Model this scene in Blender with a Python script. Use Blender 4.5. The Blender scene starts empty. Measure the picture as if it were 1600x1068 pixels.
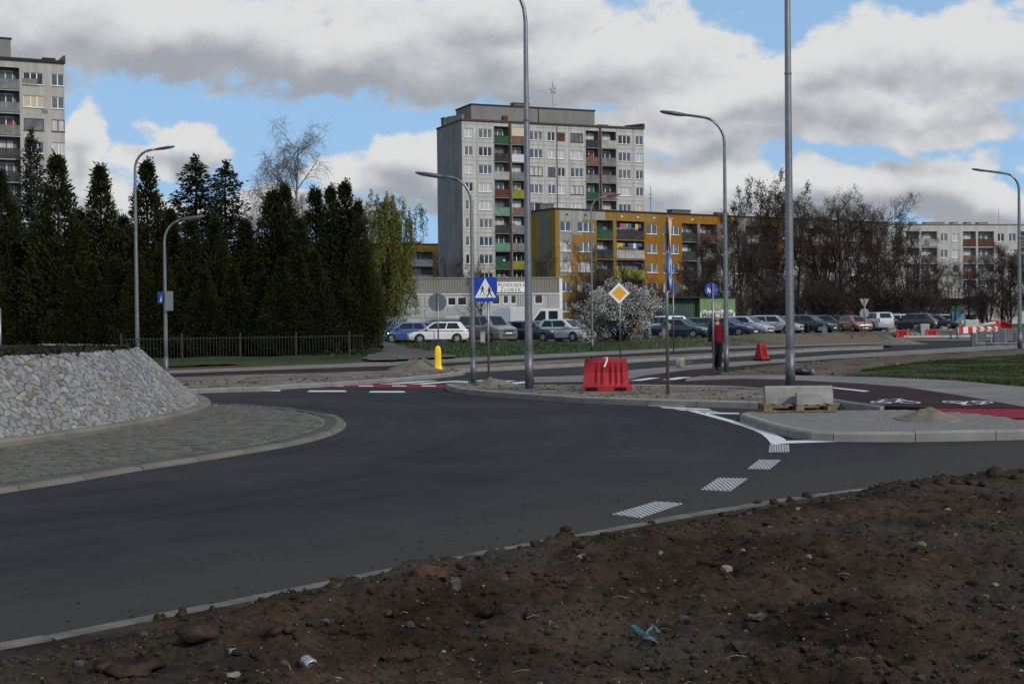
import bpy, bmesh, math, random
import numpy as np
from mathutils import Vector, Matrix, Euler
from mathutils.geometry import tessellate_polygon

C = bpy.context.scene
COL = C.collection
R = math.radians
rng = random.Random(7)

# ---------------------------------------------------------------- camera
F_PX = 1600 * 50 / 36            # a 50 mm lens on a 36 mm sensor, in pixels of the 1600 wide photograph
EYE = 1.7
PITCH, ROLL = R(0.8), R(-0.6)
cam = bpy.data.cameras.new('camera')
cam.lens = 50
cam.sensor_width = 36
cam.clip_end = 4000
cam_o = bpy.data.objects.new('camera', cam)
COL.objects.link(cam_o)
CAM_M = Matrix.Rotation(math.pi / 2 - PITCH, 3, 'X') @ Matrix.Rotation(ROLL, 3, 'Z')
cam_o.matrix_world = Matrix.Translation((0, 0, EYE)) @ CAM_M.to_4x4()
C.camera = cam_o
C.render.resolution_x, C.render.resolution_y = 1024, 683

# ---------------------------------------------------------------- light, sky, exposure
SUN_AZ, SUN_EL = R(138), R(34)   # azimuth from +y towards +x: the sun stands behind the camera's right shoulder
sun_dir = Vector((math.sin(SUN_AZ) * math.cos(SUN_EL), math.cos(SUN_AZ) * math.cos(SUN_EL), math.sin(SUN_EL)))
sun = bpy.data.lights.new('sun', 'SUN')
sun.energy = 2.6
sun.angle = R(7)
sun.color = (1.0, 0.95, 0.87)
sun_o = bpy.data.objects.new('sun', sun)
COL.objects.link(sun_o)
sun_o.rotation_euler = (-sun_dir).to_track_quat('-Z', 'Y').to_euler()
C.view_settings.view_transform = 'Standard'
C.view_settings.look = 'None'
C.view_settings.exposure = 0.0
C.view_settings.gamma = 1.0
C.view_settings.use_curve_mapping = False

def ray(px, py):
    """Direction of the line of sight through a pixel of the 1600 x 1068 photograph."""
    return CAM_M @ Vector(((px - 800) / F_PX, -(py - 534) / F_PX, -1))

def W(px, py, z=0.0):
    """The point of a level surface at height z seen at a pixel."""
    d = ray(px, py)
    t = (z - EYE) / d.z
    return Vector((d.x * t, d.y * t, z))

def at(px, dist, z=0.0, py=520):
    """The point at a distance along y, seen in a pixel column."""
    d = ray(px, py)
    return Vector((d.x / d.y * dist, dist, z))

def zat(py, px, dist):
    d = ray(px, py)
    return EYE + d.z / d.y * dist

# the sky
world = bpy.data.worlds.new('World')
C.world = world
world.use_nodes = True
wn, wl = world.node_tree.nodes, world.node_tree.links
wn.clear()

def node(nt, typ, **kw):
    n = nt.nodes.new(typ)
    for k, v in kw.items():
        if k.startswith('i_'):
            n.inputs[int(k[2:])].default_value = v
        else:
            setattr(n, k, v)
    return n

def azel(px, py):
    d = ray(px, py).normalized()
    return math.degrees(math.atan2(d.x, d.y)), math.degrees(math.asin(d.z))

# cumulus banks: centre pixel, half width, half height
BLOBS = [(30, 25, 340, 95), (330, 60, 320, 75), (560, 85, 250, 62), (760, 30, 300, 90), (800, 120, 260, 60),
         (960, 95, 250, 80), (1180, 140, 260, 52), (1290, 95, 90, 48), (1400, 85, 150, 66), (1530, 105, 130, 62), (1120, 195, 300, 48), (1400, 190, 240, 40),
         (125, 215, 55, 60), (300, 225, 66, 42), (235, 258, 80, 32), (90, 300, 120, 50), (200, 335, 120, 40),
         (645, 240, 75, 52), (600, 275, 110, 45), (690, 290, 140, 50), (1050, 265, 160, 45), (1480, 270, 120, 48), (1330, 285, 220, 38), (1570, 330, 150, 40),
         (1150, 325, 300, 40), (420, 330, 200, 30)]
g = bpy.data.node_groups.new('cloud_density', 'ShaderNodeTree')
g.interface.new_socket('Vector', in_out='INPUT', socket_type='NodeSocketVector')
g.interface.new_socket('Density', in_out='OUTPUT', socket_type='NodeSocketFloat')
gi, go = g.nodes.new('NodeGroupInput'), g.nodes.new('NodeGroupOutput')
acc = None
for (bx, by, hw, hh) in BLOBS:
    a0, e0 = azel(bx, by)
    k = F_PX * math.pi / 180
    sub = node(g, 'ShaderNodeVectorMath', operation='SUBTRACT', i_1=(a0, e0, 0))
    g.links.new(gi.outputs[0], sub.inputs[0])
    mul = node(g, 'ShaderNodeVectorMath', operation='MULTIPLY', i_1=(k / hw, k / hh, 0))
    g.links.new(sub.outputs[0], mul.inputs[0])
    ln = node(g, 'ShaderNodeVectorMath', operation='LENGTH')
    g.links.new(mul.outputs[0], ln.inputs[0])
    one = node(g, 'ShaderNodeMath', operation='SUBTRACT', i_0=1.0)
    g.links.new(ln.outputs['Value'], one.inputs[1])
    if acc is None:
        acc = one
    else:
        mx = node(g, 'ShaderNodeMath', operation='SMOOTH_MAX', i_2=0.35)
        g.links.new(acc.outputs[0], mx.inputs[0])
        g.links.new(one.outputs[0], mx.inputs[1])
        acc = mx
# beyond the banks in view the same kind of broken cumulus goes on all round
gn = node(g, 'ShaderNodeTexNoise', noise_dimensions='3D')
gn.inputs['Scale'].default_value = 0.055
gn.inputs['Detail'].default_value = 2
g.links.new(gi.outputs[0], gn.inputs['Vector'])
gen = node(g, 'ShaderNodeMapRange', i_1=0.35, i_2=0.65, i_3=-0.5, i_4=0.75)
g.links.new(gn.outputs[0], gen.inputs[0])
win = node(g, 'ShaderNodeVectorMath', operation='MULTIPLY', i_1=(1 / 26, 1 / 17, 0))
g.links.new(gi.outputs[0], win.inputs[0])
wlen = node(g, 'ShaderNodeVectorMath', operation='LENGTH')
g.links.new(win.outputs[0], wlen.inputs[0])
wm = node(g, 'ShaderNodeMapRange', i_1=0.85, i_2=1.15)
g.links.new(wlen.outputs['Value'], wm.inputs[0])
mixd = node(g, 'ShaderNodeMix', data_type='FLOAT')
g.links.new(wm.outputs[0], mixd.inputs[0])
g.links.new(acc.outputs[0], mixd.inputs[2])
g.links.new(gen.outputs[0], mixd.inputs[3])
g.links.new(mixd.outputs[0], go.inputs[0])

nt = world.node_tree
tc = node(nt, 'ShaderNodeTexCoord')
nrm = node(nt, 'ShaderNodeVectorMath', operation='NORMALIZE')
wl.new(tc.outputs['Generated'], nrm.inputs[0])
sep = node(nt, 'ShaderNodeSeparateXYZ')
wl.new(nrm.outputs[0], sep.inputs[0])
az = node(nt, 'ShaderNodeMath', operation='ARCTAN2')
wl.new(sep.outputs[0], az.inputs[0])
wl.new(sep.outputs[1], az.inputs[1])
el = node(nt, 'ShaderNodeMath', operation='ARCSINE')
wl.new(sep.outputs[2], el.inputs[0])
cmb = node(nt, 'ShaderNodeCombineXYZ')
wl.new(az.outputs[0], cmb.inputs[0])
wl.new(el.outputs[0], cmb.inputs[1])
deg = node(nt, 'ShaderNodeVectorMath', operation='SCALE')
deg.inputs['Scale'].default_value = 180 / math.pi
wl.new(cmb.outputs[0], deg.inputs[0])

def noise(vec, scale, detail, rough=0.55):
    n = node(nt, 'ShaderNodeTexNoise', noise_dimensions='3D')
    n.inputs['Scale'].default_value = scale
    n.inputs['Detail'].default_value = detail
    n.inputs['Roughness'].default_value = rough
    wl.new(vec, n.inputs['Vector'])
    return n

def density(vec, amp=0.40):
    """Bank shape plus billows at a direction (azimuth, elevation in degrees)."""
    w1 = noise(vec, 0.28, 3)
    s1 = node(nt, 'ShaderNodeVectorMath', operation='SUBTRACT', i_1=(0.5, 0.5, 0.5))
    wl.new(w1.outputs['Color'], s1.inputs[0])
    m1 = node(nt, 'ShaderNodeVectorMath', operation='MULTIPLY', i_1=(4.5, 2.6, 0))
    wl.new(s1.outputs[0], m1.inputs[0])
    a1 = node(nt, 'ShaderNodeVectorMath', operation='ADD')
    wl.new(vec, a1.inputs[0])
    wl.new(m1.outputs[0], a1.inputs[1])
    gg = node(nt, 'ShaderNodeGroup', node_tree=g)
    wl.new(a1.outputs[0], gg.inputs[0])
    stretch = node(nt, 'ShaderNodeVectorMath', operation='MULTIPLY', i_1=(0.8, 1.15, 1))
    wl.new(vec, stretch.inputs[0])
    b = noise(stretch.outputs[0], 0.5, 9, 0.62)
    bb = node(nt, 'ShaderNodeMapRange', i_1=0.25, i_2=0.75, i_3=-amp, i_4=amp)
    wl.new(b.outputs[0], bb.inputs[0])
    ad = node(nt, 'ShaderNodeMath', operation='ADD')
    wl.new(gg.outputs[0], ad.inputs[0])
    wl.new(bb.outputs[0], ad.inputs[1])
    return ad

d0 = density(deg.outputs[0])
up = node(nt, 'ShaderNodeVectorMath', operation='ADD', i_1=(0.35, 1.0, 0))      # towards the light: up and to the right
wl.new(deg.outputs[0], up.inputs[0])
d1 = density(up.outputs[0], 0.26)
dn = node(nt, 'ShaderNodeVectorMath', operation='ADD', i_1=(-0.35, -1.0, 0))
wl.new(deg.outputs[0], dn.inputs[0])
d2 = density(dn.outputs[0], 0.26)
dif = node(nt, 'ShaderNodeMath', operation='SUBTRACT')          # flat grey bases, white tops
wl.new(d1.outputs[0], dif.inputs[0])
wl.new(d2.outputs[0], dif.inputs[1])
mask = node(nt, 'ShaderNodeMapRange', interpolation_type='SMOOTHSTEP', i_1=-0.05, i_2=0.27)
wl.new(d0.outputs[0], mask.inputs[0])
thick = node(nt, 'ShaderNodeMapRange', interpolation_type='SMOOTHSTEP', i_1=-0.5, i_2=0.9)
wl.new(dif.outputs[0], thick.inputs[0])
tone = node(nt, 'ShaderNodeValToRGB')
tone.color_ramp.elements[0].position = 0.0
tone.color_ramp.elements[0].color = (0.72, 0.722, 0.728, 1)
tone.color_ramp.elements[1].position = 1.0
tone.color_ramp.elements[1].color = (0.35, 0.376, 0.415, 1)
e = tone.color_ramp.elements.new(0.45)
e.color = (0.55, 0.565, 0.588, 1)
wl.new(thick.outputs[0], tone.inputs[0])
sky = node(nt, 'ShaderNodeTexSky', sky_type='NISHITA', sun_disc=False)
sky.sun_elevation = SUN_EL
sky.sun_rotation = SUN_AZ
sky.altitude = 100
sky.air_density = 1.0
sky.dust_density = 0.4
sky.ozone_density = 2.0
SKY_STRENGTH = 0.09
sc_ = node(nt, 'ShaderNodeVectorMath', operation='SCALE')      # cloud brightness in the units of the sky texture
sc_.inputs['Scale'].default_value = 1 / SKY_STRENGTH
wl.new(tone.outputs[0], sc_.inputs[0])
# thin high veil that pales the blue towards the horizon
veil = node(nt, 'ShaderNodeMapRange', i_1=1.5, i_2=16.0, i_3=0.9, i_4=0.7)
eld = node(nt, 'ShaderNodeSeparateXYZ')
wl.new(deg.outputs[0], eld.inputs[0])
wl.new(eld.outputs[1], veil.inputs[0])
vm = node(nt, 'ShaderNodeMix', data_type='RGBA')
wl.new(veil.outputs[0], vm.inputs[0])
wl.new(sky.outputs[0], vm.inputs[6])
vm.inputs[7].default_value = (0.32 / SKY_STRENGTH, 0.54 / SKY_STRENGTH, 0.83 / SKY_STRENGTH, 1)
mixc = node(nt, 'ShaderNodeMix', data_type='RGBA')
wl.new(mask.outputs[0], mixc.inputs[0])
wl.new(vm.outputs[2], mixc.inputs[6])
wl.new(sc_.outputs[0], mixc.inputs[7])
bg = node(nt, 'ShaderNodeBackground')
bg.inputs[1].default_value = SKY_STRENGTH
wl.new(mixc.outputs[2], bg.inputs[0])
wo = node(nt, 'ShaderNodeOutputWorld')
wl.new(bg.outputs[0], wo.inputs[0])

# ---------------------------------------------------------------- helpers
def thing(name, label, cat, loc=(0, 0, 0), rz=0.0, group=None, scale=None):
    o = bpy.data.objects.new(name, None)
    COL.objects.link(o)
    o.location = loc
    o.rotation_euler = (0, 0, rz)
    if scale is not None:
        o.scale = scale if hasattr(scale, '__len__') else (scale,) * 3
    o.empty_display_size = 0.2
    return tag(o, label, cat, group)

def tag(o, label=None, cat=None, group=None, kind=None):
    for k, v in (('label', label), ('category', cat), ('group', group), ('kind', kind)):
        if v:
            o[k] = v
    return o

def link(name, me, parent=None, loc=(0, 0, 0), rot=(0, 0, 0), scale=(1, 1, 1), kind=None):
    o = bpy.data.objects.new(name, me)
    COL.objects.link(o)
    o.parent = parent
    o.location, o.rotation_euler, o.scale = loc, rot, scale
    if kind:
        o['kind'] = kind
    return o

KIDS = {}
def copy_tree(o, parent=None, kids=None):
    """Copies a thing with its parts and their sub-parts."""
    if kids is None:
        kids = {}
        for x in COL.objects:
            if x.parent:
                kids.setdefault(x.parent, []).append(x)
    c = o.copy()
    COL.objects.link(c)
    c.parent = parent
    for ch in kids.get(o, ()):
        copy_tree(ch, c, kids)
    return c

class MB:
    """Collects faces and builds ONE mesh."""
    def __init__(s):
        s.v, s.f, s.m = [], [], []
    def face(s, pts, m=0):
        b = len(s.v)
        s.v.extend([tuple(p) for p in pts])
        s.f.append(tuple(range(b, b + len(pts))))
        s.m.append(m)
    def add(s, vs, fs, m=0):
        b = len(s.v)
        s.v.extend([tuple(p) for p in vs])
        for f in fs:
            s.f.append(tuple(i + b for i in f))
            s.m.append(m)
    def box(s, x0, x1, y0, y1, z0, z1, m=0):
        s.add([(x0, y0, z0), (x1, y0, z0), (x1, y1, z0), (x0, y1, z0), (x0, y0, z1), (x1, y0, z1), (x1, y1, z1), (x0, y1, z1)],
              [(0, 3, 2, 1), (4, 5, 6, 7), (0, 1, 5, 4), (1, 2, 6, 5), (2, 3, 7, 6), (3, 0, 4, 7)], m)
    def cbox(s, x0, x1, y0, y1, z0, z1, c=0.02, m=0):
        """Box with chamfered upper and upright edges."""
        def ring(x0, x1, y0, y1, z, k):
            return [(x0 + k, y0, z), (x1 - k, y0, z), (x1, y0 + k, z), (x1, y1 - k, z), (x1 - k, y1, z), (x0 + k, y1, z), (x0, y1 - k, z), (x0, y0 + k, z)]
        r = [ring(x0, x1, y0, y1, z0, c), ring(x0, x1, y0, y1, z1 - c, c), ring(x0 + c, x1 - c, y0 + c, y1 - c, z1, c)]
        s.loft(r, True, True, m)
    def loft(s, rings, cap0=False, cap1=False, m=0, closed=True):
        n = len(rings[0])
        vs = [p for r in rings for p in r]
        fs = []
        for k in range(len(rings) - 1):
            for i in range(n if closed else n - 1):
                j = (i + 1) % n
                fs.append((k * n + i, k * n + j, (k + 1) * n + j, (k + 1) * n + i))
        if cap0:
            fs.append(tuple(range(n - 1, -1, -1)))
        if cap1:
            fs.append(tuple((len(rings) - 1) * n + i for i in range(n)))
        s.add(vs, fs, m)
    def tube(s, path, radii, n=8, m=0, caps=True):
        path = [Vector(p) for p in path]
        if not hasattr(radii, '__len__'):
            radii = [radii] * len(path)
        rings = []
        for i, p in enumerate(path):
            t = (path[min(i + 1, len(path) - 1)] - path[max(i - 1, 0)])
            if t.length < 1e-9:
                t = Vector((0, 0, 1))
            t.normalize()
            a = Vector((1, 0, 0)) if abs(t.x) < 0.8 else Vector((0, 1, 0))
            u = t.cross(a).normalized()
            w = t.cross(u)
            rings.append([p + (u * math.cos(2 * math.pi * k / n) + w * math.sin(2 * math.pi * k / n)) * radii[i] for k in range(n)])
        s.loft(rings, caps, caps, m)
    def lathe(s, prof, n=16, m=0, axis='z', at_=(0, 0, 0), caps=True):
        rings = []
        for (r, h) in prof:
            ring = []
            for k in range(n):
                a = 2 * math.pi * k / n
                c, d = r * math.cos(a), r * math.sin(a)
                p = {'z': (c, d, h), 'y': (c, h, d), 'x': (h, c, d)}[axis]
                ring.append((p[0] + at_[0], p[1] + at_[1], p[2] + at_[2]))
            rings.append(ring)
        s.loft(rings, caps, caps, m)
    def disc(s, r, n, y0, y1, m=0, cx=0, cz=0):
        s.lathe([(r, y0), (r, y1)], n, m, 'y', (cx, 0, cz))
    def prism(s, poly, z0, z1, m=0, mtop=None):
        """Upright prism over a plan outline, concave outlines allowed."""
        n = len(poly)
        p0 = [Vector((p[0], p[1], 0)) for p in poly]
        area = sum(p0[i].x * p0[(i + 1) % n].y - p0[(i + 1) % n].x * p0[i].y for i in range(n))
        if area < 0:
            p0.reverse()
        s.loft([[(p.x, p.y, z0) for p in p0], [(p.x, p.y, z1) for p in p0]], m=m)
        tris = tessellate_polygon([p0])
        vs = [(p.x, p.y, z1) for p in p0]
        fs = []
        for t in tris:
            a, b, c = (p0[i] for i in t)
            cr = (b - a).cross(c - a).z
            fs.append(tuple(t) if cr > 0 else tuple(reversed(t)))
        s.add(vs, fs, m if mtop is None else mtop)
    def mesh(s, name, mats, smooth=False):
        me = bpy.data.meshes.new(name)
        me.from_pydata(s.v, [], s.f)
        for mt in (mats if isinstance(mats, (list, tuple)) else [mats]):
            me.materials.append(mt)
        if len(s.f):
            me.polygons.foreach_set('material_index', s.m)
            if smooth:
                me.polygons.foreach_set('use_smooth', [True] * len(s.f))
        me.update()
        return me
    def build(s, name, mats, parent=None, smooth=False, **kw):
        return link(name, s.mesh(name, mats, smooth), parent, **kw)

def smooth_by_angle(me, ang=35):
    me.polygons.foreach_set('use_smooth', [True] * len(me.polygons))
    bm = bmesh.new()
    bm.from_mesh(me)
    bmesh.ops.remove_doubles(bm, verts=bm.verts, dist=1e-4)
    for ed in bm.edges:
        if len(ed.link_faces) == 2 and ed.calc_face_angle(0) > R(ang):
            ed.smooth = False
    bm.to_mesh(me)
    bm.free()
    return me

# ---------------------------------------------------------------- materials
MATS = {}
def mat(name, col, rough=0.7, var=0.15, scale=3.0, bump=0.0, bscale=40.0, metal=0.0, spec=0.5, col2=None, coat=0.0, thr=(0.35, 0.65), detail=5, island=0.0, stretch=None):
    """Principled surface whose colour wanders between col and col2 (or a lighter / darker col)."""
    if name in MATS:
        return MATS[name]
    m = bpy.data.materials.new(name)
    m.use_nodes = True
    t = m.node_tree
    b = t.nodes['Principled BSDF']
    b.inputs['Roughness'].default_value = rough
    b.inputs['Metallic'].default_value = metal
    b.inputs['Specular IOR Level'].default_value = min(spec, 0.12) if rough >= 0.8 else spec
    b.inputs['Coat Weight'].default_value = coat
    if col2 is None:
        c1 = tuple(max(0, c * (1 - var)) for c in col)
        c2 = tuple(min(1, c * (1 + var)) for c in col)
    else:
        c1, c2 = col, col2
    tcn = t.nodes.new('ShaderNodeTexCoord')
    vec = tcn.outputs['Object']
    if stretch:
        mp = t.nodes.new('ShaderNodeMapping')
        mp.inputs['Scale'].default_value = stretch
        t.links.new(vec, mp.inputs[0])
        vec = mp.outputs[0]
    n = t.nodes.new('ShaderNodeTexNoise')
    n.inputs['Scale'].default_value = scale
    n.inputs['Detail'].default_value = detail
    n.inputs['Roughness'].default_value = 0.6
    t.links.new(vec, n.inputs['Vector'])
    mr = t.nodes.new('ShaderNodeMapRange')
    mr.inputs[1].default_value, mr.inputs[2].default_value = thr
    t.links.new(n.outputs[0], mr.inputs[0])
    fac = mr.outputs[0]
    if island:
        gm = t.nodes.new('ShaderNodeNewGeometry')
        mx = t.nodes.new('ShaderNodeMix')
        mx.inputs[0].default_value = island
        t.links.new(fac, mx.inputs[2])
        t.links.new(gm.outputs['Random Per Island'], mx.inputs[3])
        fac = mx.outputs[0]
    mc = t.nodes.new('ShaderNodeMix')
    mc.data_type = 'RGBA'
    mc.inputs[6].default_value = (*c1, 1)
    mc.inputs[7].default_value = (*c2, 1)
    t.links.new(fac, mc.inputs[0])
    t.links.new(mc.outputs[2], b.inputs['Base Color'])
    if bump:
        bn = t.nodes.new('ShaderNodeTexNoise')
        bn.inputs['Scale'].default_value = bscale
        bn.inputs['Detail'].default_value = 4
        t.links.new(tcn.outputs['Object'], bn.inputs['Vector'])
        bp = t.nodes.new('ShaderNodeBump')
        bp.inputs['Strength'].default_value = bump
        bp.inputs['Distance'].default_value = 0.02
        t.links.new(bn.outputs[0], bp.inputs['Height'])
        t.links.new(bp.outputs[0], b.inputs['Normal'])
    MATS[name] = m
    return m

STEEL = mat('galvanised_steel', (0.21, 0.217, 0.232), 0.42, 0.12, 6, metal=0.75)
STEEL_DARK = mat('weathered_steel_foot', (0.13, 0.135, 0.15), 0.5, 0.2, 6, metal=0.6)
LAMP_GREY = mat('lamp_head_grey', (0.055, 0.06, 0.07), 0.45, 0.1)
LENS = mat('lamp_lens', (0.35, 0.37, 0.4), 0.2, 0.05)
SIGN_BACK = mat('sign_back_grey', (0.11, 0.125, 0.145), 0.55, 0.08, metal=0.3)
BLUE = mat('sign_blue', (0.006, 0.045, 0.36), 0.4, 0.06)
WHITE = mat('sign_white', (0.72, 0.73, 0.74), 0.4, 0.04)
BLACK = mat('sign_black', (0.012, 0.012, 0.013), 0.5, 0.1)
YELLOW = mat('sign_yellow', (0.72, 0.36, 0.012), 0.42, 0.06)
CREAM = mat('sign_faded_yellow', (0.72, 0.5, 0.27), 0.5, 0.06)
BOLLARD_YELLOW = mat('bollard_yellow', (0.86, 0.55, 0.006), 0.42, 0.06)
RED = mat('sign_red', (0.55, 0.02, 0.02), 0.45, 0.08)
BARRIER_RED = mat('barrier_red_plastic', (0.31, 0.011, 0.018), 0.6, 0.2, 2.5, spec=0.4, bump=0.05, bscale=15)
CONCRETE = mat('kerb_concrete', (0.20, 0.194, 0.18), 0.88, 0.22, 2.2, bump=0.25, bscale=60, island=0.35)
CONCRETE_PALE = mat('pale_concrete', (0.40, 0.39, 0.36), 0.9, 0.18, 2.0, bump=0.2, bscale=50)
RUBBER = mat('rubber', (0.013, 0.013, 0.014), 0.8, 0.2)
WOOD = mat('pallet_wood', (0.20, 0.14, 0.085), 0.8, 0.3, 6, bump=0.2)
PAINT = mat('road_paint', (0.47, 0.478, 0.485), 0.7, 0.16, 9, bump=0.15, bscale=150, thr=(0.2, 0.6))
# ================================================================ THE SETTING
ASPH_C = Vector((-14.4, 22.4, 0))     # centre of the roundabout

def asphalt_material():
    m = bpy.data.materials.new('asphalt')
    m.use_nodes = True
    t = m.node_tree
    L = t.links.new
    b = t.nodes['Principled BSDF']
    tcn = node(t, 'ShaderNodeTexCoord')
    P = tcn.outputs['Object']
    base = node(t, 'ShaderNodeTexNoise'); base.inputs['Scale'].default_value = 0.55; base.inputs['Detail'].default_value = 9; base.inputs['Roughness'].default_value = 0.68
    L(P, base.inputs['Vector'])
    grain = node(t, 'ShaderNodeTexNoise'); grain.inputs['Scale'].default_value = 85; grain.inputs['Detail'].default_value = 3
    L(P, grain.inputs['Vector'])
    c0 = node(t, 'ShaderNodeMix', data_type='RGBA'); c0.inputs[6].default_value = (0.0195, 0.0212, 0.0238, 1); c0.inputs[7].default_value = (0.0305, 0.0322, 0.0352, 1)  # extra dark base: cloud shade over the foreground is put into the colour
    mr = node(t, 'ShaderNodeMapRange', i_1=0.3, i_2=0.7); L(base.outputs[0], mr.inputs[0]); L(mr.outputs[0], c0.inputs[0])
    c1 = node(t, 'ShaderNodeMix', data_type='RGBA', blend_type='MULTIPLY'); c1.inputs[0].default_value = 1.0
    gr = node(t, 'ShaderNodeMapRange', i_1=0.3, i_2=0.7, i_3=0.5, i_4=1.5); L(grain.outputs[0], gr.inputs[0])
    L(c0.outputs[2], c1.inputs[6]); L(gr.outputs[0], c1.inputs[7])
    # tyre tracks that bend round the island: noise laid out by distance from the centre and by turning angle
    off = node(t, 'ShaderNodeVectorMath', operation='SUBTRACT', i_1=tuple(ASPH_C)); L(P, off.inputs[0])
    ln = node(t, 'ShaderNodeVectorMath', operation='LENGTH'); L(off.outputs[0], ln.inputs[0])
    sp = node(t, 'ShaderNodeSeparateXYZ'); L(off.outputs[0], sp.inputs[0])
    an = node(t, 'ShaderNodeMath', operation='ARCTAN2'); L(sp.outputs[1], an.inputs[0]); L(sp.outputs[0], an.inputs[1])
    cb = node(t, 'ShaderNodeCombineXYZ'); L(ln.outputs['Value'], cb.inputs[0]); L(an.outputs[0], cb.inputs[1])
    st = node(t, 'ShaderNodeVectorMath', operation='MULTIPLY', i_1=(2.2, 0.9, 1)); L(cb.outputs[0], st.inputs[0])
    tr = node(t, 'ShaderNodeTexNoise'); tr.inputs['Scale'].default_value = 1.0; tr.inputs['Detail'].default_value = 3; L(st.outputs[0], tr.inputs['Vector'])
    tm = node(t, 'ShaderNodeMapRange', i_1=0.42, i_2=0.68, i_3=1.05, i_4=0.78); L(tr.outputs[0], tm.inputs[0])
    c2 = node(t, 'ShaderNodeMix', data_type='RGBA', blend_type='MULTIPLY'); c2.inputs[0].default_value = 1.0
    L(c1.outputs[2], c2.inputs[6]); L(tm.outputs[0], c2.inputs[7])
    # sandy dust swept up along the verge of the dug-up soil
    a, bb = W(0, 1010), W(1300, 770)
    d = (bb - a).normalized(); n = Vector((-d.y, d.x, 0))
    dot = node(t, 'ShaderNodeVectorMath', operation='DOT_PRODUCT', i_1=tuple(n)); L(P, dot.inputs[0])
    dn = node(t, 'ShaderNodeTexNoise'); dn.inputs['Scale'].default_value = 0.8; dn.inputs['Detail'].default_value = 7; dn.inputs['Roughness'].default_value = 0.7; L(P, dn.inputs['Vector'])
    add = node(t, 'ShaderNodeMath', operation='MULTIPLY_ADD', i_1=-3.4, i_2=1.6); L(dn.outputs[0], add.inputs[0])
    dd = node(t, 'ShaderNodeMath', operation='ADD'); L(dot.outputs['Value'], dd.inputs[0]); L(add.outputs[0], dd.inputs[1])
    k = a.dot(n)
    dm = node(t, 'ShaderNodeMapRange', interpolation_type='SMOOTHSTEP', i_1=k + 0.1, i_2=k + 3.0, i_3=0.62, i_4=0.0); L(dd.outputs[0], dm.inputs[0])
    # the same pale dust in smears elsewhere
    sn = node(t, 'ShaderNodeTexNoise'); sn.inputs['Scale'].default_value = 0.16; sn.inputs['Detail'].default_value = 8; sn.inputs['Roughness'].default_value = 0.65; L(P, sn.inputs['Vector'])
    sm = node(t, 'ShaderNodeMapRange', i_1=0.47, i_2=0.75, i_3=0.0, i_4=0.6); L(sn.outputs[0], sm.inputs[0])
    mxx = node(t, 'ShaderNodeMath', operation='MAXIMUM'); L(dm.outputs[0], mxx.inputs[0]); L(sm.outputs[0], mxx.inputs[1])
    c3 = node(t, 'ShaderNodeMix', data_type='RGBA'); c3.inputs[7].default_value = (0.052, 0.046, 0.038, 1)
    L(mxx.outputs[0], c3.inputs[0]); L(c2.outputs[2], c3.inputs[6])
    L(c3.outputs[2], b.inputs['Base Color'])
    b.inputs['Roughness'].default_value = 0.85
    b.inputs['Specular IOR Level'].default_value = 0.07
    bp = node(t, 'ShaderNodeBump'); bp.inputs['Strength'].default_value = 0.5; bp.inputs['Distance'].default_value = 0.006
    L(grain.outputs[0], bp.inputs['Height']); L(bp.outputs[0], b.inputs['Normal'])
    return m

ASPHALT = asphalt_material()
EARTH = mat('bare_earth', (0.058, 0.043, 0.032), 0.95, 0.3, 1.2, bump=0.5, bscale=8, col2=(0.105, 0.082, 0.06))
SAND = mat('dirty_sand', (0.092, 0.078, 0.062), 0.95, 0.25, 0.9, bump=0.6, bscale=12, col2=(0.17, 0.152, 0.122), thr=(0.4, 0.62), detail=8)
PATH_RED = mat('cycle_path_red_asphalt', (0.026, 0.0118, 0.0135), 0.9, 0.25, 0.8, bump=0.2, bscale=80, spec=0.25)
CROSS_RED = mat('red_crossing_paint', (0.165, 0.012, 0.020), 0.8, 0.2, 3, bump=0.2, bscale=90)
LOT = mat('old_car_park_asphalt', (0.075, 0.073, 0.07), 0.9, 0.25, 0.5)
GRASSY = mat('grass_soil', (0.020, 0.036, 0.010), 0.95, 0.3, 0.5, col2=(0.05, 0.052, 0.022), bump=0.5, bscale=6)
BRICK_EDGE = mat('rust_red_edging', (0.085, 0.034, 0.02), 0.9, 0.25, 2)

def paving_material():
    m = bpy.data.materials.new('grey_paving')
    m.use_nodes = True
    t = m.node_tree
    b = t.nodes['Principled BSDF']
    tcn = node(t, 'ShaderNodeTexCoord')
    br = node(t, 'ShaderNodeTexBrick')
    br.inputs['Scale'].default_value = 5.0
    br.inputs['Color1'].default_value = (0.205, 0.20, 0.187, 1)
    br.inputs['Color2'].default_value = (0.155, 0.152, 0.146, 1)
    br.inputs['Mortar'].default_value = (0.14, 0.13, 0.115, 1)
    br.inputs['Mortar Size'].default_value = 0.03
    mp = node(t, 'ShaderNodeMapping'); mp.inputs['Rotation'].default_value = (0, 0, R(24))
    t.links.new(tcn.outputs['Object'], mp.inputs[0]); t.links.new(mp.outputs[0], br.inputs['Vector'])
    n = node(t, 'ShaderNodeTexNoise'); n.inputs['Scale'].default_value = 0.6; n.inputs['Detail'].default_value = 7
    t.links.new(tcn.outputs['Object'], n.inputs['Vector'])
    mr = node(t, 'ShaderNodeMapRange', i_1=0.3, i_2=0.7, i_3=0.72, i_4=1.1); t.links.new(n.outputs[0], mr.inputs[0])
    mx = node(t, 'ShaderNodeMix', data_type='RGBA', blend_type='MULTIPLY'); mx.inputs[0].default_value = 1
    t.links.new(br.outputs[0], mx.inputs[6]); t.links.new(mr.outputs[0], mx.inputs[7])
    t.links.new(mx.outputs[2], b.inputs['Base Color'])
    b.inputs['Roughness'].default_value = 0.9
    b.inputs['Specular IOR Level'].default_value = 0.1
    return m
PAVING = paving_material()

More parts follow.
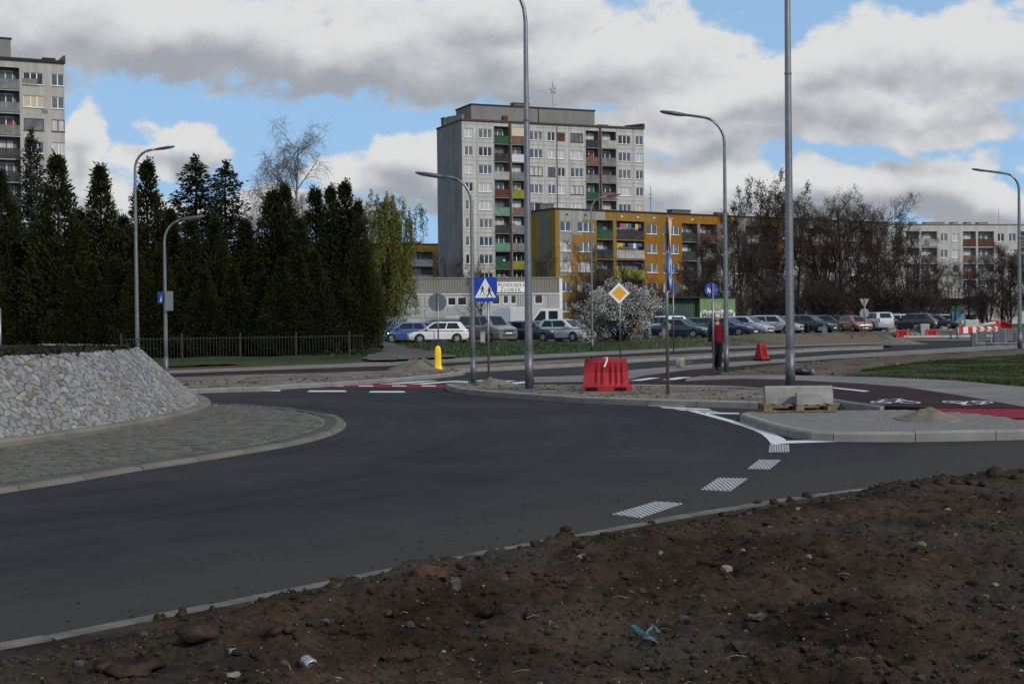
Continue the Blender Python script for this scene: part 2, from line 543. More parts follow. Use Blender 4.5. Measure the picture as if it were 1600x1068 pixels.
def pix(pts, z):
    return [W(x, y, z) for x, y in pts]

def slab(name, pts, z, m, zb=None, kind='structure'):
    """A raised or flush sheet over an outline; its sides go down to zb."""
    mb = MB()
    mb.prism([(p.x, p.y) for p in pts], z - 0.25 if zb is None else zb, z)
    return link(name, mb.mesh(name, m), kind=kind)

def band(top, bot, z):
    return pix(top, z) + pix(list(reversed(bot)), z)

def smooth_path(pts, step=0.25):
    """Catmull-Rom through points, resampled by length."""
    q = [pts[0] + (pts[0] - pts[1])] + list(pts) + [pts[-1] + (pts[-1] - pts[-2])]
    out = []
    for i in range(1, len(q) - 2):
        p0, p1, p2, p3 = q[i - 1], q[i], q[i + 1], q[i + 2]
        n = max(2, int((p2 - p1).length / (step * 0.25)))
        for k in range(n):
            u = k / n
            out.append(0.5 * ((2 * p1) + (p2 - p0) * u + (2 * p0 - 5 * p1 + 4 * p2 - p3) * u * u + (3 * p1 - p0 - 3 * p2 + p3) * u ** 3))
    out.append(q[-2])
    res, acc, last = [out[0]], 0.0, out[0]
    for p in out[1:]:
        acc += (p - last).length
        last = p
        if acc >= step:
            res.append(p)
            acc = 0.0
    if (res[-1] - out[-1]).length > step * 0.3:
        res.append(out[-1])
    else:
        res[-1] = out[-1]
    return res

def offset_path(path, d):
    out = []
    for i, p in enumerate(path):
        t = (path[min(i + 1, len(path) - 1)] - path[max(i - 1, 0)]).normalized()
        out.append(p + Vector((-t.y, t.x, 0)) * d)
    return out

def kerb(path, width=0.15, z=0.13, zb=-0.2, stone=1.0, name='kerb', side=1, m=None, chamfer=0.025, piece='kerb_stone'):
    """A kerb of single stones along a line; the line is its face on the road side, side=1 puts the body on its left."""
    root = link(name, None, kind='structure')
    path = smooth_path(path, 0.1)
    per = max(2, int(round(stone / 0.1)))
    i = 0
    while i < len(path) - 2:
        j = min(i + per, len(path) - 1)
        if len(path) - 1 - j < 3:
            j = len(path) - 1
        seg = [p.copy() for p in path[i:j + 1]]
        i = j
        if len(seg) < 2:
            break
        seg[0] = seg[0] + (seg[1] - seg[0]).normalized() * 0.006
        seg[-1] = seg[-1] + (seg[-2] - seg[-1]).normalized() * 0.006
        if len(seg) > 6:
            seg = [seg[0], seg[len(seg) // 3], seg[2 * len(seg) // 3], seg[-1]]
        o = seg[0]
        dz = rng.uniform(-0.006, 0.006)
        rings = []
        for k, p in enumerate(seg):
            t = (seg[min(k + 1, len(seg) - 1)] - seg[max(k - 1, 0)]).normalized()
            n = Vector((-t.y, t.x, 0)) * side
            q = p - o
            rings.append([(q + n * a) + Vector((0, 0, h + dz)) for a, h in ((0, zb), (0, z - chamfer), (chamfer, z), (width, z), (width, zb))])
        mb = MB()
        mb.loft(rings if side == 1 else [list(reversed(r)) for r in rings], True, True)
        link(piece, mb.mesh(piece, m or CONCRETE), root, loc=(o.x, o.y, 0))
    return root

# base ground out to the horizon
mb = MB()
mb.face([(-1500, -60, -0.12), (1500, -60, -0.12), (1500, 2500, -0.12), (-1500, 2500, -0.12)])
mb.build('ground', GRASSY, kind='structure')
# the carriageways
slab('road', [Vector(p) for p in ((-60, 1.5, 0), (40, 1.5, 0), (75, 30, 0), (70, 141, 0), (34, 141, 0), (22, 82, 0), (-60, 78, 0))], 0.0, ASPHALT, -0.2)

# --- far pavements: pavement, red cycle path and sand strip run side by side behind the roundabout
X = [-260, 0, 350, 600, 740, 900, 1000, 1100, 1210, 1300, 1380]
Y_grass = [593, 586, 574, 564.5, 558, 551, 546.3, 541.5, 539, 537, 535]
Y_pav = [601, 593, 580, 571.5, 564.5, 556.5, 551.3, 546, 541.8, 539, 537]
Y_cyc = [609, 600, 586, 579, 568.5, 561, 556.3, 551.5, 545.5, 541, 538.6]
Y_sand = [616, 607, 593, 586.5, 574.5, 567, 560, 555, 548.5, 543.5, 541]
ZP = 0.12
slab('pavement', band(list(zip(X, Y_grass)), list(zip(X, Y_pav)), ZP), ZP, PAVING)
slab('cycle_path', band(list(zip(X, Y_pav)), list(zip(X, Y_cyc)), ZP), ZP, PATH_RED)
slab('verge', band(list(zip(X[:4] + [690], Y_cyc[:4] + [571.2])), list(zip(X[:4] + [690], Y_sand[:4] + [578])), ZP), ZP, SAND)
slab('verge', band(list(zip([690] + X[4:], [571.2] + Y_cyc[4:])), list(zip([690] + X[4:], [575.6] + Y_sand[4:])), ZP), ZP, SAND)
kerb([W(x, y, ZP) for x, y in zip([700] + X[4:], [576.6] + [y + 0.9 for y in Y_sand[4:]])], 0.15, 0.125, name='kerb', side=1)
slab('verge_edging', band([(215, 576), (350, 571.3), (600, 562), (640, 560.5)], [(215, 579), (350, 574), (600, 564.4), (640, 562.6)], 0.14), 0.14, BRICK_EDGE)

# the sandy splitter island at the back left
isl = [(-120, 622), (200, 611), (330, 605), (410, 603), (450, 599.5), (500, 597), (560, 593.5), (640, 588), (690, 583), (722, 579.5), (727, 577), (722, 574.5), (690, 578)]
isl_back = [(600, 586.5), (350, 593), (0, 607), (-120, 611)]
slab('splitter_island', pix(isl + isl_back, 0.11), 0.11, SAND)
kerb(pix([(-120, 623), (200, 612), (330, 606), (410, 604), (450, 600.5), (500, 598), (560, 594.3), (640, 588.8), (690, 583.8), (722, 580), (728, 577)], 0.12), 0.15, 0.12, side=1)

# --- the far island with the two tall lamps
front = [(696, 599), (702, 602.5), (720, 606), (750, 609.5), (790, 612.5), (830, 615), (880, 618.5), (950, 621.5), (1050, 624.5), (1130, 626.5), (1215, 628.5), (1300, 630)]
FRONT = pix(front, 0.13)
kerb(FRONT, 0.15, 0.135, side=1)
back_edge = [(1330, 627), (1306, 624), (1203, 608.5), (1147, 604), (1100, 602.5), (1040, 602), (986, 601)]
isl2 = front[1:] + back_edge + [(930, 599.5), (830, 599.8), (790, 598.5), (737, 597), (705, 598)]
slab('lamp_island', pix(isl2, 0.125), 0.118, SAND)
# pavement and cycle paths behind it
PAV_UP_T = [(835, 589), (911, 586), (979, 578.6), (1042, 573), (1100, 568), (1200, 562), (1300, 554.5), (1400, 548.5), (1500, 542.5), (1640, 534)]
PAV_UP_B = [(835, 597.2), (911, 596.2), (979, 593), (1006, 586.5), (1075, 577.5), (1134, 573), (1200, 567.5), (1300, 560.5), (1400, 555), (1500, 549.5), (1640, 541.5)]
ZI = 0.125
slab('pavement', band(PAV_UP_T, PAV_UP_B, ZI), ZI, PAVING)
kerb(pix([(x, y + 0.4) for x, y in [(832, 590.5)] + PAV_UP_T], 0.13), 0.12, 0.135, side=-1)
CYA_T = PAV_UP_B
CYA_B = [(835, 599.8), (911, 599.0), (979, 596.2), (1046, 594.4), (1075, 590), (1120, 583), (1160, 577.5), (1200, 572), (1300, 563.5), (1400, 557.8), (1500, 552), (1640, 543.6)]
slab('cycle_path', band(CYA_T, CYA_B, ZI), ZI, PATH_RED)
P2_T = [(1075, 590), (1100, 586.6), (1225, 585.6), (1381, 589), (1490, 594), (1600, 604), (1680, 612)]
P2_B = [(1070, 595), (1100, 593.3), (1162, 591), (1225, 592.5), (1350, 599), (1412, 604), (1506, 618), (1600, 635), (1680, 651)]
slab('pavement', band(P2_T, P2_B, ZI), ZI, PAVING)
B_T = [(979, 596.2), (1046, 594.4), (1075, 590)][:2] + P2_B
B_B = [(986, 600.5), (1040, 601.2), (1100, 601.8), (1147, 603), (1203, 607.5), (1240, 613), (1306, 624), (1375, 634), (1444, 636), (1600, 637.5), (1680, 651.5)]
slab('cycle_path', band(B_T, B_B, ZI), ZI, PATH_RED)
kerb(pix([(986, 600.9), (1040, 601.6), (1100, 602.2), (1147, 603.4), (1203, 607.9), (1240, 613.4), (1306, 624.4), (1375, 634.4)], 0.16), 0.08, 0.165, side=1, name='path_edging', piece='edging_stone')
# rough ground between the two paths, grown over with grass on the right
def rough(name, poly_px, z, m, amp=0.12, step=0.35, base=0.0, freq=0.7, kind='structure', hump=None):
    """Uneven ground inside an outline."""
    poly = [(p.x, p.y) for p in pix(poly_px, z)]
    return rough_world(name, poly, z, m, amp, step, freq, kind, hump)

def vnoise(x, y, seed=0):
    xi, yi = np.floor(x).astype(np.int64), np.floor(y).astype(np.int64)
    xf, yf = x - xi, y - yi
    u, v = xf * xf * (3 - 2 * xf), yf * yf * (3 - 2 * yf)
    def h(a, b):
        n = (a * 374761393 + b * 668265263 + seed * 974711) & 0x7fffffff
        n = ((n ^ (n >> 13)) * 1274126177) & 0x7fffffff
        return ((n ^ (n >> 16)) & 0xffff) / 65535.0
    return (h(xi, yi) * (1 - u) + h(xi + 1, yi) * u) * (1 - v) + (h(xi, yi + 1) * (1 - u) + h(xi + 1, yi + 1) * u) * v

def fbm(x, y, oct_=4, seed=0, gain=0.5):
    s, a, tot = 0, 1.0, 0
    for k in range(oct_):
        s = s + a * vnoise(x * 2 ** k, y * 2 ** k, seed + k * 17)
        tot += a
        a *= gain
    return s / tot

def inside(x, y, poly):
    r = np.zeros(x.shape, bool)
    n = len(poly)
    for i in range(n):
        x0, y0 = poly[i]
        x1, y1 = poly[(i + 1) % n]
        c = ((y0 > y) != (y1 > y)) & (x < (x1 - x0) * (y - y0) / (y1 - y0 + 1e-12) + x0)
        r ^= c
    return r

def dist_to(x, y, poly, closed=True):
    d = np.full(x.shape, 1e9)
    n = len(poly)
    for i in range(n if closed else n - 1):
        a, b = np.array(poly[i][:2]), np.array(poly[(i + 1) % n][:2])
        ab = b - a
        L2 = float(ab @ ab) + 1e-12
        t = np.clip(((x - a[0]) * ab[0] + (y - a[1]) * ab[1]) / L2, 0, 1)
        d = np.minimum(d, np.hypot(x - a[0] - t * ab[0], y - a[1] - t * ab[1]))
    return d

def grid_mesh(name, xs, ys, Z, keep, mats, smooth=True, matidx=None):
    nx, ny = len(xs), len(ys)
    XX, YY = np.meshgrid(xs, ys)
    idx = -np.ones(nx * ny, np.int64)
    a = (np.arange(ny - 1)[:, None] * nx + np.arange(nx - 1)[None, :]).ravel()
    quads = np.stack([a, a + 1, a + nx + 1, a + nx], 1)
    kq = keep.ravel()[quads].any(1)
    quads = quads[kq]
    used = np.unique(quads)
    idx[used] = np.arange(len(used))
    co = np.stack([XX.ravel(), YY.ravel(), Z.ravel()], 1)[used]
    me = bpy.data.meshes.new(name)
    me.vertices.add(len(co))
    me.vertices.foreach_set('co', co.ravel())
    me.loops.add(len(quads) * 4)
    me.loops.foreach_set('vertex_index', idx[quads].ravel())
    me.polygons.add(len(quads))
    me.polygons.foreach_set('loop_start', np.arange(len(quads)) * 4)
    me.polygons.foreach_set('loop_total', np.full(len(quads), 4))
    for m in (mats if isinstance(mats, (list, tuple)) else [mats]):
        me.materials.append(m)
    me.polygons.foreach_set('use_smooth', [smooth] * len(quads))
    me.update(calc_edges=True)
    me.validate()
    return me

def rough_world(name, poly, z, m, amp, step, freq, kind, hump=None):
    px_, py_ = [p[0] for p in poly], [p[1] for p in poly]
    xs, ys = np.arange(min(px_), max(px_) + step, step), np.arange(min(py_), max(py_) + step * 1.5, step * 1.5)
    XX, YY = np.meshgrid(xs, ys)
    k = inside(XX, YY, poly)
    d = dist_to(XX, YY, poly)
    edge = np.clip(d / 0.8, 0, 1)
    Z = np.where(k, z + amp * edge * (fbm(XX * freq, YY * freq, 5, 3) * 1.6 - 0.45), z - 0.12)
    if hump:
        Z += np.where(k, hump(XX, YY, d), 0)
    return link(name, grid_mesh(name, xs, ys, Z, k, m), kind=kind)

rough('verge', [(1134, 581), (1160, 577), (1200, 571.6), (1300, 563), (1400, 557.3), (1500, 551.5), (1640, 543.5), (1640, 551), (1560, 558), (1480, 563), (1400, 571), (1330, 583), (1225, 585.9), (1110, 586.6)], 0.12, EARTH, 0.16, 0.22, freq=1.3)
rough('lawn', [(1640, 551), (1560, 558), (1480, 563), (1400, 571), (1325, 583), (1320, 588), (1381, 589.4), (1490, 594.4), (1600, 604.4), (1680, 612)], 0.12, GRASSY, 0.12, 0.3)

# --- the near island: pavers, broad kerb stones
NI_F = [(1157, 646), (1172, 651.5), (1194, 658.5), (1220, 665), (1247, 670.5), (1270, 673), (1300, 674), (1412, 674.3), (1500, 673), (1600, 671), (1720, 668)]
NI_B = [(1720, 668), (1640, 661), (1600, 656), (1537, 646.5), (1490, 642.4), (1412, 639), (1300, 639.6), (1200, 641)]
slab('island_bed', pix(NI_F + NI_B, 0.09), 0.075, mat('paver_joint_sand', (0.15, 0.14, 0.12), 0.95, 0.2))
kerb(pix([(1215, 640.5), (1180, 641.5), (1160, 643.5)] + NI_F, 0.14), 0.15, 0.14, side=1, chamfer=0.03)
# flush paving and asphalt between it and the cycle path
slab('paving_edge', pix([(1306, 626), (1372, 635.5), (1365, 637), (1300, 634)], 0.06), 0.06, PAVING)
slab('cycle_crossing', pix([(1441, 636.6), (1600, 638.1), (1690, 652.5), (1690, 659), (1600, 652.5), (1562, 652), (1500, 645.5), (1469, 641.5)], 0.115), 0.115, CROSS_RED)

# --- the hard standing of the apron, cobble by cobble
WC, WR = Vector((-22.31, 25.56, 0)), 16.32
ap_px = [(-260, 797), (-120, 783), (0, 765), (100, 750), (200, 733), (300, 718), (400, 702), (460, 691.5), (500, 682), (530, 671), (541, 662), (537, 654), (520, 647.5), (480, 641), (440, 636.5), (380, 632), (320, 629), (240, 626)]
APRON = smooth_path(pix(ap_px, 0.04), 0.3)
AP_IN = offset_path(APRON, 0.14)
AP_IN2 = offset_path(APRON, 0.44)
mb = MB()
ring = [(p.x, p.y) for p in AP_IN] + [(-26, 40), (-40, 34), (-40, 10), (-22, 8)]
mb.prism(ring, -0.2, 0.05)
link('apron_bed', mb.mesh('apron_bed', mat('cobble_joint_sand', (0.15, 0.14, 0.12), 0.95, 0.25, 1.5)), kind='structure')
kerb(APRON, 0.14, 0.05, side=1, name='apron_kerb', m=mat('apron_kerb_concrete', (0.125, 0.116, 0.098), 0.9, 0.3, 1.5, island=0.2), chamfer=0.04)
kerb(offset_path(APRON, 0.146), 0.20, 0.062, side=1, name='apron_gutter', m=mat('gutter_concrete', (0.068, 0.066, 0.062), 0.9, 0.25, 1.5, island=0.2), chamfer=0.01, piece='gutter_stone')
wall_kerb = [WC + Vector((math.cos(a), math.sin(a), 0)) * (WR + 0.2) for a in np.linspace(R(-75), R(62), 90)]
kerb(wall_kerb, 0.22, 0.17, side=1, name='wall_kerb', m=mat('wall_kerb_concrete', (0.145, 0.134, 0.113), 0.9, 0.3, 1.2, island=0.2), chamfer=0.04, stone=2.0)

def lay_pieces(parent, name, items, m, n_parts=300):
    """Small stones given as (centre, half length vector, half width vector, height); the nearest are objects, the rest one mesh."""
    items.sort(key=lambda it: it[0].length)
    protos = {}
    stuff = MB()
    for i, (c, u, v, h) in enumerate(items):
        top = 0.82
        vs = [-u - v, u - v, u + v, -u + v]
        if i < n_parts:
            mb = MB()
            mb.loft([[p + Vector((0, 0, -0.05)) for p in vs], [p + Vector((0, 0, h - 0.012)) for p in vs], [p * top + Vector((0, 0, h)) for p in vs]], False, True)
            o = link(name, mb.mesh(name, m), parent, loc=c)
        else:
            b = len(stuff.v)
            for k, hh in ((1.0, -0.03), (1.0, h - 0.012), (top, h)):
                stuff.v.extend([tuple(c + p * k + Vector((0, 0, hh))) for p in vs])
            for r in (0, 4):
                for q in range(4):
                    stuff.f.append((b + r + q, b + r + (q + 1) % 4, b + r + 4 + (q + 1) % 4, b + r + 4 + q))
            stuff.f.append((b + 8, b + 9, b + 10, b + 11))
            stuff.m.extend([0] * 9)
    if stuff.f:
        link(name, stuff.mesh(name, m), parent, kind='stuff')

COBBLE = mat('granite_cobble', (0.055, 0.053, 0.047), 0.85, 0.3, 3, island=0.6, col2=(0.125, 0.12, 0.107), thr=(0.2, 0.8))
apron = link('apron', None, kind='structure')
items = []
poly = [(p.x, p.y) for p in AP_IN2] + [(-26, 40), (-40, 34), (-40, 10), (-22, 8)]
cand = []
r = WR + 0.28
row = 0
while r < WR + 9:
    stepa = 0.155 / r
    a = R(-72) + (row % 2) * stepa / 2
    while a < R(60):
        cand.append((r, a, row))
        a += stepa
    r += 0.145
    row += 1
ca = np.array([(WC.x + r * math.cos(a), WC.y + r * math.sin(a)) for r, a, _ in cand])
ok = inside(ca[:, 0], ca[:, 1], poly)
# only what can come into view
vis = ok & (ca[:, 1] > 9) & (ca[:, 0] > -0.45 * ca[:, 1] - 1.5)
for (r, a, _), keep_ in zip(cand, vis):
    if keep_:
        c = Vector((WC.x + r * math.cos(a), WC.y + r * math.sin(a), 0.05))
        t = Vector((-math.sin(a), math.cos(a), 0))
        n = Vector((math.cos(a), math.sin(a), 0))
        j = rng.uniform(0.88, 1.05)
        c = c + t * rng.uniform(-0.008, 0.008) + n * rng.uniform(-0.006, 0.006)
        items.append((c, t * 0.07 * j, n * 0.064 * rng.uniform(0.9, 1.06), rng.uniform(0.012, 0.034)))
lay_pieces(apron, 'cobble', items, COBBLE)

PAVER = mat('grey_paver', (0.118, 0.117, 0.110), 0.9, 0.2, 2, island=0.6, col2=(0.178, 0.174, 0.162), thr=(0.2, 0.8))
near_island = link('near_island', None, kind='structure')
poly = [(p.x, p.y) for p in offset_path(smooth_path(pix(NI_F, 0.14), 0.2), 0.16)] + [(p.x, p.y) for p in pix(NI_B, 0.14)]
items = []
xs0, ys0, xs1, ys1 = min(p[0] for p in poly), min(p[1] for p in poly), max(p[0] for p in poly), max(p[1] for p in poly)
ang = R(-4)
ux, vx = Vector((math.cos(ang), math.sin(ang), 0)), Vector((-math.sin(ang), math.cos(ang), 0))
pts = []
for jy in range(-20, 90):
    for ix in range(-20, 90):
        pts.append(Vector((xs0, ys0, 0)) + ux * ((ix + 0.5 * (jy % 2)) * 0.2) + vx * (jy * 0.1))
pa = np.array([(p.x, p.y) for p in pts])
okp = inside(pa[:, 0], pa[:, 1], poly)
for p, k_ in zip(pts, okp):
    if k_:
        items.append((Vector((p.x, p.y, 0.08)), ux * 0.0965, vx * 0.0465, 0.05 + rng.uniform(-0.003, 0.004)))
lay_pieces(near_island, 'paver', items, PAVER)

# --- the stone-faced mound in the middle of the roundabout
def clip(poly, a, n):
    """Keeps the part of a convex outline where (p - a) . n <= 0."""
    out = []
    for i in range(len(poly)):
        p, q = poly[i], poly[(i + 1) % len(poly)]
        dp, dq = (p[0] - a[0]) * n[0] + (p[1] - a[1]) * n[1], (q[0] - a[0]) * n[0] + (q[1] - a[1]) * n[1]
        if dp <= 0:
            out.append(p)
        if (dp < 0 < dq) or (dq < 0 < dp):
            u = dp / (dp - dq)
            out.append((p[0] + (q[0] - p[0]) * u, p[1] + (q[1] - p[1]) * u))
    return out

WALL_H, WALL_IN = 1.25, 1.26
SLOPE = math.hypot(WALL_H - 0.1, WALL_IN)
A0, A1 = R(-62), R(48)
ULEN = (A1 - A0) * WR
def wall_pt(u, v, out):
    """u along the foot, v up the slope, out away from the face."""
    a = A0 + u / WR
    k = v / SLOPE
    rr = WR - WALL_IN * k
    n = Vector((math.cos(a) * (WALL_H - 0.1) / SLOPE, math.sin(a) * (WALL_H - 0.1) / SLOPE, WALL_IN / SLOPE))
    return Vector((WC.x + rr * math.cos(a), WC.y + rr * math.sin(a), 0.1 + (WALL_H - 0.1) * k)) + n * out

wall = thing('stone_wall', 'sloping grey rubble-stone facing of the raised mound in the middle of the roundabout', 'stone wall')
MORTAR = mat('wall_mortar', (0.125, 0.114, 0.092), 0.95, 0.3, 8, bump=0.4, bscale=40)
STONE = [mat('wall_stone_grey', (0.135, 0.141, 0.15), 0.85, 0.2, 4, bump=0.6, bscale=18, island=0.5, col2=(0.225, 0.228, 0.232), detail=8),
         mat('wall_stone_pale', (0.18, 0.179, 0.174), 0.85, 0.2, 4, bump=0.6, bscale=18, island=0.5, col2=(0.275, 0.27, 0.26), detail=8),
         mat('wall_stone_rust', (0.13, 0.094, 0.066), 0.85, 0.2, 5, bump=0.5, bscale=18, island=0.5, col2=(0.20, 0.172, 0.138)),
         mat('wall_stone_dark', (0.09, 0.10, 0.115), 0.85, 0.2, 5, bump=0.5, bscale=18, island=0.5, col2=(0.15, 0.157, 0.165))]
mb = MB()
nu = 120
mb.loft([[wall_pt(ULEN * i / nu, v, 0.0) for i in range(nu + 1)] for v in (-0.05, SLOPE * 0.5, SLOPE)], closed=False)
ring_t = [wall_pt(ULEN * i / nu, SLOPE, 0.0) for i in range(nu + 1)]
mb.build('mortar', MORTAR, wall)
# planting on top of the mound
mb = MB()
mb.face([(WC.x + (WR - WALL_IN) * math.cos(a), WC.y + (WR - WALL_IN) * math.sin(a), WALL_H - .02) for a in np.linspace(0, 2 * math.pi, 97)[:-1]])
link('mound', mb.mesh('mound', mat('planting_soil', (0.018, 0.014, 0.010), 0.97, 0.3, 2, bump=.5)), kind='structure')
seeds = []
du, dv = 0.155, 0.112
for j in range(-1, int(SLOPE / dv) + 2):
    for i in range(-1, int(ULEN / du) + 2):
        s_ = 0.55
        seeds.append((i * du + (j % 2) * du / 2 + rng.uniform(-s_, s_) * du, j * dv + rng.uniform(-s_, s_) * dv))
sa = np.array(seeds)
cells = []
for i, (u, v) in enumerate(seeds):
    d2 = (sa[:, 0] - u) ** 2 + (sa[:, 1] - v) ** 2
    near = np.argsort(d2)[1:16]
    poly = [(u - .6, v - .6), (u + .6, v - .6), (u + .6, v + .6), (u - .6, v + .6)]
    for k in near:
        w_ = (sa[k] - (u, v))
        mid = (u + w_[0] / 2, v + w_[1] / 2)
        poly = clip(poly, mid, w_)
    poly = clip(poly, (0, 0), (-1, 0)); poly = clip(poly, (ULEN, 0), (1, 0)) if poly else poly
    poly = clip(poly, (0, 0.0), (0, -1)) if poly else poly
    poly = clip(poly, (0, SLOPE + 0.02), (0, 1)) if poly else poly
    if len(poly) < 3:
        continue
    c = (sum(p[0] for p in poly) / len(poly), sum(p[1] for p in poly) / len(poly))
    cells.append((c, poly))
def stone_rings(c, poly):
    # inset for the joint and round the corners a little
    pts = []
    n = len(poly)
    for i in range(n):
        p, q = poly[i], poly[(i + 1) % n]
        L_ = math.hypot(q[0] - p[0], q[1] - p[1])
        if L_ < 0.02:
            continue
        pts.append((p[0] + (q[0] - p[0]) * 0.2, p[1] + (q[1] - p[1]) * 0.2))
        pts.append((p[0] + (q[0] - p[0]) * 0.8, p[1] + (q[1] - p[1]) * 0.8))
    h = rng.uniform(0.008, 0.026)
    tilt = (rng.uniform(-0.12, 0.12), rng.uniform(-0.12, 0.12))
    out = []
    kj = rng.uniform(.93, 1.0)
    for k, hh in ((0.985 * kj, -0.03), (0.975 * kj, h * 0.5), (0.83 * kj, h)):
        ring = []
        for p in pts:
            du_, dv_ = (p[0] - c[0]), (p[1] - c[1])
            L_ = math.hypot(du_, dv_) + 1e-6
            kk = k - 0.006 / L_
            ring.append((c[0] + du_ * kk, c[1] + dv_ * kk, hh + (du_ * tilt[0] + dv_ * tilt[1]) * kk * (hh > 0)))
        out.append(ring)
    return out
order = sorted(cells, key=lambda q: wall_pt(q[0][0], q[0][1], 0).length)
order = [q for q in order if (lambda p: p.x > -0.42 * p.y - 0.4)(wall_pt(q[0][0], q[0][1], 0))]
rest = MB()
for i, (c, poly) in enumerate(order):
    rr = stone_rings(c, poly)
    if len(rr[0]) < 3:
        continue
    mi = rng.choices((0, 1, 2, 3), (0.62, 0.27, 0.06, 0.05))[0]
    o = wall_pt(c[0], c[1], 0)
    if i < 300:
        mb = MB()
        mb.loft([[wall_pt(*p) - o for p in r] for r in rr], False, True)
        link('stone', mb.mesh('stone', STONE[mi]), wall, loc=o)
    else:
        rest.loft([[wall_pt(*p) for p in r] for r in rr], False, True, mi)
link('stone', rest.mesh('stone', STONE), wall, kind='stuff')

# --- the banks and the car park behind the paths
def zlot(x, y=0):
    k = min(1, max(0, (x - 5) / 20))
    return 0.32 + 0.27 * k * k * (3 - 2 * k)
GF = [W(x, y, ZP) for x, y in zip(X, Y_grass)]
def strip_to_lot():
    a = [(p.x, p.y) for p in GF[2:]]
    b = [(36, 118), (14, 97), (-2, 97), (-14, 97), (-24, 97)]
    return a, b
BANK_A = [(-24.5, 62.5)] + [(p.x, p.y) for p in GF[2:]]
BANK_B = [(29.5, 112.5), (26, 112.6), (16, 101), (6, 97), (-25, 96)]
poly = BANK_A + BANK_B
xs, ys = np.arange(-25, 38, 0.45), np.arange(55, 120, 0.6)
XX, YY = np.meshgrid(xs, ys)
k = inside(XX, YY, poly)
da, db = dist_to(XX, YY, BANK_A, False), dist_to(XX, YY, BANK_B, False)
w_ = da / (da + db + 1e-6)
zl = (0.32 + 0.27 * np.clip((XX - 5) / 20, 0, 1)) * (1 - .55 * np.clip((XX - 22) / 7, 0, 1))
bump_ = np.clip(da / 2, 0, 1) * np.clip(db / 2, 0, 1)
hump_ = np.exp(-((XX - 16.5) / 7) ** 2) * 0.32 * np.sin(np.clip(w_ * 1.3, 0, 1) * math.pi)
Z = 0.12 + (zl - 0.12) * w_ ** 0.6 + bump_ * (fbm(XX * 0.5, YY * 0.5, 5, 9) - 0.45) * 0.4 + hump_
Z = np.where(k, Z, 0.05)
def bank_material():
    m = bpy.data.materials.new('grass_bank')
    m.use_nodes = True
    t = m.node_tree
    b = t.nodes['Principled BSDF']
    tcn = node(t, 'ShaderNodeTexCoord')
    sp = node(t, 'ShaderNodeSeparateXYZ'); t.links.new(tcn.outputs['Object'], sp.inputs[0])
    n = node(t, 'ShaderNodeTexNoise'); n.inputs['Scale'].default_value = 0.5; n.inputs['Detail'].default_value = 7
    t.links.new(tcn.outputs['Object'], n.inputs['Vector'])
    ma = node(t, 'ShaderNodeMath', operation='MULTIPLY_ADD', i_1=16.0); t.links.new(n.outputs[0], ma.inputs[0]); t.links.new(sp.outputs[0], ma.inputs[2])
    mr = node(t, 'ShaderNodeMapRange', i_1=19.0, i_2=26.0); t.links.new(ma.outputs[0], mr.inputs[0])
    mx = node(t, 'ShaderNodeMix', data_type='RGBA'); mx.inputs[6].default_value = (0.022, 0.042, 0.012, 1); mx.inputs[7].default_value = (0.115, 0.085, 0.058, 1)
    t.links.new(mr.outputs[0], mx.inputs[0])
    t.links.new(mx.outputs[2], b.inputs['Base Color'])
    b.inputs['Roughness'].default_value = 0.95
    b.inputs['Specular IOR Level'].default_value = 0.2
    return m
BANK = bank_material()
link('grass_bank', grid_mesh('grass_bank', xs, ys, Z, k, BANK), kind='structure')
BANK_GRID = (xs, ys, Z, k)
def bank_z(x, y):
    i, j = int(round((x - xs_b[0]) / 0.45)), int(round((y - ys_b[0]) / 0.6))
    return float(Z_b[max(0, min(len(ys_b) - 1, j)), max(0, min(len(xs_b) - 1, i))])
xs_b, ys_b, Z_b, K_b = BANK_GRID
# footpath that turns off through the bank towards the car park
pp = [(p.x, p.y) for p in (W(590, 566.6, ZP), W(640, 563.2, ZP), W(714, 559.6, ZP), W(690, 555.5, .2), W(660, 550, .25), W(632, 545, .3), W(612, 540, .3), W(594, 540, .3), W(604, 548, .3), W(596, 556, .2), W(574, 563, .15))]
fx, fy = np.arange(-9, -2, .25), np.arange(58, 92, .4)
FX, FY = np.meshgrid(fx, fy)
fk = inside(FX, FY, pp)
FZ = np.array([[max(bank_z(x, y), .12) + .09 for x in fx] for y in fy])
link('footpath', grid_mesh('footpath', fx, fy, FZ, fk, mat('footpath_asphalt', (0.085, 0.08, 0.075), 0.9, 0.2, 1)), kind='structure')
# ground under the conifers
slab('tree_bed', [Vector(p) for p in ((-60, 64, 0), (-26, 62.3, 0), (-13, 64.5, 0), (-8.2, 66.5, 0), (-8.6, 80, 0), (-10, 97, 0), (-60, 97, 0))], 0.17, mat('needle_litter', (0.03, 0.026, 0.018), 0.95, 0.3, 1.5), -0.1)
# the car park
mb = MB()
XC = [-70, -20, 5, 10, 14, 16, 20, 26, 32, 37, 50, 75]
yf = lambda x: float(np.interp(x, [5, 14, 16, 26, 37, 75], [96.6, 98.2, 100.6, 112.6, 121, 123]))
mb.loft([[Vector((x, yf(x) - .6, -.02)) for x in XC]] + [[Vector((x, yf(x) + k_ * (170 - yf(x)), zlot(x) - 0.02)) for x in XC] for k_ in (0, .1, .3, .6, 1)], closed=False)
me = mb.mesh('car_park', LOT, True)
link('car_park', me, kind='structure')
mb = MB()
mb.loft([[Vector((x, y, zlot(x) - 0.06)) for x in (-260, -60, 5, 25, 300)] for y in (168, 600)], closed=False)
mb.build('estate_lawn', GRASSY, kind='structure')
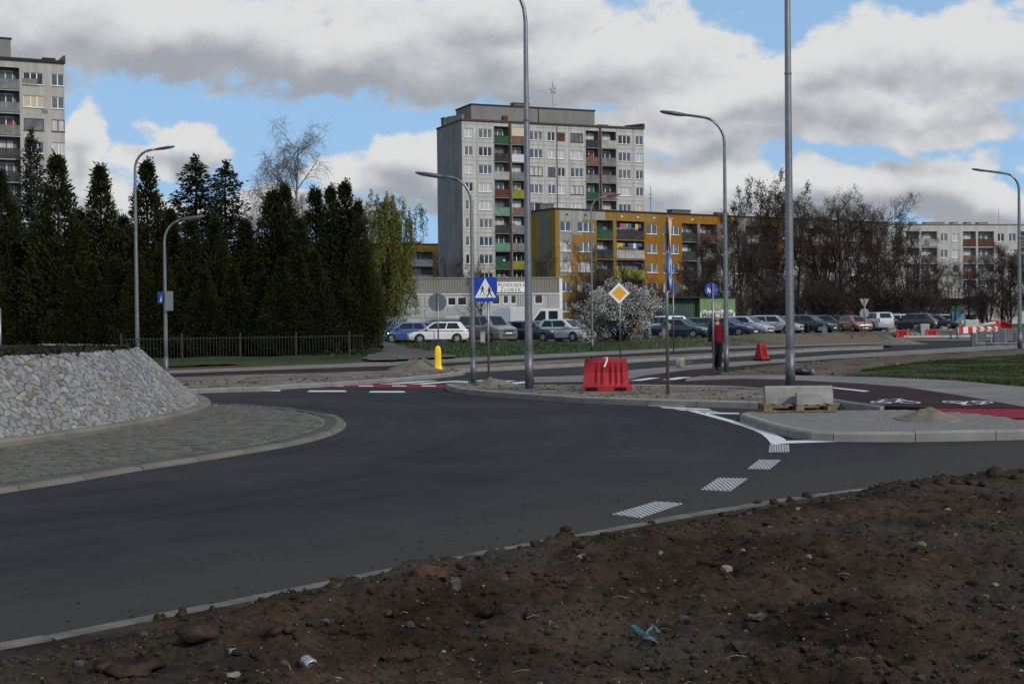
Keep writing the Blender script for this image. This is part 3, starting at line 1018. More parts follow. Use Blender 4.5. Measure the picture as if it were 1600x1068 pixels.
# the building site at the far right: bare ground beyond the road
slab('site_ground', [Vector(p) for p in ((29, 112, 0), (37, 112, 0), (60, 104, 0), (90, 104, 0), (95, 172, 0), (24, 172, 0), (26, 126, 0))], 0.11, mat('pale_site_sand', (0.20, 0.185, 0.155), 0.95, 0.25, 0.3, col2=(0.10, 0.085, 0.065)), -0.1)

# ---------------------------------------------------------------- road markings
def mark(name, pts_px, label=None, z=0.004, m=None):
    mb = MB()
    mb.prism([(p.x, p.y) for p in pix(pts_px, z)], 0.0005 + z - 0.004, z)
    o = link(name, mb.mesh(name, m or PAINT), kind='structure')
    return o
mark('edge_line', [(1070, 640), (1103, 648.5), (1137, 658), (1160, 665), (1178, 671.5), (1190, 677.5), (1199, 685), (1205, 693), (1231, 690.5), (1226, 685), (1209, 675.6), (1190, 668), (1166, 661.5), (1147, 656.8), (1115, 648), (1085, 641)])
mark('stop_bar', [(1206, 694), (1232, 691.6), (1306, 689.3), (1304, 686.7), (1231, 687.9)], z=0.006)
mark('hatch_line', [(1098, 643.6), (1155, 644.6), (1155, 646.2), (1100, 645.6)])
for q in ([(993, 628.6), (1036, 630.2), (1040, 631.6), (998, 630.4)], [(1008, 631.8), (1066, 634.0), (1072, 635.6), (1014, 633.6)], [(1030, 635.2), (1106, 638), (1112, 640), (1038, 637)], [(1052, 638.2), (1110, 641.4), (1124, 643.4), (1064, 640.4)]):
    mark('hatch_line', q)
DASH_PAINT = mat('worn_road_paint', (0.31, 0.315, 0.32), 0.75, 0.2, 12, bump=0.15, bscale=150)
def ribbed(q, n=11, rib=None):
    """A profiled dash: cross ribs of thick paint over a thin coat; rib is the way the ribs run, in pixels."""
    pts = pix(q, 0.0)
    root = link('give_way_dash', None, kind='structure')
    mb = MB()
    mb.prism([(p.x, p.y) for p in pts], 0.0005, 0.003)
    link('paint_film', mb.mesh('paint_film', mat('thin_road_paint', (0.12, 0.122, 0.125), 0.8, 0.2, 30)), root)
    cx, cy = sum(p[0] for p in q) / 4, sum(p[1] for p in q) / 4
    d = (W(cx + rib[0], cy + rib[1]) - W(cx - rib[0], cy - rib[1])).normalized()
    nn = (-d.y, d.x)
    ks = [p.x * nn[0] + p.y * nn[1] for p in pts]
    k0, st_ = min(ks), (max(ks) - min(ks)) / n
    for i in range(n):
        u0, u1 = k0 + st_ * (i + .12), k0 + st_ * (i + .76)
        poly = [(p.x, p.y) for p in pts]
        poly = clip(poly, (nn[0] * u1, nn[1] * u1), nn)
        poly = clip(poly, (nn[0] * u0, nn[1] * u0), (-nn[0], -nn[1])) if len(poly) > 2 else poly
        if len(poly) < 3:
            continue
        mb = MB()
        mb.prism(poly, 0.002, 0.009)
        link('paint_rib', mb.mesh('paint_rib', DASH_PAINT), root)
ribbed([(1203, 694.6), (1233, 694.6), (1233.5, 706), (1201, 706.5)], 8, (.3, 4))
ribbed([(1168, 732.5), (1186, 718.5), (1220, 719), (1202, 733.5)], 12, (4, 5))
ribbed([(1095, 765.5), (1122, 747), (1168, 748), (1141, 767.5)], 14, (6, 5))
ribbed([(956, 804), (1025, 784), (1067, 787), (1000, 809.5)], 17, (16, 8))
for x0, x1, y in ((300, 371, 609.2), (376, 436, 609.6), (480, 539, 610.6), (576, 631, 611.6)):
    mark('give_way_dash', [(x0 + 4, y - 1), (x1, y - 1), (x1 + 3, y + 1), (x0, y + 1)])
# zebra crossing and the red cycle crossing on the left arm
for q in ([(548, 599.8), (615, 593.6), (632, 593.6), (576, 599.8)], [(592, 599.8), (668, 594.2), (684, 594.2), (620, 599.8)], [(636, 599.8), (712, 594.4), (728, 594.4), (664, 599.8)],
          [(704, 597.2), (752, 593.6), (768, 593.6), (726, 597.2)], [(742, 599.0), (792, 594.3), (806, 594.3), (764, 599.0)], [(768, 600.0), (832, 594.4), (850, 594.4), (800, 600.0)]):
    mark('zebra_stripe', q)
mark('cycle_crossing', [(497, 600.4), (505, 604.4), (690, 605.6), (700, 603), (697, 600.6)], m=CROSS_RED)
for x0 in (470, 513, 560, 612, 658):
    mark('crossing_dash', [(x0, 601.6), (x0 + 22, 601.8), (x0 + 24, 603.2), (x0 + 1, 603)], z=0.008)
def path_mark(q):
    return mark('cycle_path_mark', q, z=ZI + 0.004)
path_mark([(984, 594.2), (1015, 589.8), (1031, 589.8), (1001, 594.2)])
path_mark([(1035, 592.8), (1060, 588.9), (1080, 588.9), (1054, 592.8)])
path_mark([(1268, 602.2), (1276, 602.0), (1358, 610.2), (1350, 611.4)])
def bike_symbol(cx, cy, ang, w=0.42):
    """A bicycle painted on the path, long axis along ang."""
    c = W(cx, cy, ZI)
    root = link('bicycle_symbol', None, loc=(c.x, c.y, ZI + 0.004), rot=(0, 0, ang), kind='structure')
    ky = 2.1
    def rng_(x0, r0, r1, n=22):
        mb = MB()
        for i in range(n):
            a, b = 2 * math.pi * i / n, 2 * math.pi * (i + 1) / n
            mb.face([(x0 + r0 * math.cos(a), ky * r0 * math.sin(a), 0), (x0 + r1 * math.cos(a), ky * r1 * math.sin(a), 0), (x0 + r1 * math.cos(b), ky * r1 * math.sin(b), 0), (x0 + r0 * math.cos(b), ky * r0 * math.sin(b), 0)])
        link('wheel_ring', mb.mesh('wheel_ring', PAINT), root)
    rng_(-w * 0.62, 0.15, 0.19); rng_(w * 0.62, 0.15, 0.19)
    mb = MB()
    def bar(x0, y0, x1, y1, t=0.028, z=0.003):
        d = Vector((x1 - x0, y1 - y0, 0)).normalized(); n = Vector((-d.y, d.x, 0)) * t
        a, b = Vector((x0, y0, z)), Vector((x1, y1, z))
        mb.face([a - n, b - n, b + n, a + n])
    bar(-.31, 0, -.1, .75, z=.003); bar(-.31, 0, 0.0, -.05, z=.004); bar(0, -.05, .22, .8, z=.005); bar(-.1, .72, .22, .72, z=.006); bar(.31, 0, .2, 1.0, z=.007); bar(.12, 1.05, .3, 1.05, z=.008); bar(-.2, .85, 0, .85, z=.009)
    mb.build('frame', PAINT, root)
bike_symbol(1399, 628.4, R(-6))
bike_symbol(1512, 627.8, R(172))

# pale dust spread over the closed end of the far road
slab('site_dust', [at(1392, 111), at(1440, 106), at(1540, 104), at(1700, 100), at(1700, 124), at(1380, 121.5)], 0.008, mat('site_dust', (0.105, 0.098, 0.085), 0.95, 0.3, 0.35, col2=(0.17, 0.158, 0.135)), 0.001)

# the grass goes on beyond the right edge of the view
a, b = W(1640, 551, .12), W(1680, 612, .12)
slab('lawn', [a, b, Vector((24, 27.5, 0)), Vector((62, 44, 0)), Vector((64, 74, 0))], 0.112, GRASSY)
# ---------------------------------------------------------------- the dug-up soil in front
KF_PX = [(-260, 1050), (0, 1010), (170, 977), (340, 944), (500, 912), (670, 880), (830, 851), (980, 822), (1140, 795), (1300, 770), (1450, 755), (1600, 744.5), (1760, 737)]
KF = smooth_path(pix(KF_PX, 0.0), 0.25)
kerb(pix(KF_PX, 0.0), 0.13, 0.022, side=-1, name='flush_kerb', m=mat('flush_kerb_concrete', (0.115, 0.112, 0.103), 0.92, 0.3, 3, bump=0.3, bscale=50), chamfer=0.015)

def soil_material(name='soil', dark=(0.012, 0.0083, 0.0055), light=(0.055, 0.039, 0.0265)):  # soil tones darkened to carry the cloud shade lying on the foreground
    m = bpy.data.materials.new(name)
    m.use_nodes = True
    t = m.node_tree
    L = t.links.new
    b = t.nodes['Principled BSDF']
    tcn = node(t, 'ShaderNodeTexCoord')
    P = tcn.outputs['Object']
    n1 = node(t, 'ShaderNodeTexNoise'); n1.inputs['Scale'].default_value = 1.1; n1.inputs['Detail'].default_value = 8; n1.inputs['Roughness'].default_value = 0.65; L(P, n1.inputs['Vector'])
    n2 = node(t, 'ShaderNodeTexNoise'); n2.inputs['Scale'].default_value = 26; n2.inputs['Detail'].default_value = 5; n2.inputs['Roughness'].default_value = 0.7; L(P, n2.inputs['Vector'])
    mr = node(t, 'ShaderNodeMapRange', i_1=0.33, i_2=0.68); L(n1.outputs[0], mr.inputs[0])
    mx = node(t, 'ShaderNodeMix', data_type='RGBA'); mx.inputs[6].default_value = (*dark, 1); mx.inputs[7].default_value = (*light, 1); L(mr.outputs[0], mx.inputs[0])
    # patches where grey aggregate lies in the soil
    n3 = node(t, 'ShaderNodeTexNoise'); n3.inputs['Scale'].default_value = 0.42; n3.inputs['Detail'].default_value = 5; L(P, n3.inputs['Vector'])
    m3 = node(t, 'ShaderNodeMapRange', i_1=0.5, i_2=0.63, i_3=0, i_4=0.75); L(n3.outputs[0], m3.inputs[0])
    mx3 = node(t, 'ShaderNodeMix', data_type='RGBA'); mx3.inputs[7].default_value = (0.041, 0.038, 0.032, 1); L(m3.outputs[0], mx3.inputs[0]); L(mx.outputs[2], mx3.inputs[6])
    g2 = node(t, 'ShaderNodeMapRange', i_1=0.3, i_2=0.7, i_3=0.55, i_4=1.45); L(n2.outputs[0], g2.inputs[0])
    mm = node(t, 'ShaderNodeMix', data_type='RGBA', blend_type='MULTIPLY'); mm.inputs[0].default_value = 1; L(mx3.outputs[2], mm.inputs[6]); L(g2.outputs[0], mm.inputs[7])
    L(mm.outputs[2], b.inputs['Base Color'])
    b.inputs['Roughness'].default_value = 0.97
    b.inputs['Specular IOR Level'].default_value = 0.06
    bp = node(t, 'ShaderNodeBump'); bp.inputs['Strength'].default_value = 0.9; bp.inputs['Distance'].default_value = 0.015
    L(n2.outputs[0], bp.inputs['Height']); L(bp.outputs[0], b.inputs['Normal'])
    return m
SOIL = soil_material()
KFp = [(p.x, p.y) for p in KF]
soil_poly = KFp + [(16, 18), (16, 3.5), (-6, 3.5)]
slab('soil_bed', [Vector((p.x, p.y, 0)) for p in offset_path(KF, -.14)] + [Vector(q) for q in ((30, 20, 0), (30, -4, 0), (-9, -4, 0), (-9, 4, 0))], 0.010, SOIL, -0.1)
st = 0.034
xs, ys = np.arange(-4.6, 8.6, st), np.arange(5.0, 17.2, st)
XX, YY = np.meshgrid(xs, ys)
k = inside(XX, YY, soil_poly)
d = dist_to(XX, YY, KFp, False)
sd = np.where(k, d, -d)
def soil_h(XX, YY, sd):
    e = np.clip((sd - np.where(XX > 3.4, .05, .22) + (fbm(XX * 1.6, YY * 1.6, 4, 40) - 0.5) * 0.30) / np.where(XX > 3.4, .5, .75), 0, 1)
    e = e * e * (3 - 2 * e)
    # nearer the left end the soil lies lower and thinner
    thin = np.clip((XX + 3.2) / 2.2, 0.5, 1)
    far = np.clip((YY - 9.5) / 4, 0, 1)
    h = 0.04 + 0.09 * fbm(XX * 0.45, YY * 0.45, 3, 5)
    lump = fbm(XX * 1.9, YY * 1.9, 4, 11)
    h = h + (0.22 - .12 * far) * np.maximum(0, lump - 0.45)
    rid = 1 - np.abs(fbm(XX * 3.4, YY * 3.4, 4, 23) * 2 - 1)
    h = h + 0.07 * np.maximum(0, rid - 0.72) * 4 * 0.3
    h = h + 0.14 * (fbm(XX * 5.5, YY * 5.5, 5, 31, .6) - 0.4) + 0.10 * np.maximum(0, fbm(XX * 13, YY * 13, 2, 37) - 0.48)
    # a windrow of clods pushed up along the kerb on the right
    h = h + np.exp(-((sd - 0.75) / 0.45) ** 2) * (0.10 * np.clip((XX - 2.0) / 2.5, 0, 1) * (0.4 + 1.1 * fbm(XX * 2.2, YY * 2.2, 3, 51)))
    h = h - 0.10 * np.clip(sd - 5.5, 0, 3) / 3
    return 0.013 + e * thin * h * (1 - .5 * far) + 0.03 * e
Z = np.where(sd > -0.05, soil_h(XX, YY, sd), -0.1)
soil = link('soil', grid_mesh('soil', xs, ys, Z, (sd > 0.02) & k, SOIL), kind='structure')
def soil_z(x, y):
    i, j = int(round((x + 4.6) / st)), int(round((y - 5.0) / st))
    return float(SOIL_Z[max(0, min(SOIL_Z.shape[0] - 1, j)), max(0, min(SOIL_Z.shape[1] - 1, i))])
SOIL_Z = Z

def ico():
    bm = bmesh.new()
    bmesh.ops.create_icosphere(bm, subdivisions=1, radius=1)
    v = np.array([q.co[:] for q in bm.verts]); f = [tuple(x.index for x in p.verts) for p in bm.faces]
    bm.free()
    return v, f
ICO_V, ICO_F = ico()
def ico2():
    bm = bmesh.new()
    bmesh.ops.create_icosphere(bm, subdivisions=2, radius=1)
    v = np.array([q.co[:] for q in bm.verts]); f = [tuple(x.index for x in p.verts) for p in bm.faces]
    bm.free()
    return v, f
ICO2_V, ICO2_F = ico2()
nrg = np.random.default_rng(5)
def lump_verts(r, flat=0.7, rough=0.22, v=ICO_V):
    """An angular lump of radius r."""
    q = v * (1 + nrg.uniform(-rough, rough, (len(v), 1)))
    q = q * np.array([r * nrg.uniform(.75, 1.25), r * nrg.uniform(.75, 1.25), r * flat * nrg.uniform(.8, 1.2)])
    a = nrg.uniform(0, 6.283)
    c, s = math.cos(a), math.sin(a)
    return np.stack([q[:, 0] * c - q[:, 1] * s, q[:, 0] * s + q[:, 1] * c, q[:, 2]], 1)

CLOD = soil_material('clod', (0.015, 0.0098, 0.0063), (0.055, 0.039, 0.027))
GRIT = [CLOD, mat('grit_grey', (0.034, 0.032, 0.029), 0.9, 0.3, 6, island=0.8, col2=(0.07, 0.067, 0.061)), mat('grit_pale', (0.10, 0.09, 0.073), 0.9, 0.3, 6, island=0.8, col2=(0.20, 0.185, 0.158)), mat('grit_ochre', (0.10, 0.05, 0.02), 0.9, 0.3, 6, island=0.8, col2=(0.15, 0.09, 0.04))]

def scatter_lumps(name, n, place, sizes, weights, mats, flat=0.7):
    V, F, Mi = [], [], []
    base = 0
    for _ in range(n):
        p = place()
        if p is None:
            continue
        r = sizes()
        q = lump_verts(r, flat)
        V.append(q + np.array([p[0], p[1], p[2] + r * 0.15]))
        F.extend([(a + base, b + base, c + base) for a, b, c in ICO_F])
        Mi.extend([rng.choices(range(len(mats)), weights)[0]] * len(ICO_F))
        base += len(q)
    me = bpy.data.meshes.new(name)
    me.from_pydata(np.concatenate(V).tolist(), [], F)
    for m in mats:
        me.materials.append(m)
    me.polygons.foreach_set('material_index', Mi)
    me.update()
    return link(name, me, kind='stuff')

def place_soil():
    for _ in range(30):
        y = 5.6 + 10.5 * rng.random() ** 1.3
        x = rng.uniform(-0.42 * y - 0.3, 0.42 * y + 0.3)
        i, j = int(round((x + 4.6) / st)), int(round((y - 5.0) / st))
        if 0 <= i < Z.shape[1] and 0 <= j < Z.shape[0] and sd[j, i] > 0.3:
            return x, y, Z[j, i]
    return None
scatter_lumps('soil_crumbs', 8000, place_soil, lambda: 0.005 + 0.024 * rng.random() ** 2.6, (0.935, 0.045, 0.011, 0.009), GRIT)
def place_edge():
    for _ in range(30):
        q = place_soil()
        i, j = int(round((q[0] + 4.6) / st)), int(round((q[1] - 5.0) / st))
        if (0.42 if q[0] < 3.4 else 0.1) < sd[j, i] < .45 + 1.5 * rng.random() ** 2:
            return q
    return q
scatter_lumps('soil_lumps', 600, place_edge, lambda: 0.010 + 0.030 * rng.random() ** 2, (0.95, 0.04, 0.005, 0.005), GRIT, .75)
scatter_lumps('soil_lumps', 650, place_soil, lambda: 0.014 + 0.034 * rng.random() ** 2.5, (1, 0, 0, 0), GRIT, .6)
scatter_lumps('soil_specks', 2600, place_soil, lambda: 0.0035 + 0.005 * rng.random(), (0.25, 0.4, 0.22, 0.13), GRIT)
# crumbs that rolled onto the asphalt
def place_road():
    i = rng.randrange(len(KF) - 1)
    p = KF[i].lerp(KF[i + 1], rng.random())
    t = (KF[i + 1] - KF[i]).normalized()
    q = p + Vector((-t.y, t.x, 0)) * (0.05 + 1.6 * rng.random() ** 2.5)
    return q.x, q.y, 0.0
scatter_lumps('crumbs_on_road', 420, place_road, lambda: 0.004 + 0.010 * rng.random() ** 2.5, (0.9, 0.09, 0.01, 0), GRIT)

# single clods one can point at
def clod(px, py, r, label, name='clod', m=CLOD, flat=0.75, cat='clod', group='loose clods lying on the dug-up soil'):
    p = None
    h = 0.1
    for _ in range(4):
        p = W(px, py, h)
        h = soil_z(p.x, p.y)
    v = lump_verts(r, flat, 0.13, ICO2_V)
    v = v + (fbm(v[:, 0] / r * 2.2 + px, v[:, 1] / r * 2.2 + v[:, 2] / r * 3, 3, 5)[:, None] - 0.5) * r * 0.7 * np.sign(v)
    me = bpy.data.meshes.new(name)
    me.from_pydata(v.tolist(), [], ICO2_F)
    me.materials.append(m)
    me.polygons.foreach_set('use_smooth', [True] * len(ICO2_F)) if m is CLOD else None
    o = link(name, me, loc=(p.x, p.y, h + r * 0.28))
    return tag(o, label, cat, group)
many = [(250, 968, .055), (285, 962, .06), (333, 952, .035), (432, 1002, .05), (655, 893, .045), (700, 905, .05), (880, 852, .07), (906, 862, .065), (918, 874, .05), (1183, 788, .06), (1210, 787, .07), (1236, 783, .055), (1262, 777, .07), (1290, 786, .05),
        (1466, 757, .07), (1492, 752, .08), (1515, 757, .06), (1552, 746, .11), (1585, 748, .07), (1535, 756, .05), (1430, 763, .06), (1400, 768, .06), (1345, 775, .05), (960, 845, .05), (1010, 830, .05), (1018, 818, .045), (1040, 832, .06), (1130, 806, .06)]
for i, (x, y, r) in enumerate(many):
    clod(x, y, r * .66, 'brown earth clod among many on the edge of the dug-up soil')
clod(672, 906, .095, 'squarish lump of reddish brown brick rubble on the soil by the kerb', 'brick_lump', mat('brick_rubble', (0.066, 0.036, 0.026), 0.95, 0.25, 9, bump=0.4), 0.6, 'rubble', 'rubble')
clod(709, 926, .055, 'pale grey angular stone on the soil just below the brick lump', 'stone', GRIT[1], 0.9, 'stone', 'single stones lying on the soil')
clod(1135, 887, .034, 'cream coloured pebble alone in the middle of the soil', 'stone', GRIT[2], 0.9, 'stone', 'single stones lying on the soil')
clod(1441, 855, .03, 'small white pebble far right in the soil', 'stone', GRIT[2], 0.9, 'stone', 'single stones lying on the soil')
clod(1182, 973, .05, 'flat pale brown stone half sunk in the soil right of the blue strip', 'stone', GRIT[1], 0.5, 'stone', 'single stones lying on the soil')
clod(365, 1026, .028, 'small buff stone between the drinks can and the lower left corner', 'stone', GRIT[2], 0.7, 'stone', 'single stones lying on the soil')
clod(362, 1044, .036, 'long pale sliver of stone below the drinks can', 'stone', GRIT[2], 0.35, 'stone', 'single stones lying on the soil')
clod(210, 1050, .12, 'flat grey brown slab of crusted soil in the lower left corner', 'soil_slab', CLOD, 0.25, 'clod')
clod(165, 1042, .08, 'smaller flat crust of soil left of the grey brown slab', 'soil_slab', CLOD, 0.3, 'clod')
clod(310, 1000, .13, 'large flat cake of smooth brown soil near the kerb at lower left', 'soil_slab', CLOD, 0.3, 'clod')

# the drinks can
h = 0.1
for _ in range(4):
    p = W(482, 1012, h); h = soil_z(p.x, p.y)
can = thing('drinks_can', 'crushed silver drinks can lying on the brown soil', 'can', (p.x, p.y, h + 0.022), R(25))
mb = MB()
mb.lathe([(0.024, -0.058), (0.031, -0.05), (0.033, -0.03), (0.028, 0.0), (0.033, 0.03), (0.032, 0.046), (0.026, 0.056)], 16, 0, 'y', caps=False)
mb.build('can_body', mat('dull_aluminium', (0.42, 0.42, 0.43), 0.35, 0.1, metal=0.85), can, True)
mb = MB(); mb.lathe([(0.027, -0.0575), (0.027, -0.061), (0.023, -0.061), (0.022, -0.0545), (0.001, -0.0545)], 16, 0, 'y', caps=False); mb.build('rim', mat('can_lid', (0.55, 0.55, 0.55), 0.3, 0.1, metal=0.9), can, True)
# blue plastic strip
def ribbon(name, pts, w, m, label, cat, tw=0.0):
    V = []
    n = len(pts)
    mb = MB()
    rings = []
    for i, q in enumerate(pts):
        t = (Vector(pts[min(i + 1, n - 1)]) - Vector(pts[max(i - 1, 0)])).normalized()
        nn = Vector((-t.y, t.x, tw * math.sin(i))).normalized() * w
        u = Vector((0, 0, 0.0015))
        rings.append([Vector(q) - nn, Vector(q) + nn, Vector(q) + nn + u, Vector(q) - nn + u])
    mb.loft(rings, True, True)
    return tag(link(name, mb.mesh(name, m)), label, cat)
TEAL = mat('teal_plastic', (0.012, 0.07, 0.085), 0.4, 0.15, 9)
q = []
for (x, y) in ((988, 985), (1000, 992), (1010, 998), (1018, 1004), (1026, 1013)):
    h = 0.1
    for _ in range(4):
        p = W(x, y, h); h = soil_z(p.x, p.y)
    q.append((p.x, p.y, h + 0.02 + 0.01 * math.sin(x)))
ribbon('plastic_strip', q, 0.014, TEAL, 'torn teal blue plastic strip curling on the brown soil', 'litter', 0.8)
q = []
for (x, y) in ((1000, 990), (1010, 990), (1022, 991), (1030, 990)):
    h = 0.1
    for _ in range(4):
        p = W(x, y, h); h = soil_z(p.x, p.y)
    q.append((p.x, p.y, h + 0.015))
ribbon('plastic_strip', q, 0.009, TEAL, 'short thin end of teal plastic beside the longer torn strip', 'litter', 0.5)
# thin dry twigs
mb = MB()
for _ in range(90):
    p = place_soil()
    a = rng.uniform(0, 6.3); l = rng.uniform(.03, .12)
    mb.tube([(p[0], p[1], p[2] + .008), (p[0] + l * .5 * math.cos(a), p[1] + l * .5 * math.sin(a), p[2] + .02), (p[0] + l * math.cos(a + .2), p[1] + l * math.sin(a + .2), p[2] + .012)], .0022, 3)
mb.build('dry_stalks', mat('dry_stalk', (0.17, 0.13, 0.08), 0.9, 0.3), kind='stuff')

# ---------------------------------------------------------------- loose stones and grass further off
ISL2 = [(p.x, p.y) for p in pix(isl2, 0.12)]
def place_in(poly, z):
    x0, x1, y0, y1 = min(p[0] for p in poly), max(p[0] for p in poly), min(p[1] for p in poly), max(p[1] for p in poly)
    def f():
        for _ in range(60):
            x, y = rng.uniform(x0, x1), rng.uniform(y0, y1)
            if inside(np.array([x]), np.array([y]), poly)[0]:
                return x, y, z
    return f
scatter_lumps('gravel', 900, place_in(ISL2, 0.118), lambda: 0.008 + 0.035 * rng.random() ** 2.5, (0.12, 0.5, 0.33, 0.05), GRIT, 0.6)
ISLL = [(p.x, p.y) for p in pix([(200, 611), (450, 599.5), (640, 588), (722, 579.5), (722, 574.5), (690, 578), (600, 586.5), (350, 593)], 0.11)]
scatter_lumps('gravel', 350, place_in(ISLL, 0.11), lambda: 0.012 + 0.05 * rng.random() ** 3, (0.2, 0.35, 0.45, 0.0), GRIT, 0.6)
RV = [(p.x, p.y) for p in pix([(1134, 581), (1200, 571.6), (1300, 563), (1400, 557.3), (1500, 551.5), (1560, 556), (1400, 571), (1330, 583), (1225, 585.9)], 0.12)]
scatter_lumps('gravel', 700, place_in(RV, 0.13), lambda: 0.015 + 0.06 * rng.random() ** 2.5, (0.4, 0.3, 0.2, 0.1), GRIT, 0.6)
# dry earth mound and heaps
def heap(name, px, py, rx, ry, hgt, m, label, cat, z0=0.12, seed=1, group=None):
    c = W(px, py, z0)
    xs, ys = np.linspace(-rx, rx, 34), np.linspace(-ry, ry, 26)
    XX, YY = np.meshgrid(xs, ys)
    r = np.sqrt((XX / rx) ** 2 + (YY / ry) ** 2)
    Z = hgt * np.clip(1 - r, 0, 1) ** 1.25 * (0.35 + 1.35 * fbm(XX * 4 / rx + 9, YY * 4 / ry + 9, 4, seed)) + (r < 0.97) * 0.02 * fbm(XX * 20 / rx, YY * 20 / ry, 2, seed) - (r > 0.97) * 0.05
    me = grid_mesh(name, xs, ys, Z, r < 1.0, m)
    return tag(link(name, me, loc=(c.x, c.y, z0)), label, cat, group)
PSAND = mat('pale_sand', (0.12, 0.10, 0.078), 0.95, 0.25, 4, bump=0.6, bscale=30, col2=(0.20, 0.175, 0.14))
heap('sand_heap', 1450, 655, 0.50, 0.75, 0.17, PSAND, 'small heap of pale sand with twigs on the paved island', 'sand heap', 0.135, 3)
heap('soil_heap', 655, 576, 1.15, 1.6, 0.42, mat('grey_brown_soil', (0.10, 0.085, 0.065), 0.95, 0.3, 2, bump=0.5, col2=(0.17, 0.15, 0.12)), 'low heap of grey brown soil left of the yellow bollard', 'soil heap', 0.11, 6)
heap('soil_heap', 1382, 537, 2.6, 5.5, .55, mat('grey_brown_soil', (0.10, 0.085, 0.065)), 'low bank of grey brown soil at the far end of the grass bank', 'soil heap', -0.02, 12)
heap('soil_heap', 772, 599, 0.5, 0.8, 0.16, PSAND, 'small pile of stony soil at the foot of the crossing sign', 'soil heap', 0.12, 8)
mb = MB()
c = W(1452, 655, 0.135)
for _ in range(14):
    a = rng.uniform(0, 6.3); r = rng.uniform(0, .25); l = rng.uniform(.08, .22)
    p0 = Vector((c.x + r * math.cos(a), c.y + r * math.sin(a), .135 + .16 - r * .4))
    mb.tube([p0, p0 + Vector((rng.uniform(-1, 1) * l, rng.uniform(-1, 1) * l, rng.uniform(.1, .8) * l))], .004, 3)
mb.build('twigs', mat('dark_twig', (0.03, 0.022, 0.016), 0.9, 0.2), kind='stuff')

GRASS = mat('grass_blade', (0.0125, 0.030, 0.006), 0.8, 0.3, 0.4, island=0.6, col2=(0.032, 0.048, 0.012), thr=(0.3, 0.7))
DRYGRASS = mat('dry_grass_blade', (0.09, 0.085, 0.035), 0.85, 0.3, 0.4, island=0.6, col2=(0.20, 0.16, 0.09))
def grass(name, n, place, hgt, m):
    V, F, Mi = [], [], []
    for _ in range(n):
        p = place()
        if p is None:
            continue
        h_ = hgt * rng.uniform(.5, 1.3)
        a = rng.uniform(0, 6.283)
        w_ = h_ * 0.13
        lx, ly = rng.uniform(-.5, .5) * h_, rng.uniform(-.5, .5) * h_
        b = len(V)
        V.extend([(p[0] - w_ * math.cos(a), p[1] - w_ * math.sin(a), p[2]), (p[0] + w_ * math.cos(a), p[1] + w_ * math.sin(a), p[2]), (p[0] + lx, p[1] + ly, p[2] + h_)])
        F.append((b, b + 1, b + 2))
        Mi.append(0 if rng.random() < p[3] else 1)
    me = bpy.data.meshes.new(name)
    me.from_pydata(V, [], F)
    me.materials.append(m); me.materials.append(DRYGRASS)
    me.polygons.foreach_set('material_index', Mi)
    me.update()
    return link(name, me, kind='stuff')
LAWN = [(p.x, p.y) for p in pix([(1640, 551), (1560, 558), (1480, 563), (1400, 571), (1325, 583), (1320, 588), (1381, 589.4), (1490, 594.4), (1600, 604.4), (1680, 612)], 0.12)]
lx0, lx1, ly0, ly1 = min(p[0] for p in LAWN), max(p[0] for p in LAWN), min(p[1] for p in LAWN), max(p[1] for p in LAWN)
cx = nrg.uniform(lx0, lx1, 170000); cy = nrg.uniform(ly0, ly1, 170000)
kk = inside(cx, cy, LAWN)
dl = dist_to(cx, cy, LAWN)
cx, cy, dl = cx[kk], cy[kk], dl[kk]
dens = fbm(cx * 0.6, cy * 0.6, 4, 77)
sel = (dens + np.clip(dl / 3, 0, 1) * 0.35 > 0.45)
cx, cy = cx[sel], cy[sel]
it = iter(list(zip(cx, cy)))
grass('lawn_grass', len(cx), lambda: (lambda q: (q[0], q[1], 0.12, 0.93))(next(it)), 0.085, GRASS)
bx = nrg.uniform(-24, 36, 60000); by = nrg.uniform(60, 117, 60000)
kk = inside(bx, by, BANK_A + BANK_B) & ~inside(bx, by, pp) & (bx > -8.4)
bx, by = bx[kk], by[kk]
dn_ = fbm(bx * 0.5, by * 0.5, 4, 79)
sel = dn_ > np.where(bx > 12, 0.50 + np.clip((bx - 12) / 40, 0, .1), 0.32)
it2 = iter(list(zip(bx[sel], by[sel]))[:26000])
grass('bank_grass', min(26000, int(sel.sum())), lambda: (lambda q: (q[0], q[1], bank_z(q[0], q[1]) - 0.01, 0.9 if q[0] < 7 else 0.5))(next(it2)), 0.16, GRASS)
# ================================================================ BUILDINGS
GLASS = [mat('glass_dark', (0.018, 0.022, 0.028), 0.08, 0.3, 0.6, spec=0.6), mat('glass_blue_reflection', (0.05, 0.075, 0.11), 0.1, 0.3, 0.8, spec=0.7),  # the blue pane has a bluish reflection put into its base colour
         mat('glass_net_curtain', (0.30, 0.31, 0.32), 0.35, 0.3, 1.2, col2=(0.52, 0.53, 0.53), stretch=(9, 1, 0.4)), mat('glass_grey', (0.10, 0.11, 0.125), 0.12, 0.4, 0.9, spec=0.6),
         mat('glass_blind', (0.42, 0.34, 0.25), 0.5, 0.1)]
FRAME_W = mat('window_frame_white', (0.66, 0.66, 0.65), 0.5, 0.08)
FRAME_B = mat('window_frame_brown', (0.10, 0.035, 0.02), 0.6, 0.15)
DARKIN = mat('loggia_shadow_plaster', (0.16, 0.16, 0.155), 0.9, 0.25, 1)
ROOF_DARK = mat('roof_felt', (0.035, 0.034, 0.035), 0.9, 0.2)
ROOF_RIM = mat('roof_rim_brown', (0.055, 0.03, 0.025), 0.7, 0.2)

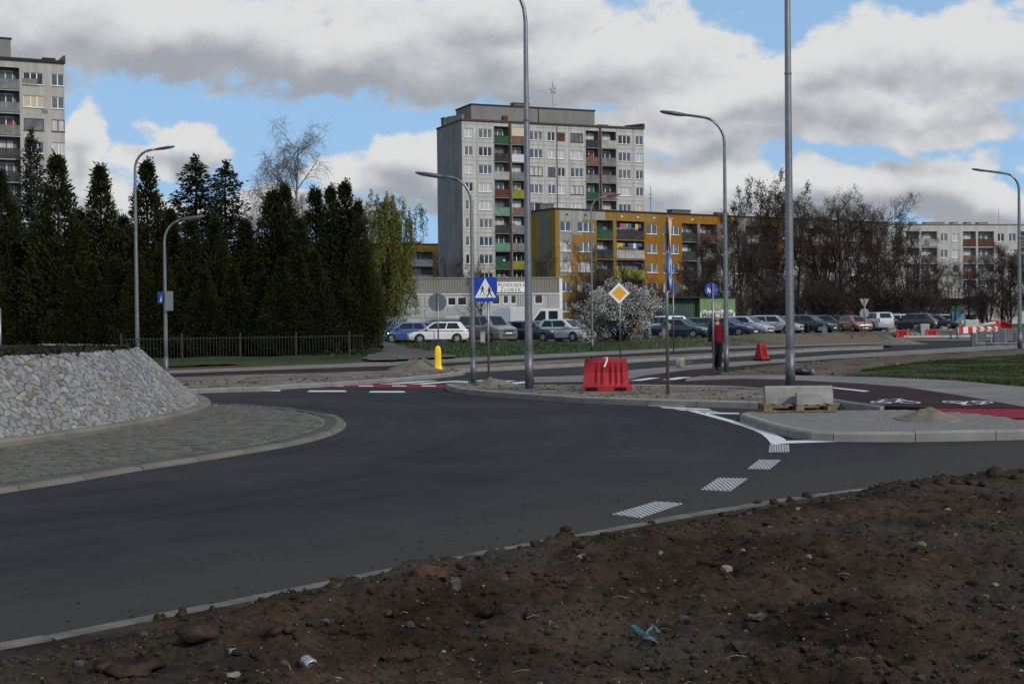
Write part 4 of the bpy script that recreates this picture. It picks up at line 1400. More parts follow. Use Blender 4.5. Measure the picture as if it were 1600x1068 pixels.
WIN_CACHE = {}
def window_mesh(w, h, n, fm, sill=True):
    key = ('w', round(w, 2), round(h, 2), n, fm.name)
    if key not in WIN_CACHE:
        mb = MB()
        t = 0.075
        mb.box(0, w, -0.03, 0.05, 0, t); mb.box(0, w, -0.03, 0.05, h - t, h)
        mb.box(0, t, -0.03, 0.05, t, h - t); mb.box(w - t, w, -0.03, 0.05, t, h - t)
        for i in range(1, n):
            x = w * i / n if n != 3 else w * (0.36 if i == 1 else 0.68)
            mb.box(x - 0.06, x + 0.06, -0.035, 0.045, t, h - t)
        if sill:
            mb.box(-0.06, w + 0.06, -0.24, -0.03, -0.06, -0.01)
        WIN_CACHE[key] = mb.mesh('window', fm)
    return WIN_CACHE[key]
def pane_mesh(w, h, gm):
    key = ('p', round(w, 2), round(h, 2), gm.name)
    if key not in WIN_CACHE:
        mb = MB()
        mb.box(0.07, w - 0.07, 0.0, 0.02, 0.07, h - 0.07)
        WIN_CACHE[key] = mb.mesh('pane', gm)
    return WIN_CACHE[key]
def add_window(root, x, z, w, h, n, depth=0.14, fm=None, gm=None, sill=True, label=None):
    fm = fm or (FRAME_W if rng.random() < 0.86 else FRAME_B)
    o = link('window', window_mesh(w, h, n, fm, sill), root, loc=(x, depth, z))
    if label:
        o['label'] = label
    gm = gm or rng.choices(GLASS, (0.22, 0.24, 0.26, 0.22, 0.06))[0]
    link('pane', pane_mesh(w, h, gm), o)
    return o

def wall_mesh(L, z0, z1, openings, mats, pick, depth_total, extra_x=(), extra_z=(), back=True):
    """Front wall in the plane y = 0 with openings (x0, x1, z0, z1, depth, closed); gables, back and top at depth_total."""
    xs = sorted(set([0.0, L] + [round(o[0], 3) for o in openings] + [round(o[1], 3) for o in openings] + list(extra_x)))
    zs = sorted(set([z0, z1] + [round(o[2], 3) for o in openings] + [round(o[3], 3) for o in openings] + list(extra_z)))
    mb = MB()
    occ = set()
    for (a, b, c, d, dp, cl) in openings:
        for i in range(len(xs) - 1):
            if a - 1e-3 <= xs[i] and xs[i + 1] <= b + 1e-3:
                for j in range(len(zs) - 1):
                    if c - 1e-3 <= zs[j] and zs[j + 1] <= d + 1e-3:
                        occ.add((i, j))
        m = pick((a + b) / 2, c - 0.05)
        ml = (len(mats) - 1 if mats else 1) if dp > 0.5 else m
        mb.face([(a, 0, c), (b, 0, c), (b, dp, c), (a, dp, c)], ml)
        mb.face([(a, dp, d), (b, dp, d), (b, 0, d), (a, 0, d)], ml)
        mb.face([(a, 0, c), (a, dp, c), (a, dp, d), (a, 0, d)], ml)
        mb.face([(b, dp, c), (b, 0, c), (b, 0, d), (b, dp, d)], ml)
        if cl:
            mb.face([(a, dp, c), (b, dp, c), (b, dp, d), (a, dp, d)], ml)
    for i in range(len(xs) - 1):
        for j in range(len(zs) - 1):
            if (i, j) not in occ:
                mb.face([(xs[i], 0, zs[j]), (xs[i + 1], 0, zs[j]), (xs[i + 1], 0, zs[j + 1]), (xs[i], 0, zs[j + 1])], pick((xs[i] + xs[i + 1]) / 2, (zs[j] + zs[j + 1]) / 2))
    D = depth_total
    mb.face([(L, D, z0), (0, D, z0), (0, D, z1), (L, D, z1)], pick(L / 2, z0))
    mb.face([(0, 0, z1), (L, 0, z1), (L, D, z1), (0, D, z1)], pick(L / 2, z0))
    return mb

def facade_frame(p0, p1):
    """Origin and heading of a facade that runs from p0 to p1 as seen from the road."""
    d = p1 - p0
    return Vector((p0.x, p0.y, 0)), math.atan2(d.y, d.x), math.hypot(d.x, d.y)

def upx(p0, p1, px, py=300):
    """Distance along the facade of the point seen in a pixel column."""
    u = Vector((p1.x - p0.x, p1.y - p0.y)).normalized()
    n = Vector((-u.y, u.x))
    d = ray(px, py)
    t = (p0.x * n.x + p0.y * n.y) / (d.x * n.x + d.y * n.y)
    return (d.x * t - p0.x) * u.x + (d.y * t - p0.y) * u.y

# ---- facade materials
def facade_mat(name, c, c2, streak=0.0):
    m = mat(name, c, 0.92, 0.1, 0.35, col2=c2, detail=8, bump=0.15, bscale=6, thr=(0.3, 0.7))
    if streak:
        t = m.node_tree
        b = t.nodes['Principled BSDF']
        src = b.inputs['Base Color'].links[0].from_socket
        tcn = node(t, 'ShaderNodeTexCoord')
        mp = node(t, 'ShaderNodeMapping'); mp.inputs['Scale'].default_value = (1.3, 1.3, 0.07)
        t.links.new(tcn.outputs['Object'], mp.inputs[0])
        n = node(t, 'ShaderNodeTexNoise'); n.inputs['Scale'].default_value = 1.0; n.inputs['Detail'].default_value = 8; n.inputs['Roughness'].default_value = 0.7
        t.links.new(mp.outputs[0], n.inputs['Vector'])
        mr = node(t, 'ShaderNodeMapRange', i_1=0.42, i_2=0.72, i_3=1.0, i_4=1.0 - streak)
        t.links.new(n.outputs[0], mr.inputs[0])
        mx = node(t, 'ShaderNodeMix', data_type='RGBA', blend_type='MULTIPLY'); mx.inputs[0].default_value = 1
        t.links.new(src, mx.inputs[6]); t.links.new(mr.outputs[0], mx.inputs[7])
        t.links.new(mx.outputs[2], b.inputs['Base Color'])
    return m
TOWER_W = facade_mat('tower_render', (0.40, 0.395, 0.37), (0.49, 0.485, 0.46), 0.34)
TOWER_G = facade_mat('tower_gable', (0.20, 0.205, 0.21), (0.27, 0.275, 0.28), 0.5)
GREY_W = facade_mat('attic_grey', (0.17, 0.17, 0.165), (0.21, 0.21, 0.2), 0.2)

def slab_roof(root, x0, x1, y0, y1, z, m=ROOF_RIM, over=0.15, t=0.22, name='roof'):
    mb = MB()
    mb.box(x0 - over, x1 + over, y0 - over, y1 + over, z, z + t)
    return mb.build(name, m, root)

RAIL = [mat('balcony_pale', (0.33, 0.33, 0.32), 0.8, 0.2, 1), mat('balcony_grey', (0.17, 0.17, 0.17), 0.8, 0.25, 1), mat('balcony_green', (0.03, 0.09, 0.045), 0.8, 0.3, 2),
        mat('balcony_brown', (0.10, 0.045, 0.03), 0.8, 0.3, 2), mat('balcony_lime', (0.22, 0.22, 0.03), 0.8, 0.2, 2), mat('balcony_mint', (0.13, 0.25, 0.18), 0.8, 0.2, 2), mat('balcony_dark', (0.045, 0.045, 0.047), 0.8, 0.3, 2),
        mat('balcony_white', (0.52, 0.53, 0.54), 0.7, 0.1, 2), mat('balcony_rust', (0.16, 0.10, 0.085), 0.8, 0.3, 2)]
CLOTH = [mat('cloth_' + n, c, 0.9, 0.15, 6) for n, c in (('white', (.6, .6, .6)), ('yellow', (.5, .42, .03)), ('pink', (.5, .06, .3)), ('blue', (.08, .13, .3)), ('grey', (.2, .2, .2)), ('red', (.35, .03, .03)), ('black', (.02, .02, .02)))]
def loggia(root, x0, x1, z0, z1, depth, rail=None, win=True, front=None, washing=False, slats=True):
    """What stands in a loggia opening: parapet, glazed door and the things people keep there."""
    w = x1 - x0
    rm = rail or rng.choices(RAIL, (6, 5, 2, 3, 1, 1, 2, 1, 2))[0]
    p = MB()
    hr = 1.0
    n = max(6, int(w / 0.28))
    for i in range(n):
        a, b = x0 + w * i / n, x0 + w * (i + 1) / n
        p.box(a + 0.012, b - 0.012, -0.05 - 0.012 * (i % 2), -0.012, z0 + 0.06, z0 + hr)
    p.box(x0, x1, -0.075, -0.005, z0 + hr, z0 + hr + 0.05)
    p.box(x0 - 0.03, x1 + 0.03, -0.10, -0.003, z0 - 0.14, z0 + 0.05)
    p.build('balcony_railing', rm, root)
    if win:
        add_window(root, x0 + 0.15, z0 + 0.08, min(1.7, w - 0.3), z1 - z0 - 0.35, 2, depth - 0.1, None, None, False)
    if front is not None:
        mb = MB(); mb.box(x0 + .03, x1 - .03, 0.02, 0.07, z0 + hr + 0.1, z1 - 0.05); mb.build('balcony_blind', front, root)
    if washing:
        k = 0
        x = x0 + 0.15
        while x < x1 - 0.5:
            ww, hh = rng.uniform(.25, .6), rng.uniform(.4, .8)
            mb = MB(); mb.box(x, min(x + ww, x1 - .1), 0.1, 0.13, z1 - 0.35 - hh, z1 - 0.35); mb.build('washing', rng.choice(CLOTH), root)
            x += ww + rng.uniform(.03, .15)
    else:
        for _ in range(rng.choice((0, 1, 1, 2))):
            mb = MB()
            ww = rng.uniform(.3, .7); x = rng.uniform(x0 + .1, x1 - .1 - ww)
            mb.cbox(x, x + ww, 0.25, 0.6, z0 + .05, z0 + rng.uniform(.7, 1.5), .03)
            mb.build('balcony_clutter', rng.choice(CLOTH + RAIL[:4]), root)

# ================= the grey tower block in the middle
def zx(q):
    return q / 3.956 + 670
T0, T1 = at(725, 213), at(1008.5, 225)
O, rz, L = facade_frame(T0, T1)
tower = thing('apartment_tower', 'eleven storey pale grey tower block with balconies and a grey rooftop storey', 'tower block', O, rz)
FL, T_TOP = 2.7, 31.9
U = lambda q: upx(T0, T1, zx(q))
cols = [(225, 275, 'w', 2), (310, 393, 'w', 3), (407, 500, 'l', 0), (516, 596, 'l', 0), (625, 706, 'w', 3), (738, 784, 'w', 2), (798, 845, 'w', 2), (877, 957, 'w', 3), (972, 1053, 'l', 1), (1073, 1160, 'l', 1), (1173, 1250, 'w', 3), (1281, 1327, 'w', 2)]
ops, todo = [], []
for (a, b, k, n) in cols:
    u0, u1 = U(a), U(b)
    for f in range(0, 11):
        zb = T_TOP - 0.55 - FL * (f + 1)
        if k == 'w':
            z0, z1 = zb + 0.75, zb + 2.12
            ops.append((u0, u1, z0, z1, 0.16, True)); todo.append((k, u0, u1, z0, z1, n, f))
        else:
            z0, z1 = zb + 0.18, zb + 2.62
            ops.append((u0, u1, z0, z1, 1.1, True)); todo.append((k, u0, u1, z0, z1, n, f))
TD = 10.9
mb = wall_mesh(L, -0.5, T_TOP, ops, [0] * 3, lambda x, z: 0, TD)
mb.face([(0, TD, -0.5), (0, 0, -0.5), (0, 0, T_TOP), (0, TD, T_TOP)], 1)
mb.face([(L, 0, -0.5), (L, TD, -0.5), (L, TD, T_TOP), (L, 0, T_TOP)], 1)
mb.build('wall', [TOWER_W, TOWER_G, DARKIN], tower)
specials = {(2, 0): (RAIL[2], None), (3, 0): (RAIL[8], mat('cream_blind', (0.55, 0.47, 0.32), 0.8, 0.05)), (2, 1): (RAIL[6], None), (3, 1): (RAIL[7], None), (2, 2): (RAIL[0], None), (3, 2): (RAIL[1], None), (2, 3): (RAIL[3], None), (3, 3): (RAIL[4], None),
            (2, 4): (RAIL[5], None), (3, 4): (RAIL[8], None), (2, 5): (RAIL[6], None), (8, 0): (RAIL[6], None), (8, 1): (RAIL[8], None), (9, 2): (RAIL[1], None), (9, 3): (RAIL[8], None), (8, 2): (RAIL[1], None)}
ci = {round(U(c[0]), 3): i for i, c in enumerate(cols)}
for (k, u0, u1, z0, z1, n, f) in todo:
    c = ci[round(u0, 3)]
    if f > (8 if c < 4 else 5):
        continue                                   # hidden behind the buildings and trees in front
    if k == 'w':
        brown = (c, f) in ((7, 0), (4, 2), (5, 2), (7, 3))
        if (c, f) == (6, 0):
            mb = MB(); mb.box(u0, u1, 0.05, 0.12, z0, z1); mb.build('shutter', RAIL[3], tower)
            continue
        add_window(tower, u0, z0, u1 - u0, z1 - z0, n, 0.12, FRAME_B if brown else FRAME_W)
    else:
        sp_ = specials.get((c, f), (None, None))
        loggia(tower, u0, u1, z0, z1, 1.1, sp_[0], front=sp_[1])
mb = MB()
jx = [U(q) for q in (300, 402, 602, 716, 868, 966, 1166, 1266)]
for x in jx:
    mb.box(x - .03, x + .03, -.012, -.003, 0, T_TOP - .02)
for f in range(11):
    z = T_TOP - .5 - FL * f
    cuts = [0] + [v for a, b in ((407, 596), (972, 1160)) for v in (U(a) - .05, U(b) + .05)] + [L]
    for a, b in zip(cuts[::2], cuts[1::2]):
        mb.box(a, b, -.010, -.002, z - .03, z + .03)
mb.build('panel_joint', mat('panel_joint', (.21, .205, .19), .95, .2, 1), tower)
mb = MB()
for a in (505, 794, 1063):
    u = U(a)
    mb.tube([(u, -0.12, 2), (u, -0.12, T_TOP - 0.2)], 0.14 if a != 794 else 0.05, 8)
    if a != 794:
        mb.box(u - 0.22, u + 0.22, -0.06, -0.004, 1, T_TOP - 0.1)
mb.build('downpipe', mat('downpipe_brown', (0.09, 0.05, 0.045), 0.7, 0.2), tower)
# roof with its upturned ends, the rooftop storey, vents and mast
mb = MB()
mb.box(-0.1, L + 0.1, -0.25, TD + 0.1, T_TOP, T_TOP + 0.25)
mb.build('roof', ROOF_RIM, tower)
for s_, x0, x1 in ((0, -0.1, 0.25), (1, L - 0.25, L + 0.1)):
    mb = MB()
    mb.loft([[(x0, -0.25, T_TOP + .25), (x0, TD * .55, T_TOP + .25), (x0, TD * .55, T_TOP + 1.35), (x0, -0.25, T_TOP + 0.85)], [(x1, -0.25, T_TOP + .25), (x1, TD * .55, T_TOP + .25), (x1, TD * .55, T_TOP + 1.35), (x1, -.25, T_TOP + .85)]], True, True)
    mb.build('roof_upstand', TOWER_G if s_ == 0 else ROOF_RIM, tower)
u0, u1 = U(300), U(1068)
mb = MB(); mb.box(u0, u1, 2.2, 8.6, T_TOP + 0.25, T_TOP + 2.75); att = mb.build('rooftop_storey', GREY_W, tower)
mb = MB(); mb.box(u0 - .12, u1 + .12, 2.08, 8.72, T_TOP + 2.75, T_TOP + 2.95); mb.build('roof_edge', ROOF_DARK, att)
mb = MB(); mb.box(U(718) - .05, U(718) + .05, 2.1, 2.19, T_TOP + .3, T_TOP + 2.7); mb.build('seam', ROOF_DARK, att)
for (a, b, y0, z0, h) in ((612, 712, 5.2, T_TOP + 2.95, 0.9), (1142, 1197, 5.0, T_TOP + .25, 0.8), (90, 150, 8.5, T_TOP + .25, 1.25)):
    mb = MB()
    mb.box(max(0.3, U(a)), max(1.8, U(b)), y0, y0 + 1.2, z0, z0 + h)
    mb.box(max(0.2, U(a) - .1), max(1.9, U(b) + .1), y0 - .1, y0 + 1.3, z0 + h, z0 + h + .12)
    mb.build('roof_vent', mat('vent_brick', (0.12, 0.115, 0.11), 0.9, 0.25, 1.5), tower)
mb = MB(); mb.box(U(474), U(504), 0.6, 1.3, T_TOP + .25, T_TOP + 1.1); mb.build('roof_hatch', mat('rust_red', (0.14, 0.04, 0.025), 0.8, 0.2), tower)
ux_ = U(855)
mb = MB()
zt = T_TOP + 2.95
mb.tube([(ux_, 5, zt), (ux_, 5, zt + 4.6)], [.09, .05], 6)
mast = mb.build('mast', mat('mast_grey', (0.35, 0.35, 0.36), 0.5, 0.1), tower)
for i, (dx, h, r) in enumerate(((-.3, 3.4, .28), (.3, 3.6, .25), (.1, 3.1, .25), (-.2, 2.9, .2), (.35, 2.9, .2), (.4, 1.0, .14), (0, 4.0, .15))):
    mb = MB(); mb.lathe([(r * .3, -.1), (r, 0), (r, .06)], 8, 0, 'y', (ux_ + dx, 4.85, zt + h)); mb.build('dish', mast.data.materials[0], mast)

# ================= the tower at the left edge of the view
S0, S1 = at(-150, 163), at(106, 171)
O, rz, L = facade_frame(S0, S1)
tower2 = thing('apartment_tower', 'tall weathered grey tower block standing behind the conifers on the left', 'tower block', O, rz)
zy = lambda q: q / 3.56
T2 = zat(97, 100, 170)
FL2 = 2.72
V = lambda q: upx(S0, S1, q / 3.56, 200)
colsl = [(-260, -130, 'l', 0), (-10, 112, 'l', 0), (132, 245, 'w', 3), (288, 360, 'w', 2)]
ops, todo = [], []
for (a, b, k, n) in colsl:
    u0, u1 = V(a), V(b)
    for f in range(11):
        zb = T2 - 0.75 - FL2 * (f + 1)
        z0, z1 = (zb + 0.75, zb + 2.15) if k == 'w' else (zb + .2, zb + 2.6)
        ops.append((u0, u1, z0, z1, 0.16 if k == 'w' else 1.1, True)); todo.append((k, u0, u1, z0, z1, n, f))
TOWER2_W = facade_mat('tower_render_weathered', (0.34, 0.33, 0.295), (0.42, 0.41, 0.37), 0.3)
mb = wall_mesh(L, -0.5, T2, ops, None, lambda x, z: 0, 11)
mb.face([(0, 11, -0.5), (0, 0, -0.5), (0, 0, T2), (0, 11, T2)], 0)
mb.face([(L, 0, -0.5), (L, 11, -0.5), (L, 11, T2), (L, 0, T2)], 0)
mb.build('wall', [TOWER2_W, DARKIN], tower2)
for (k, u0, u1, z0, z1, n, f) in todo:
    if f > 7 or u1 < 2:
        continue
    if k == 'w':
        brown = f == 2
        add_window(tower2, u0, z0, u1 - u0, z1 - z0, 2 if brown else n, 0.12, FRAME_B if brown else FRAME_W, GLASS[4] if (n == 3 and f == 1) else rng.choice(GLASS[:4]))
    else:
        loggia(tower2, u0, u1, z0, z1, 1.1, RAIL[1] if f < 3 else RAIL[6])
mb = MB(); mb.box(-.2, L + .15, -.25, 11.1, T2, T2 + .3); mb.build('roof', ROOF_DARK, tower2)
mb = MB(); mb.loft([[(L - .5, -.25, T2 + .3), (L + .15, -.25, T2 + .3), (L + .15, -.25, T2 + .95), (L - .1, -.25, T2 + .9)], [(L - .5, 6, T2 + .3), (L + .15, 6, T2 + .3), (L + .15, 6, T2 + 1.2), (L - .1, 6, T2 + 1.1)]], True, True); mb.build('roof_upstand', ROOF_RIM, tower2)
mb = MB(); mb.box(V(250), V(322), 1, 2.5, T2 + .3, T2 + .75); mb.build('roof_vent', ROOF_DARK, tower2)
mb = MB(); mb.box(V(-400), V(82), 2.5, 8.5, T2 + .3, T2 + 2.9); a2 = mb.build('rooftop_storey', GREY_W, tower2)
mb = MB(); mb.box(V(-400) - .1, V(82) + .12, 2.4, 8.6, T2 + 2.9, T2 + 3.08); mb.build('roof_edge', ROOF_DARK, a2)
for (x, z, w_, h_) in ((V(170), T2 - 2.95, 1.7, .9), (V(250), T2 - 6.1, .7, .5)):
    mb = MB(); mb.box(x - w_ / 2, x + w_ / 2, -0.02, -0.004, z, z + h_); mb.build('plaster_patch', GREY_W, tower2)

# ================= the long ochre block
OCHRE = facade_mat('ochre_render', (0.235, 0.130, 0.034), (0.30, 0.175, 0.052), 0.3)
ORANGE = facade_mat('orange_render', (0.225, 0.104, 0.018), (0.28, 0.135, 0.022), 0.3)
PATCHG = facade_mat('bare_grey_panel', (0.27, 0.265, 0.25), (0.34, 0.335, 0.31), 0.55)
DULL = facade_mat('dull_brown_render', (0.17, 0.15, 0.135), (0.22, 0.20, 0.185), 0.3)
OLIVE = facade_mat('olive_gable', (0.21, 0.155, 0.045), (0.27, 0.20, 0.055), 0.3)
Y0, Y1 = at(869.5, 192), at(1386, 228)
O, rz, L = facade_frame(Y0, Y1)
block = thing('apartment_block', 'long five storey ochre and grey block with washing on its loggias', 'apartment block', O, rz)
BT = zat(326.5, 870, 192)
BF = 2.72
Q = lambda q: upx(Y0, Y1, q / 4.747 + 820, 350)
xx = lambda px: upx(Y0, Y1, px, 350)
colsy = [(262, 343, 'w', 2), (390, 512, 'w', 3), (532, 655, 'l', 0), (680, 885, 'l', 1), (903, 982, 'w', 2), (1025, 1143, 'w', 3), (1166, 1280, 'l', 0)]
per = [(Q(a), Q(b), k, n) for a, b, k, n in colsy]
uu = Q(1300)
rest_ = []
while uu < L - 3.2:
    for (dx, w_, k, n) in ((0, 3.2, 'l', 0), (4.0, 1.5, 'w', 2), (6.3, 1.9, 'w', 3), (8.9, 2.6, 'l', 0)):
        if uu + dx + w_ < L - .6:
            rest_.append((uu + dx, uu + dx + w_, k, n))
    uu += 12.2
per += rest_
ops, todo = [], []
for ci_, (u0, u1, k, n) in enumerate(per):
    for f in range(5):
        zb = BT - 1.38 - BF * (f + 1) + 0.3
        if k == 'w':
            z0, z1 = zb + 0.85, zb + 2.2
        else:
            z0, z1 = zb + 0.2, zb + 2.55
        ops.append((u0, u1, z0, z1, 0.16 if k == 'w' else 1.2, True)); todo.append((ci_, k, u0, u1, z0, z1, n, f))
gA, gB, gC, gD = Q(258), Q(345), Q(430), Q(598)
z_top_band = BT - 1.25
def pick_y(x, z):
    if x < gA:
        return 0
    if z > z_top_band:
        return 1 if x < gD else (0 if x < Q(985) else 2 if x < xx(1130) else pick_far(x, z))
    if x < gB and z > BT - 8.9:
        return 1
    if x < gC and z > BT - 3.3:
        return 1
    if x < Q(780):
        return 0
    return 2 if x < Q(1160) else pick_far(x, z)
def pick_far(x, z):
    if x > xx(1255):
        return 2 if BT - 6.2 < z < BT - 3.3 and x < xx(1312) else 4
    return 0 if z > z_top_band and (x < xx(1152) or xx(1188) < x < xx(1240)) else 2 if BT - 6.2 < z < BT - 3.3 and x > xx(1190) else 4
mb = wall_mesh(L, -0.5, BT, ops, [0] * 6, pick_y, 7.2, (gA, gB, gC, gD, Q(780), Q(985), xx(1152), xx(1188), xx(1240), xx(1255), xx(1312)), (z_top_band, BT - 3.3, BT - 6.2, BT - 8.9))
mb.face([(L, 0, -0.5), (L, 7.2, -0.5), (L, 7.2, BT), (L, 0, BT)], 4)
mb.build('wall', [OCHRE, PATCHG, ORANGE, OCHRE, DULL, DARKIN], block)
mb = MB()
for a, b, m_ in ((5.6, 4.0, 0), (4.0, 1.5, 1), (1.5, 0, 0)):
    mb.face([(0, a, -.5), (0, b, -.5), (0, b, BT), (0, a, BT)], m_)
mb.face([(0, 7.2, -.5), (0, 5.6, -.5), (0, 5.6, BT), (0, 7.2, BT)], 0)
mb.build('gable', [OLIVE, facade_mat('grey_gable_panel', (0.155, 0.15, 0.125), (0.19, 0.185, 0.15), .3)], block)
for (ci_, k, u0, u1, z0, z1, n, f) in todo:
    if u1 > xx(1500):
        continue
    if f == 4 and u0 > Q(700):
        continue
    if k == 'w':
        add_window(block, u0, z0, u1 - u0, z1 - z0, n, 0.12, FRAME_W, rng.choice(GLASS[:4]) if f else GLASS[1])
    else:
        rl = None
        if (ci_, f) == (2, 0): rl = RAIL[2]
        if (ci_, f) == (3, 0): rl = RAIL[6]
        if (ci_, f) == (3, 1): rl = RAIL[0]
        if ci_ in (2, 6): rl = rl or RAIL[6]
        loggia(block, u0, u1, z0, z1, 1.2, rl, washing=(ci_ == 3 and f < 2))
mb = MB(); mb.box(-.1, L + .1, -.15, 7.3, BT, BT + .18); mb.build('roof', ROOF_DARK, block)
for a, b in ((66, 145), (1228, 1365)):
    mb = MB(); mb.box(max(.3, Q(a)), max(2.6, Q(b)), 4, 5.2, BT + .18, BT + 1.0); mb.box(max(.2, Q(a) - .1), max(2.7, Q(b) + .1), 3.9, 5.3, BT + 1.0, BT + 1.12); mb.build('chimney', mat('vent_brick', (0.12, 0.115, 0.11)), block)
mb = MB(); mb.box(Q(628), Q(770), 4, 5, BT + .18, BT + .62); mb.build('chimney', ROOF_DARK, block)
for px_ in (1150, 1310, 1345):
    mb = MB(); u_ = xx(px_); mb.box(u_, u_ + 2.2, 4, 5, BT + .18, BT + 1.0); mb.build('chimney', mat('vent_brick', (0.12, 0.115, 0.11)), block)
for q in (315, 450, 720, 838, 960, 1088, 1242):
    mb = MB(); mb.box(Q(q) - .16, Q(q) + .16, -.05, -.004, BT - .75, BT - .55); mb.build('vent_grille', FRAME_W if q > 500 else ROOF_DARK, block)
u_ = Q(1100)
mb = MB(); mb.tube([(u_, 5, BT + .18), (u_, 5, BT + 4.4)], .04, 5); mb.tube([(u_ - .4, 5, BT + 3.2), (u_ + .4, 5, BT + 3.2)], .03, 4); mb.tube([(u_ - .3, 5, BT + 2.6), (u_ + .3, 5, BT + 2.6)], .03, 4); mb.build('aerial', STEEL_DARK, block)

# ================= the long pale block on the right
PALE_W = facade_mat('pale_block_render', (0.40, 0.395, 0.37), (0.47, 0.465, 0.44), 0.3)
P0, P1 = at(1375, 236), at(1760, 244)
O, rz, L = facade_frame(P0, P1)
pale = thing('apartment_block', 'long five storey pale grey block with brick chimneys behind the bare trees at right', 'apartment block', O, rz)
PT = zat(350.5, 1450, 237)
PF = 2.72
Z2 = lambda q: upx(P0, P1, q / 3.2 + 1100, 350)
base_cols = [(1010, 1075, 'l', 0), (1086, 1165, 'l', 0), (1183, 1217, 'w', 2), (1240, 1275, 'w', 2)]
ops, todo = [], []
per = 284
for rep in range(3):
    for (a, b, k, n) in base_cols:
        u0, u1 = Z2(a + rep * per), Z2(b + rep * per)
        if u1 > L - .5:
            continue
        for f in range(5):
            zb = PT - 1.2 - PF * (f + 1) + .3
            z0, z1 = (zb + .8, zb + 2.15) if k == 'w' else (zb + .15, zb + 2.5)
            ops.append((u0, u1, z0, z1, .16 if k == 'w' else 1.0, True)); todo.append((k, u0, u1, z0, z1, n, f))
mb = wall_mesh(L, -.5, PT, ops, None, lambda x, z: 0, 11)
mb.face([(0, 11, -.5), (0, 0, -.5), (0, 0, PT), (0, 11, PT)], 0)
mb.face([(L, 0, -.5), (L, 11, -.5), (L, 11, PT), (L, 0, PT)], 0)
mb.build('wall', [PALE_W, facade_mat('pale_loggia', (0.30, 0.30, 0.285), (0.36, 0.36, 0.34))], pale)
for (k, u0, u1, z0, z1, n, f) in todo:
    if k == 'w':
        add_window(pale, u0, z0, u1 - u0, z1 - z0, n, .12, FRAME_W)
    else:
        loggia(pale, u0, u1, z0, z1, 1.0, rng.choice((RAIL[0], RAIL[1], RAIL[8], RAIL[3])))
mb = MB(); mb.box(-.1, L + .1, -.15, 11.1, PT, PT + .12); mb.build('roof', mat('pale_roof_edge', (0.2, 0.2, 0.2), .8, .1), pale)
for a, b in ((945, 985), (1022, 1052), (1095, 1120), (1163, 1215), (1217, 1260), (1301, 1327), (1370, 1395), (1433, 1480)):
    mb = MB(); mb.box(Z2(a), Z2(b), 4, 5.2, PT + .12, PT + .62); mb.box(Z2(a) - .07, Z2(b) + .07, 3.93, 5.27, PT + .62, PT + .74); mb.build('chimney', mat('chimney_tan', (0.27, 0.19, 0.13), .9, .2, 2), pale)
mb = MB()
for q, h_ in ((1074, 2.4), (1550, 3.2)):
    mb.tube([(Z2(q), 5, PT + .1), (Z2(q), 5, PT + h_)], .035, 5)
mb.build('aerial', STEEL_DARK, pale)

# ================= the ochre block seen between the willow and the tower
B0, B1 = at(560, 246), at(700, 250)
O, rz, L = facade_frame(B0, B1)
back = thing('apartment_block', 'ochre block with white balconies seen between the willow and the grey tower', 'apartment block', O, rz)
KT = zat(381, 660, 247)
K = lambda px: upx(B0, B1, px, 400)
ops = []
todo = []
for (a, b, k) in ((568, 592, 'l'), (600, 614, 'w'), (643, 676, 'l'), (681, 690, 'w')):
    for f in range(5):
        zb = KT - 1.35 - 2.72 * (f + 1) + .3
        z0, z1 = (zb + .8, zb + 2.2) if k == 'w' else (zb + .1, zb + 2.5)
        ops.append((K(a), K(b), z0, z1, .16 if k == 'w' else 1.1, True)); todo.append((k, K(a), K(b), z0, z1, f))
mb = wall_mesh(L, -.5, KT, ops, None, lambda x, z: 0, 11)
mb.face([(L, 0, -.5), (L, 11, -.5), (L, 11, KT), (L, 0, KT)], 0)
mb.face([(0, 11, -.5), (0, 0, -.5), (0, 0, KT), (0, 11, KT)], 0)
mb.build('wall', [OCHRE, DARKIN], back)
for (k, u0, u1, z0, z1, f) in todo:
    if f < 4:
        add_window(back, u0, z0, u1 - u0, z1 - z0, 2, .12, FRAME_W) if k == 'w' else loggia(back, u0, u1, z0, z1, 1.1, RAIL[7])
mb = MB(); mb.box(-.1, L + .1, -.15, 11.1, KT, KT + .18); mb.build('roof', ROOF_DARK, back)
mb = MB(); mb.box(K(646), K(666), 4, 5.2, KT + .18, KT + .75); mb.build('chimney', mat('rust_red', (0.14, 0.04, 0.025)), back)

# ================= the low kindergarten pavilion
N0, N1 = at(588, 126), at(878.5, 129)
O, rz, L = facade_frame(N0, N1)
school = thing('kindergarten', 'low flat roofed pavilion clad in corrugated metal with a lettered white banner', 'pavilion', O, rz)
nz = 0.3
NT = zat(435, 740, 127.5)
NM = zat(459.5, 740, 127.5)
CORR_TAN = mat('corrugated_tan', (0.19, 0.18, 0.155), 0.6, 0.12, 0.6, metal=0.1)
CORR_WH = mat('corrugated_white', (0.36, 0.36, 0.345), 0.6, 0.12, 0.6)
nu_ = lambda px: upx(N0, N1, px, 460)
def corrugated(x0, x1, z0, z1, y, pitch=0.24, amp=0.05):
    mb = MB()
    pts = []
    x = x0
    while x < x1 - 1e-6:
        for fx, fy in ((0, 0), (.35, 0), (.5, -amp), (.85, -amp)):
            if x + fx * pitch <= x1:
                pts.append((x + fx * pitch, y + fy))
        x += pitch
    pts.append((x1, y))
    mb.loft([[(a, b, z0) for a, b in pts], [(a, b, z1) for a, b in pts]], closed=False)
    return mb
wins = [(699, 713, 462.5, 476.5), (714.5, 729.5, 462.5, 476.5), (768, 781.5, 459.8, 475.6), (785.5, 795, 460, 474.6), (797.5, 807.2, 460, 474.6), (835, 848.5, 459.7, 475)]
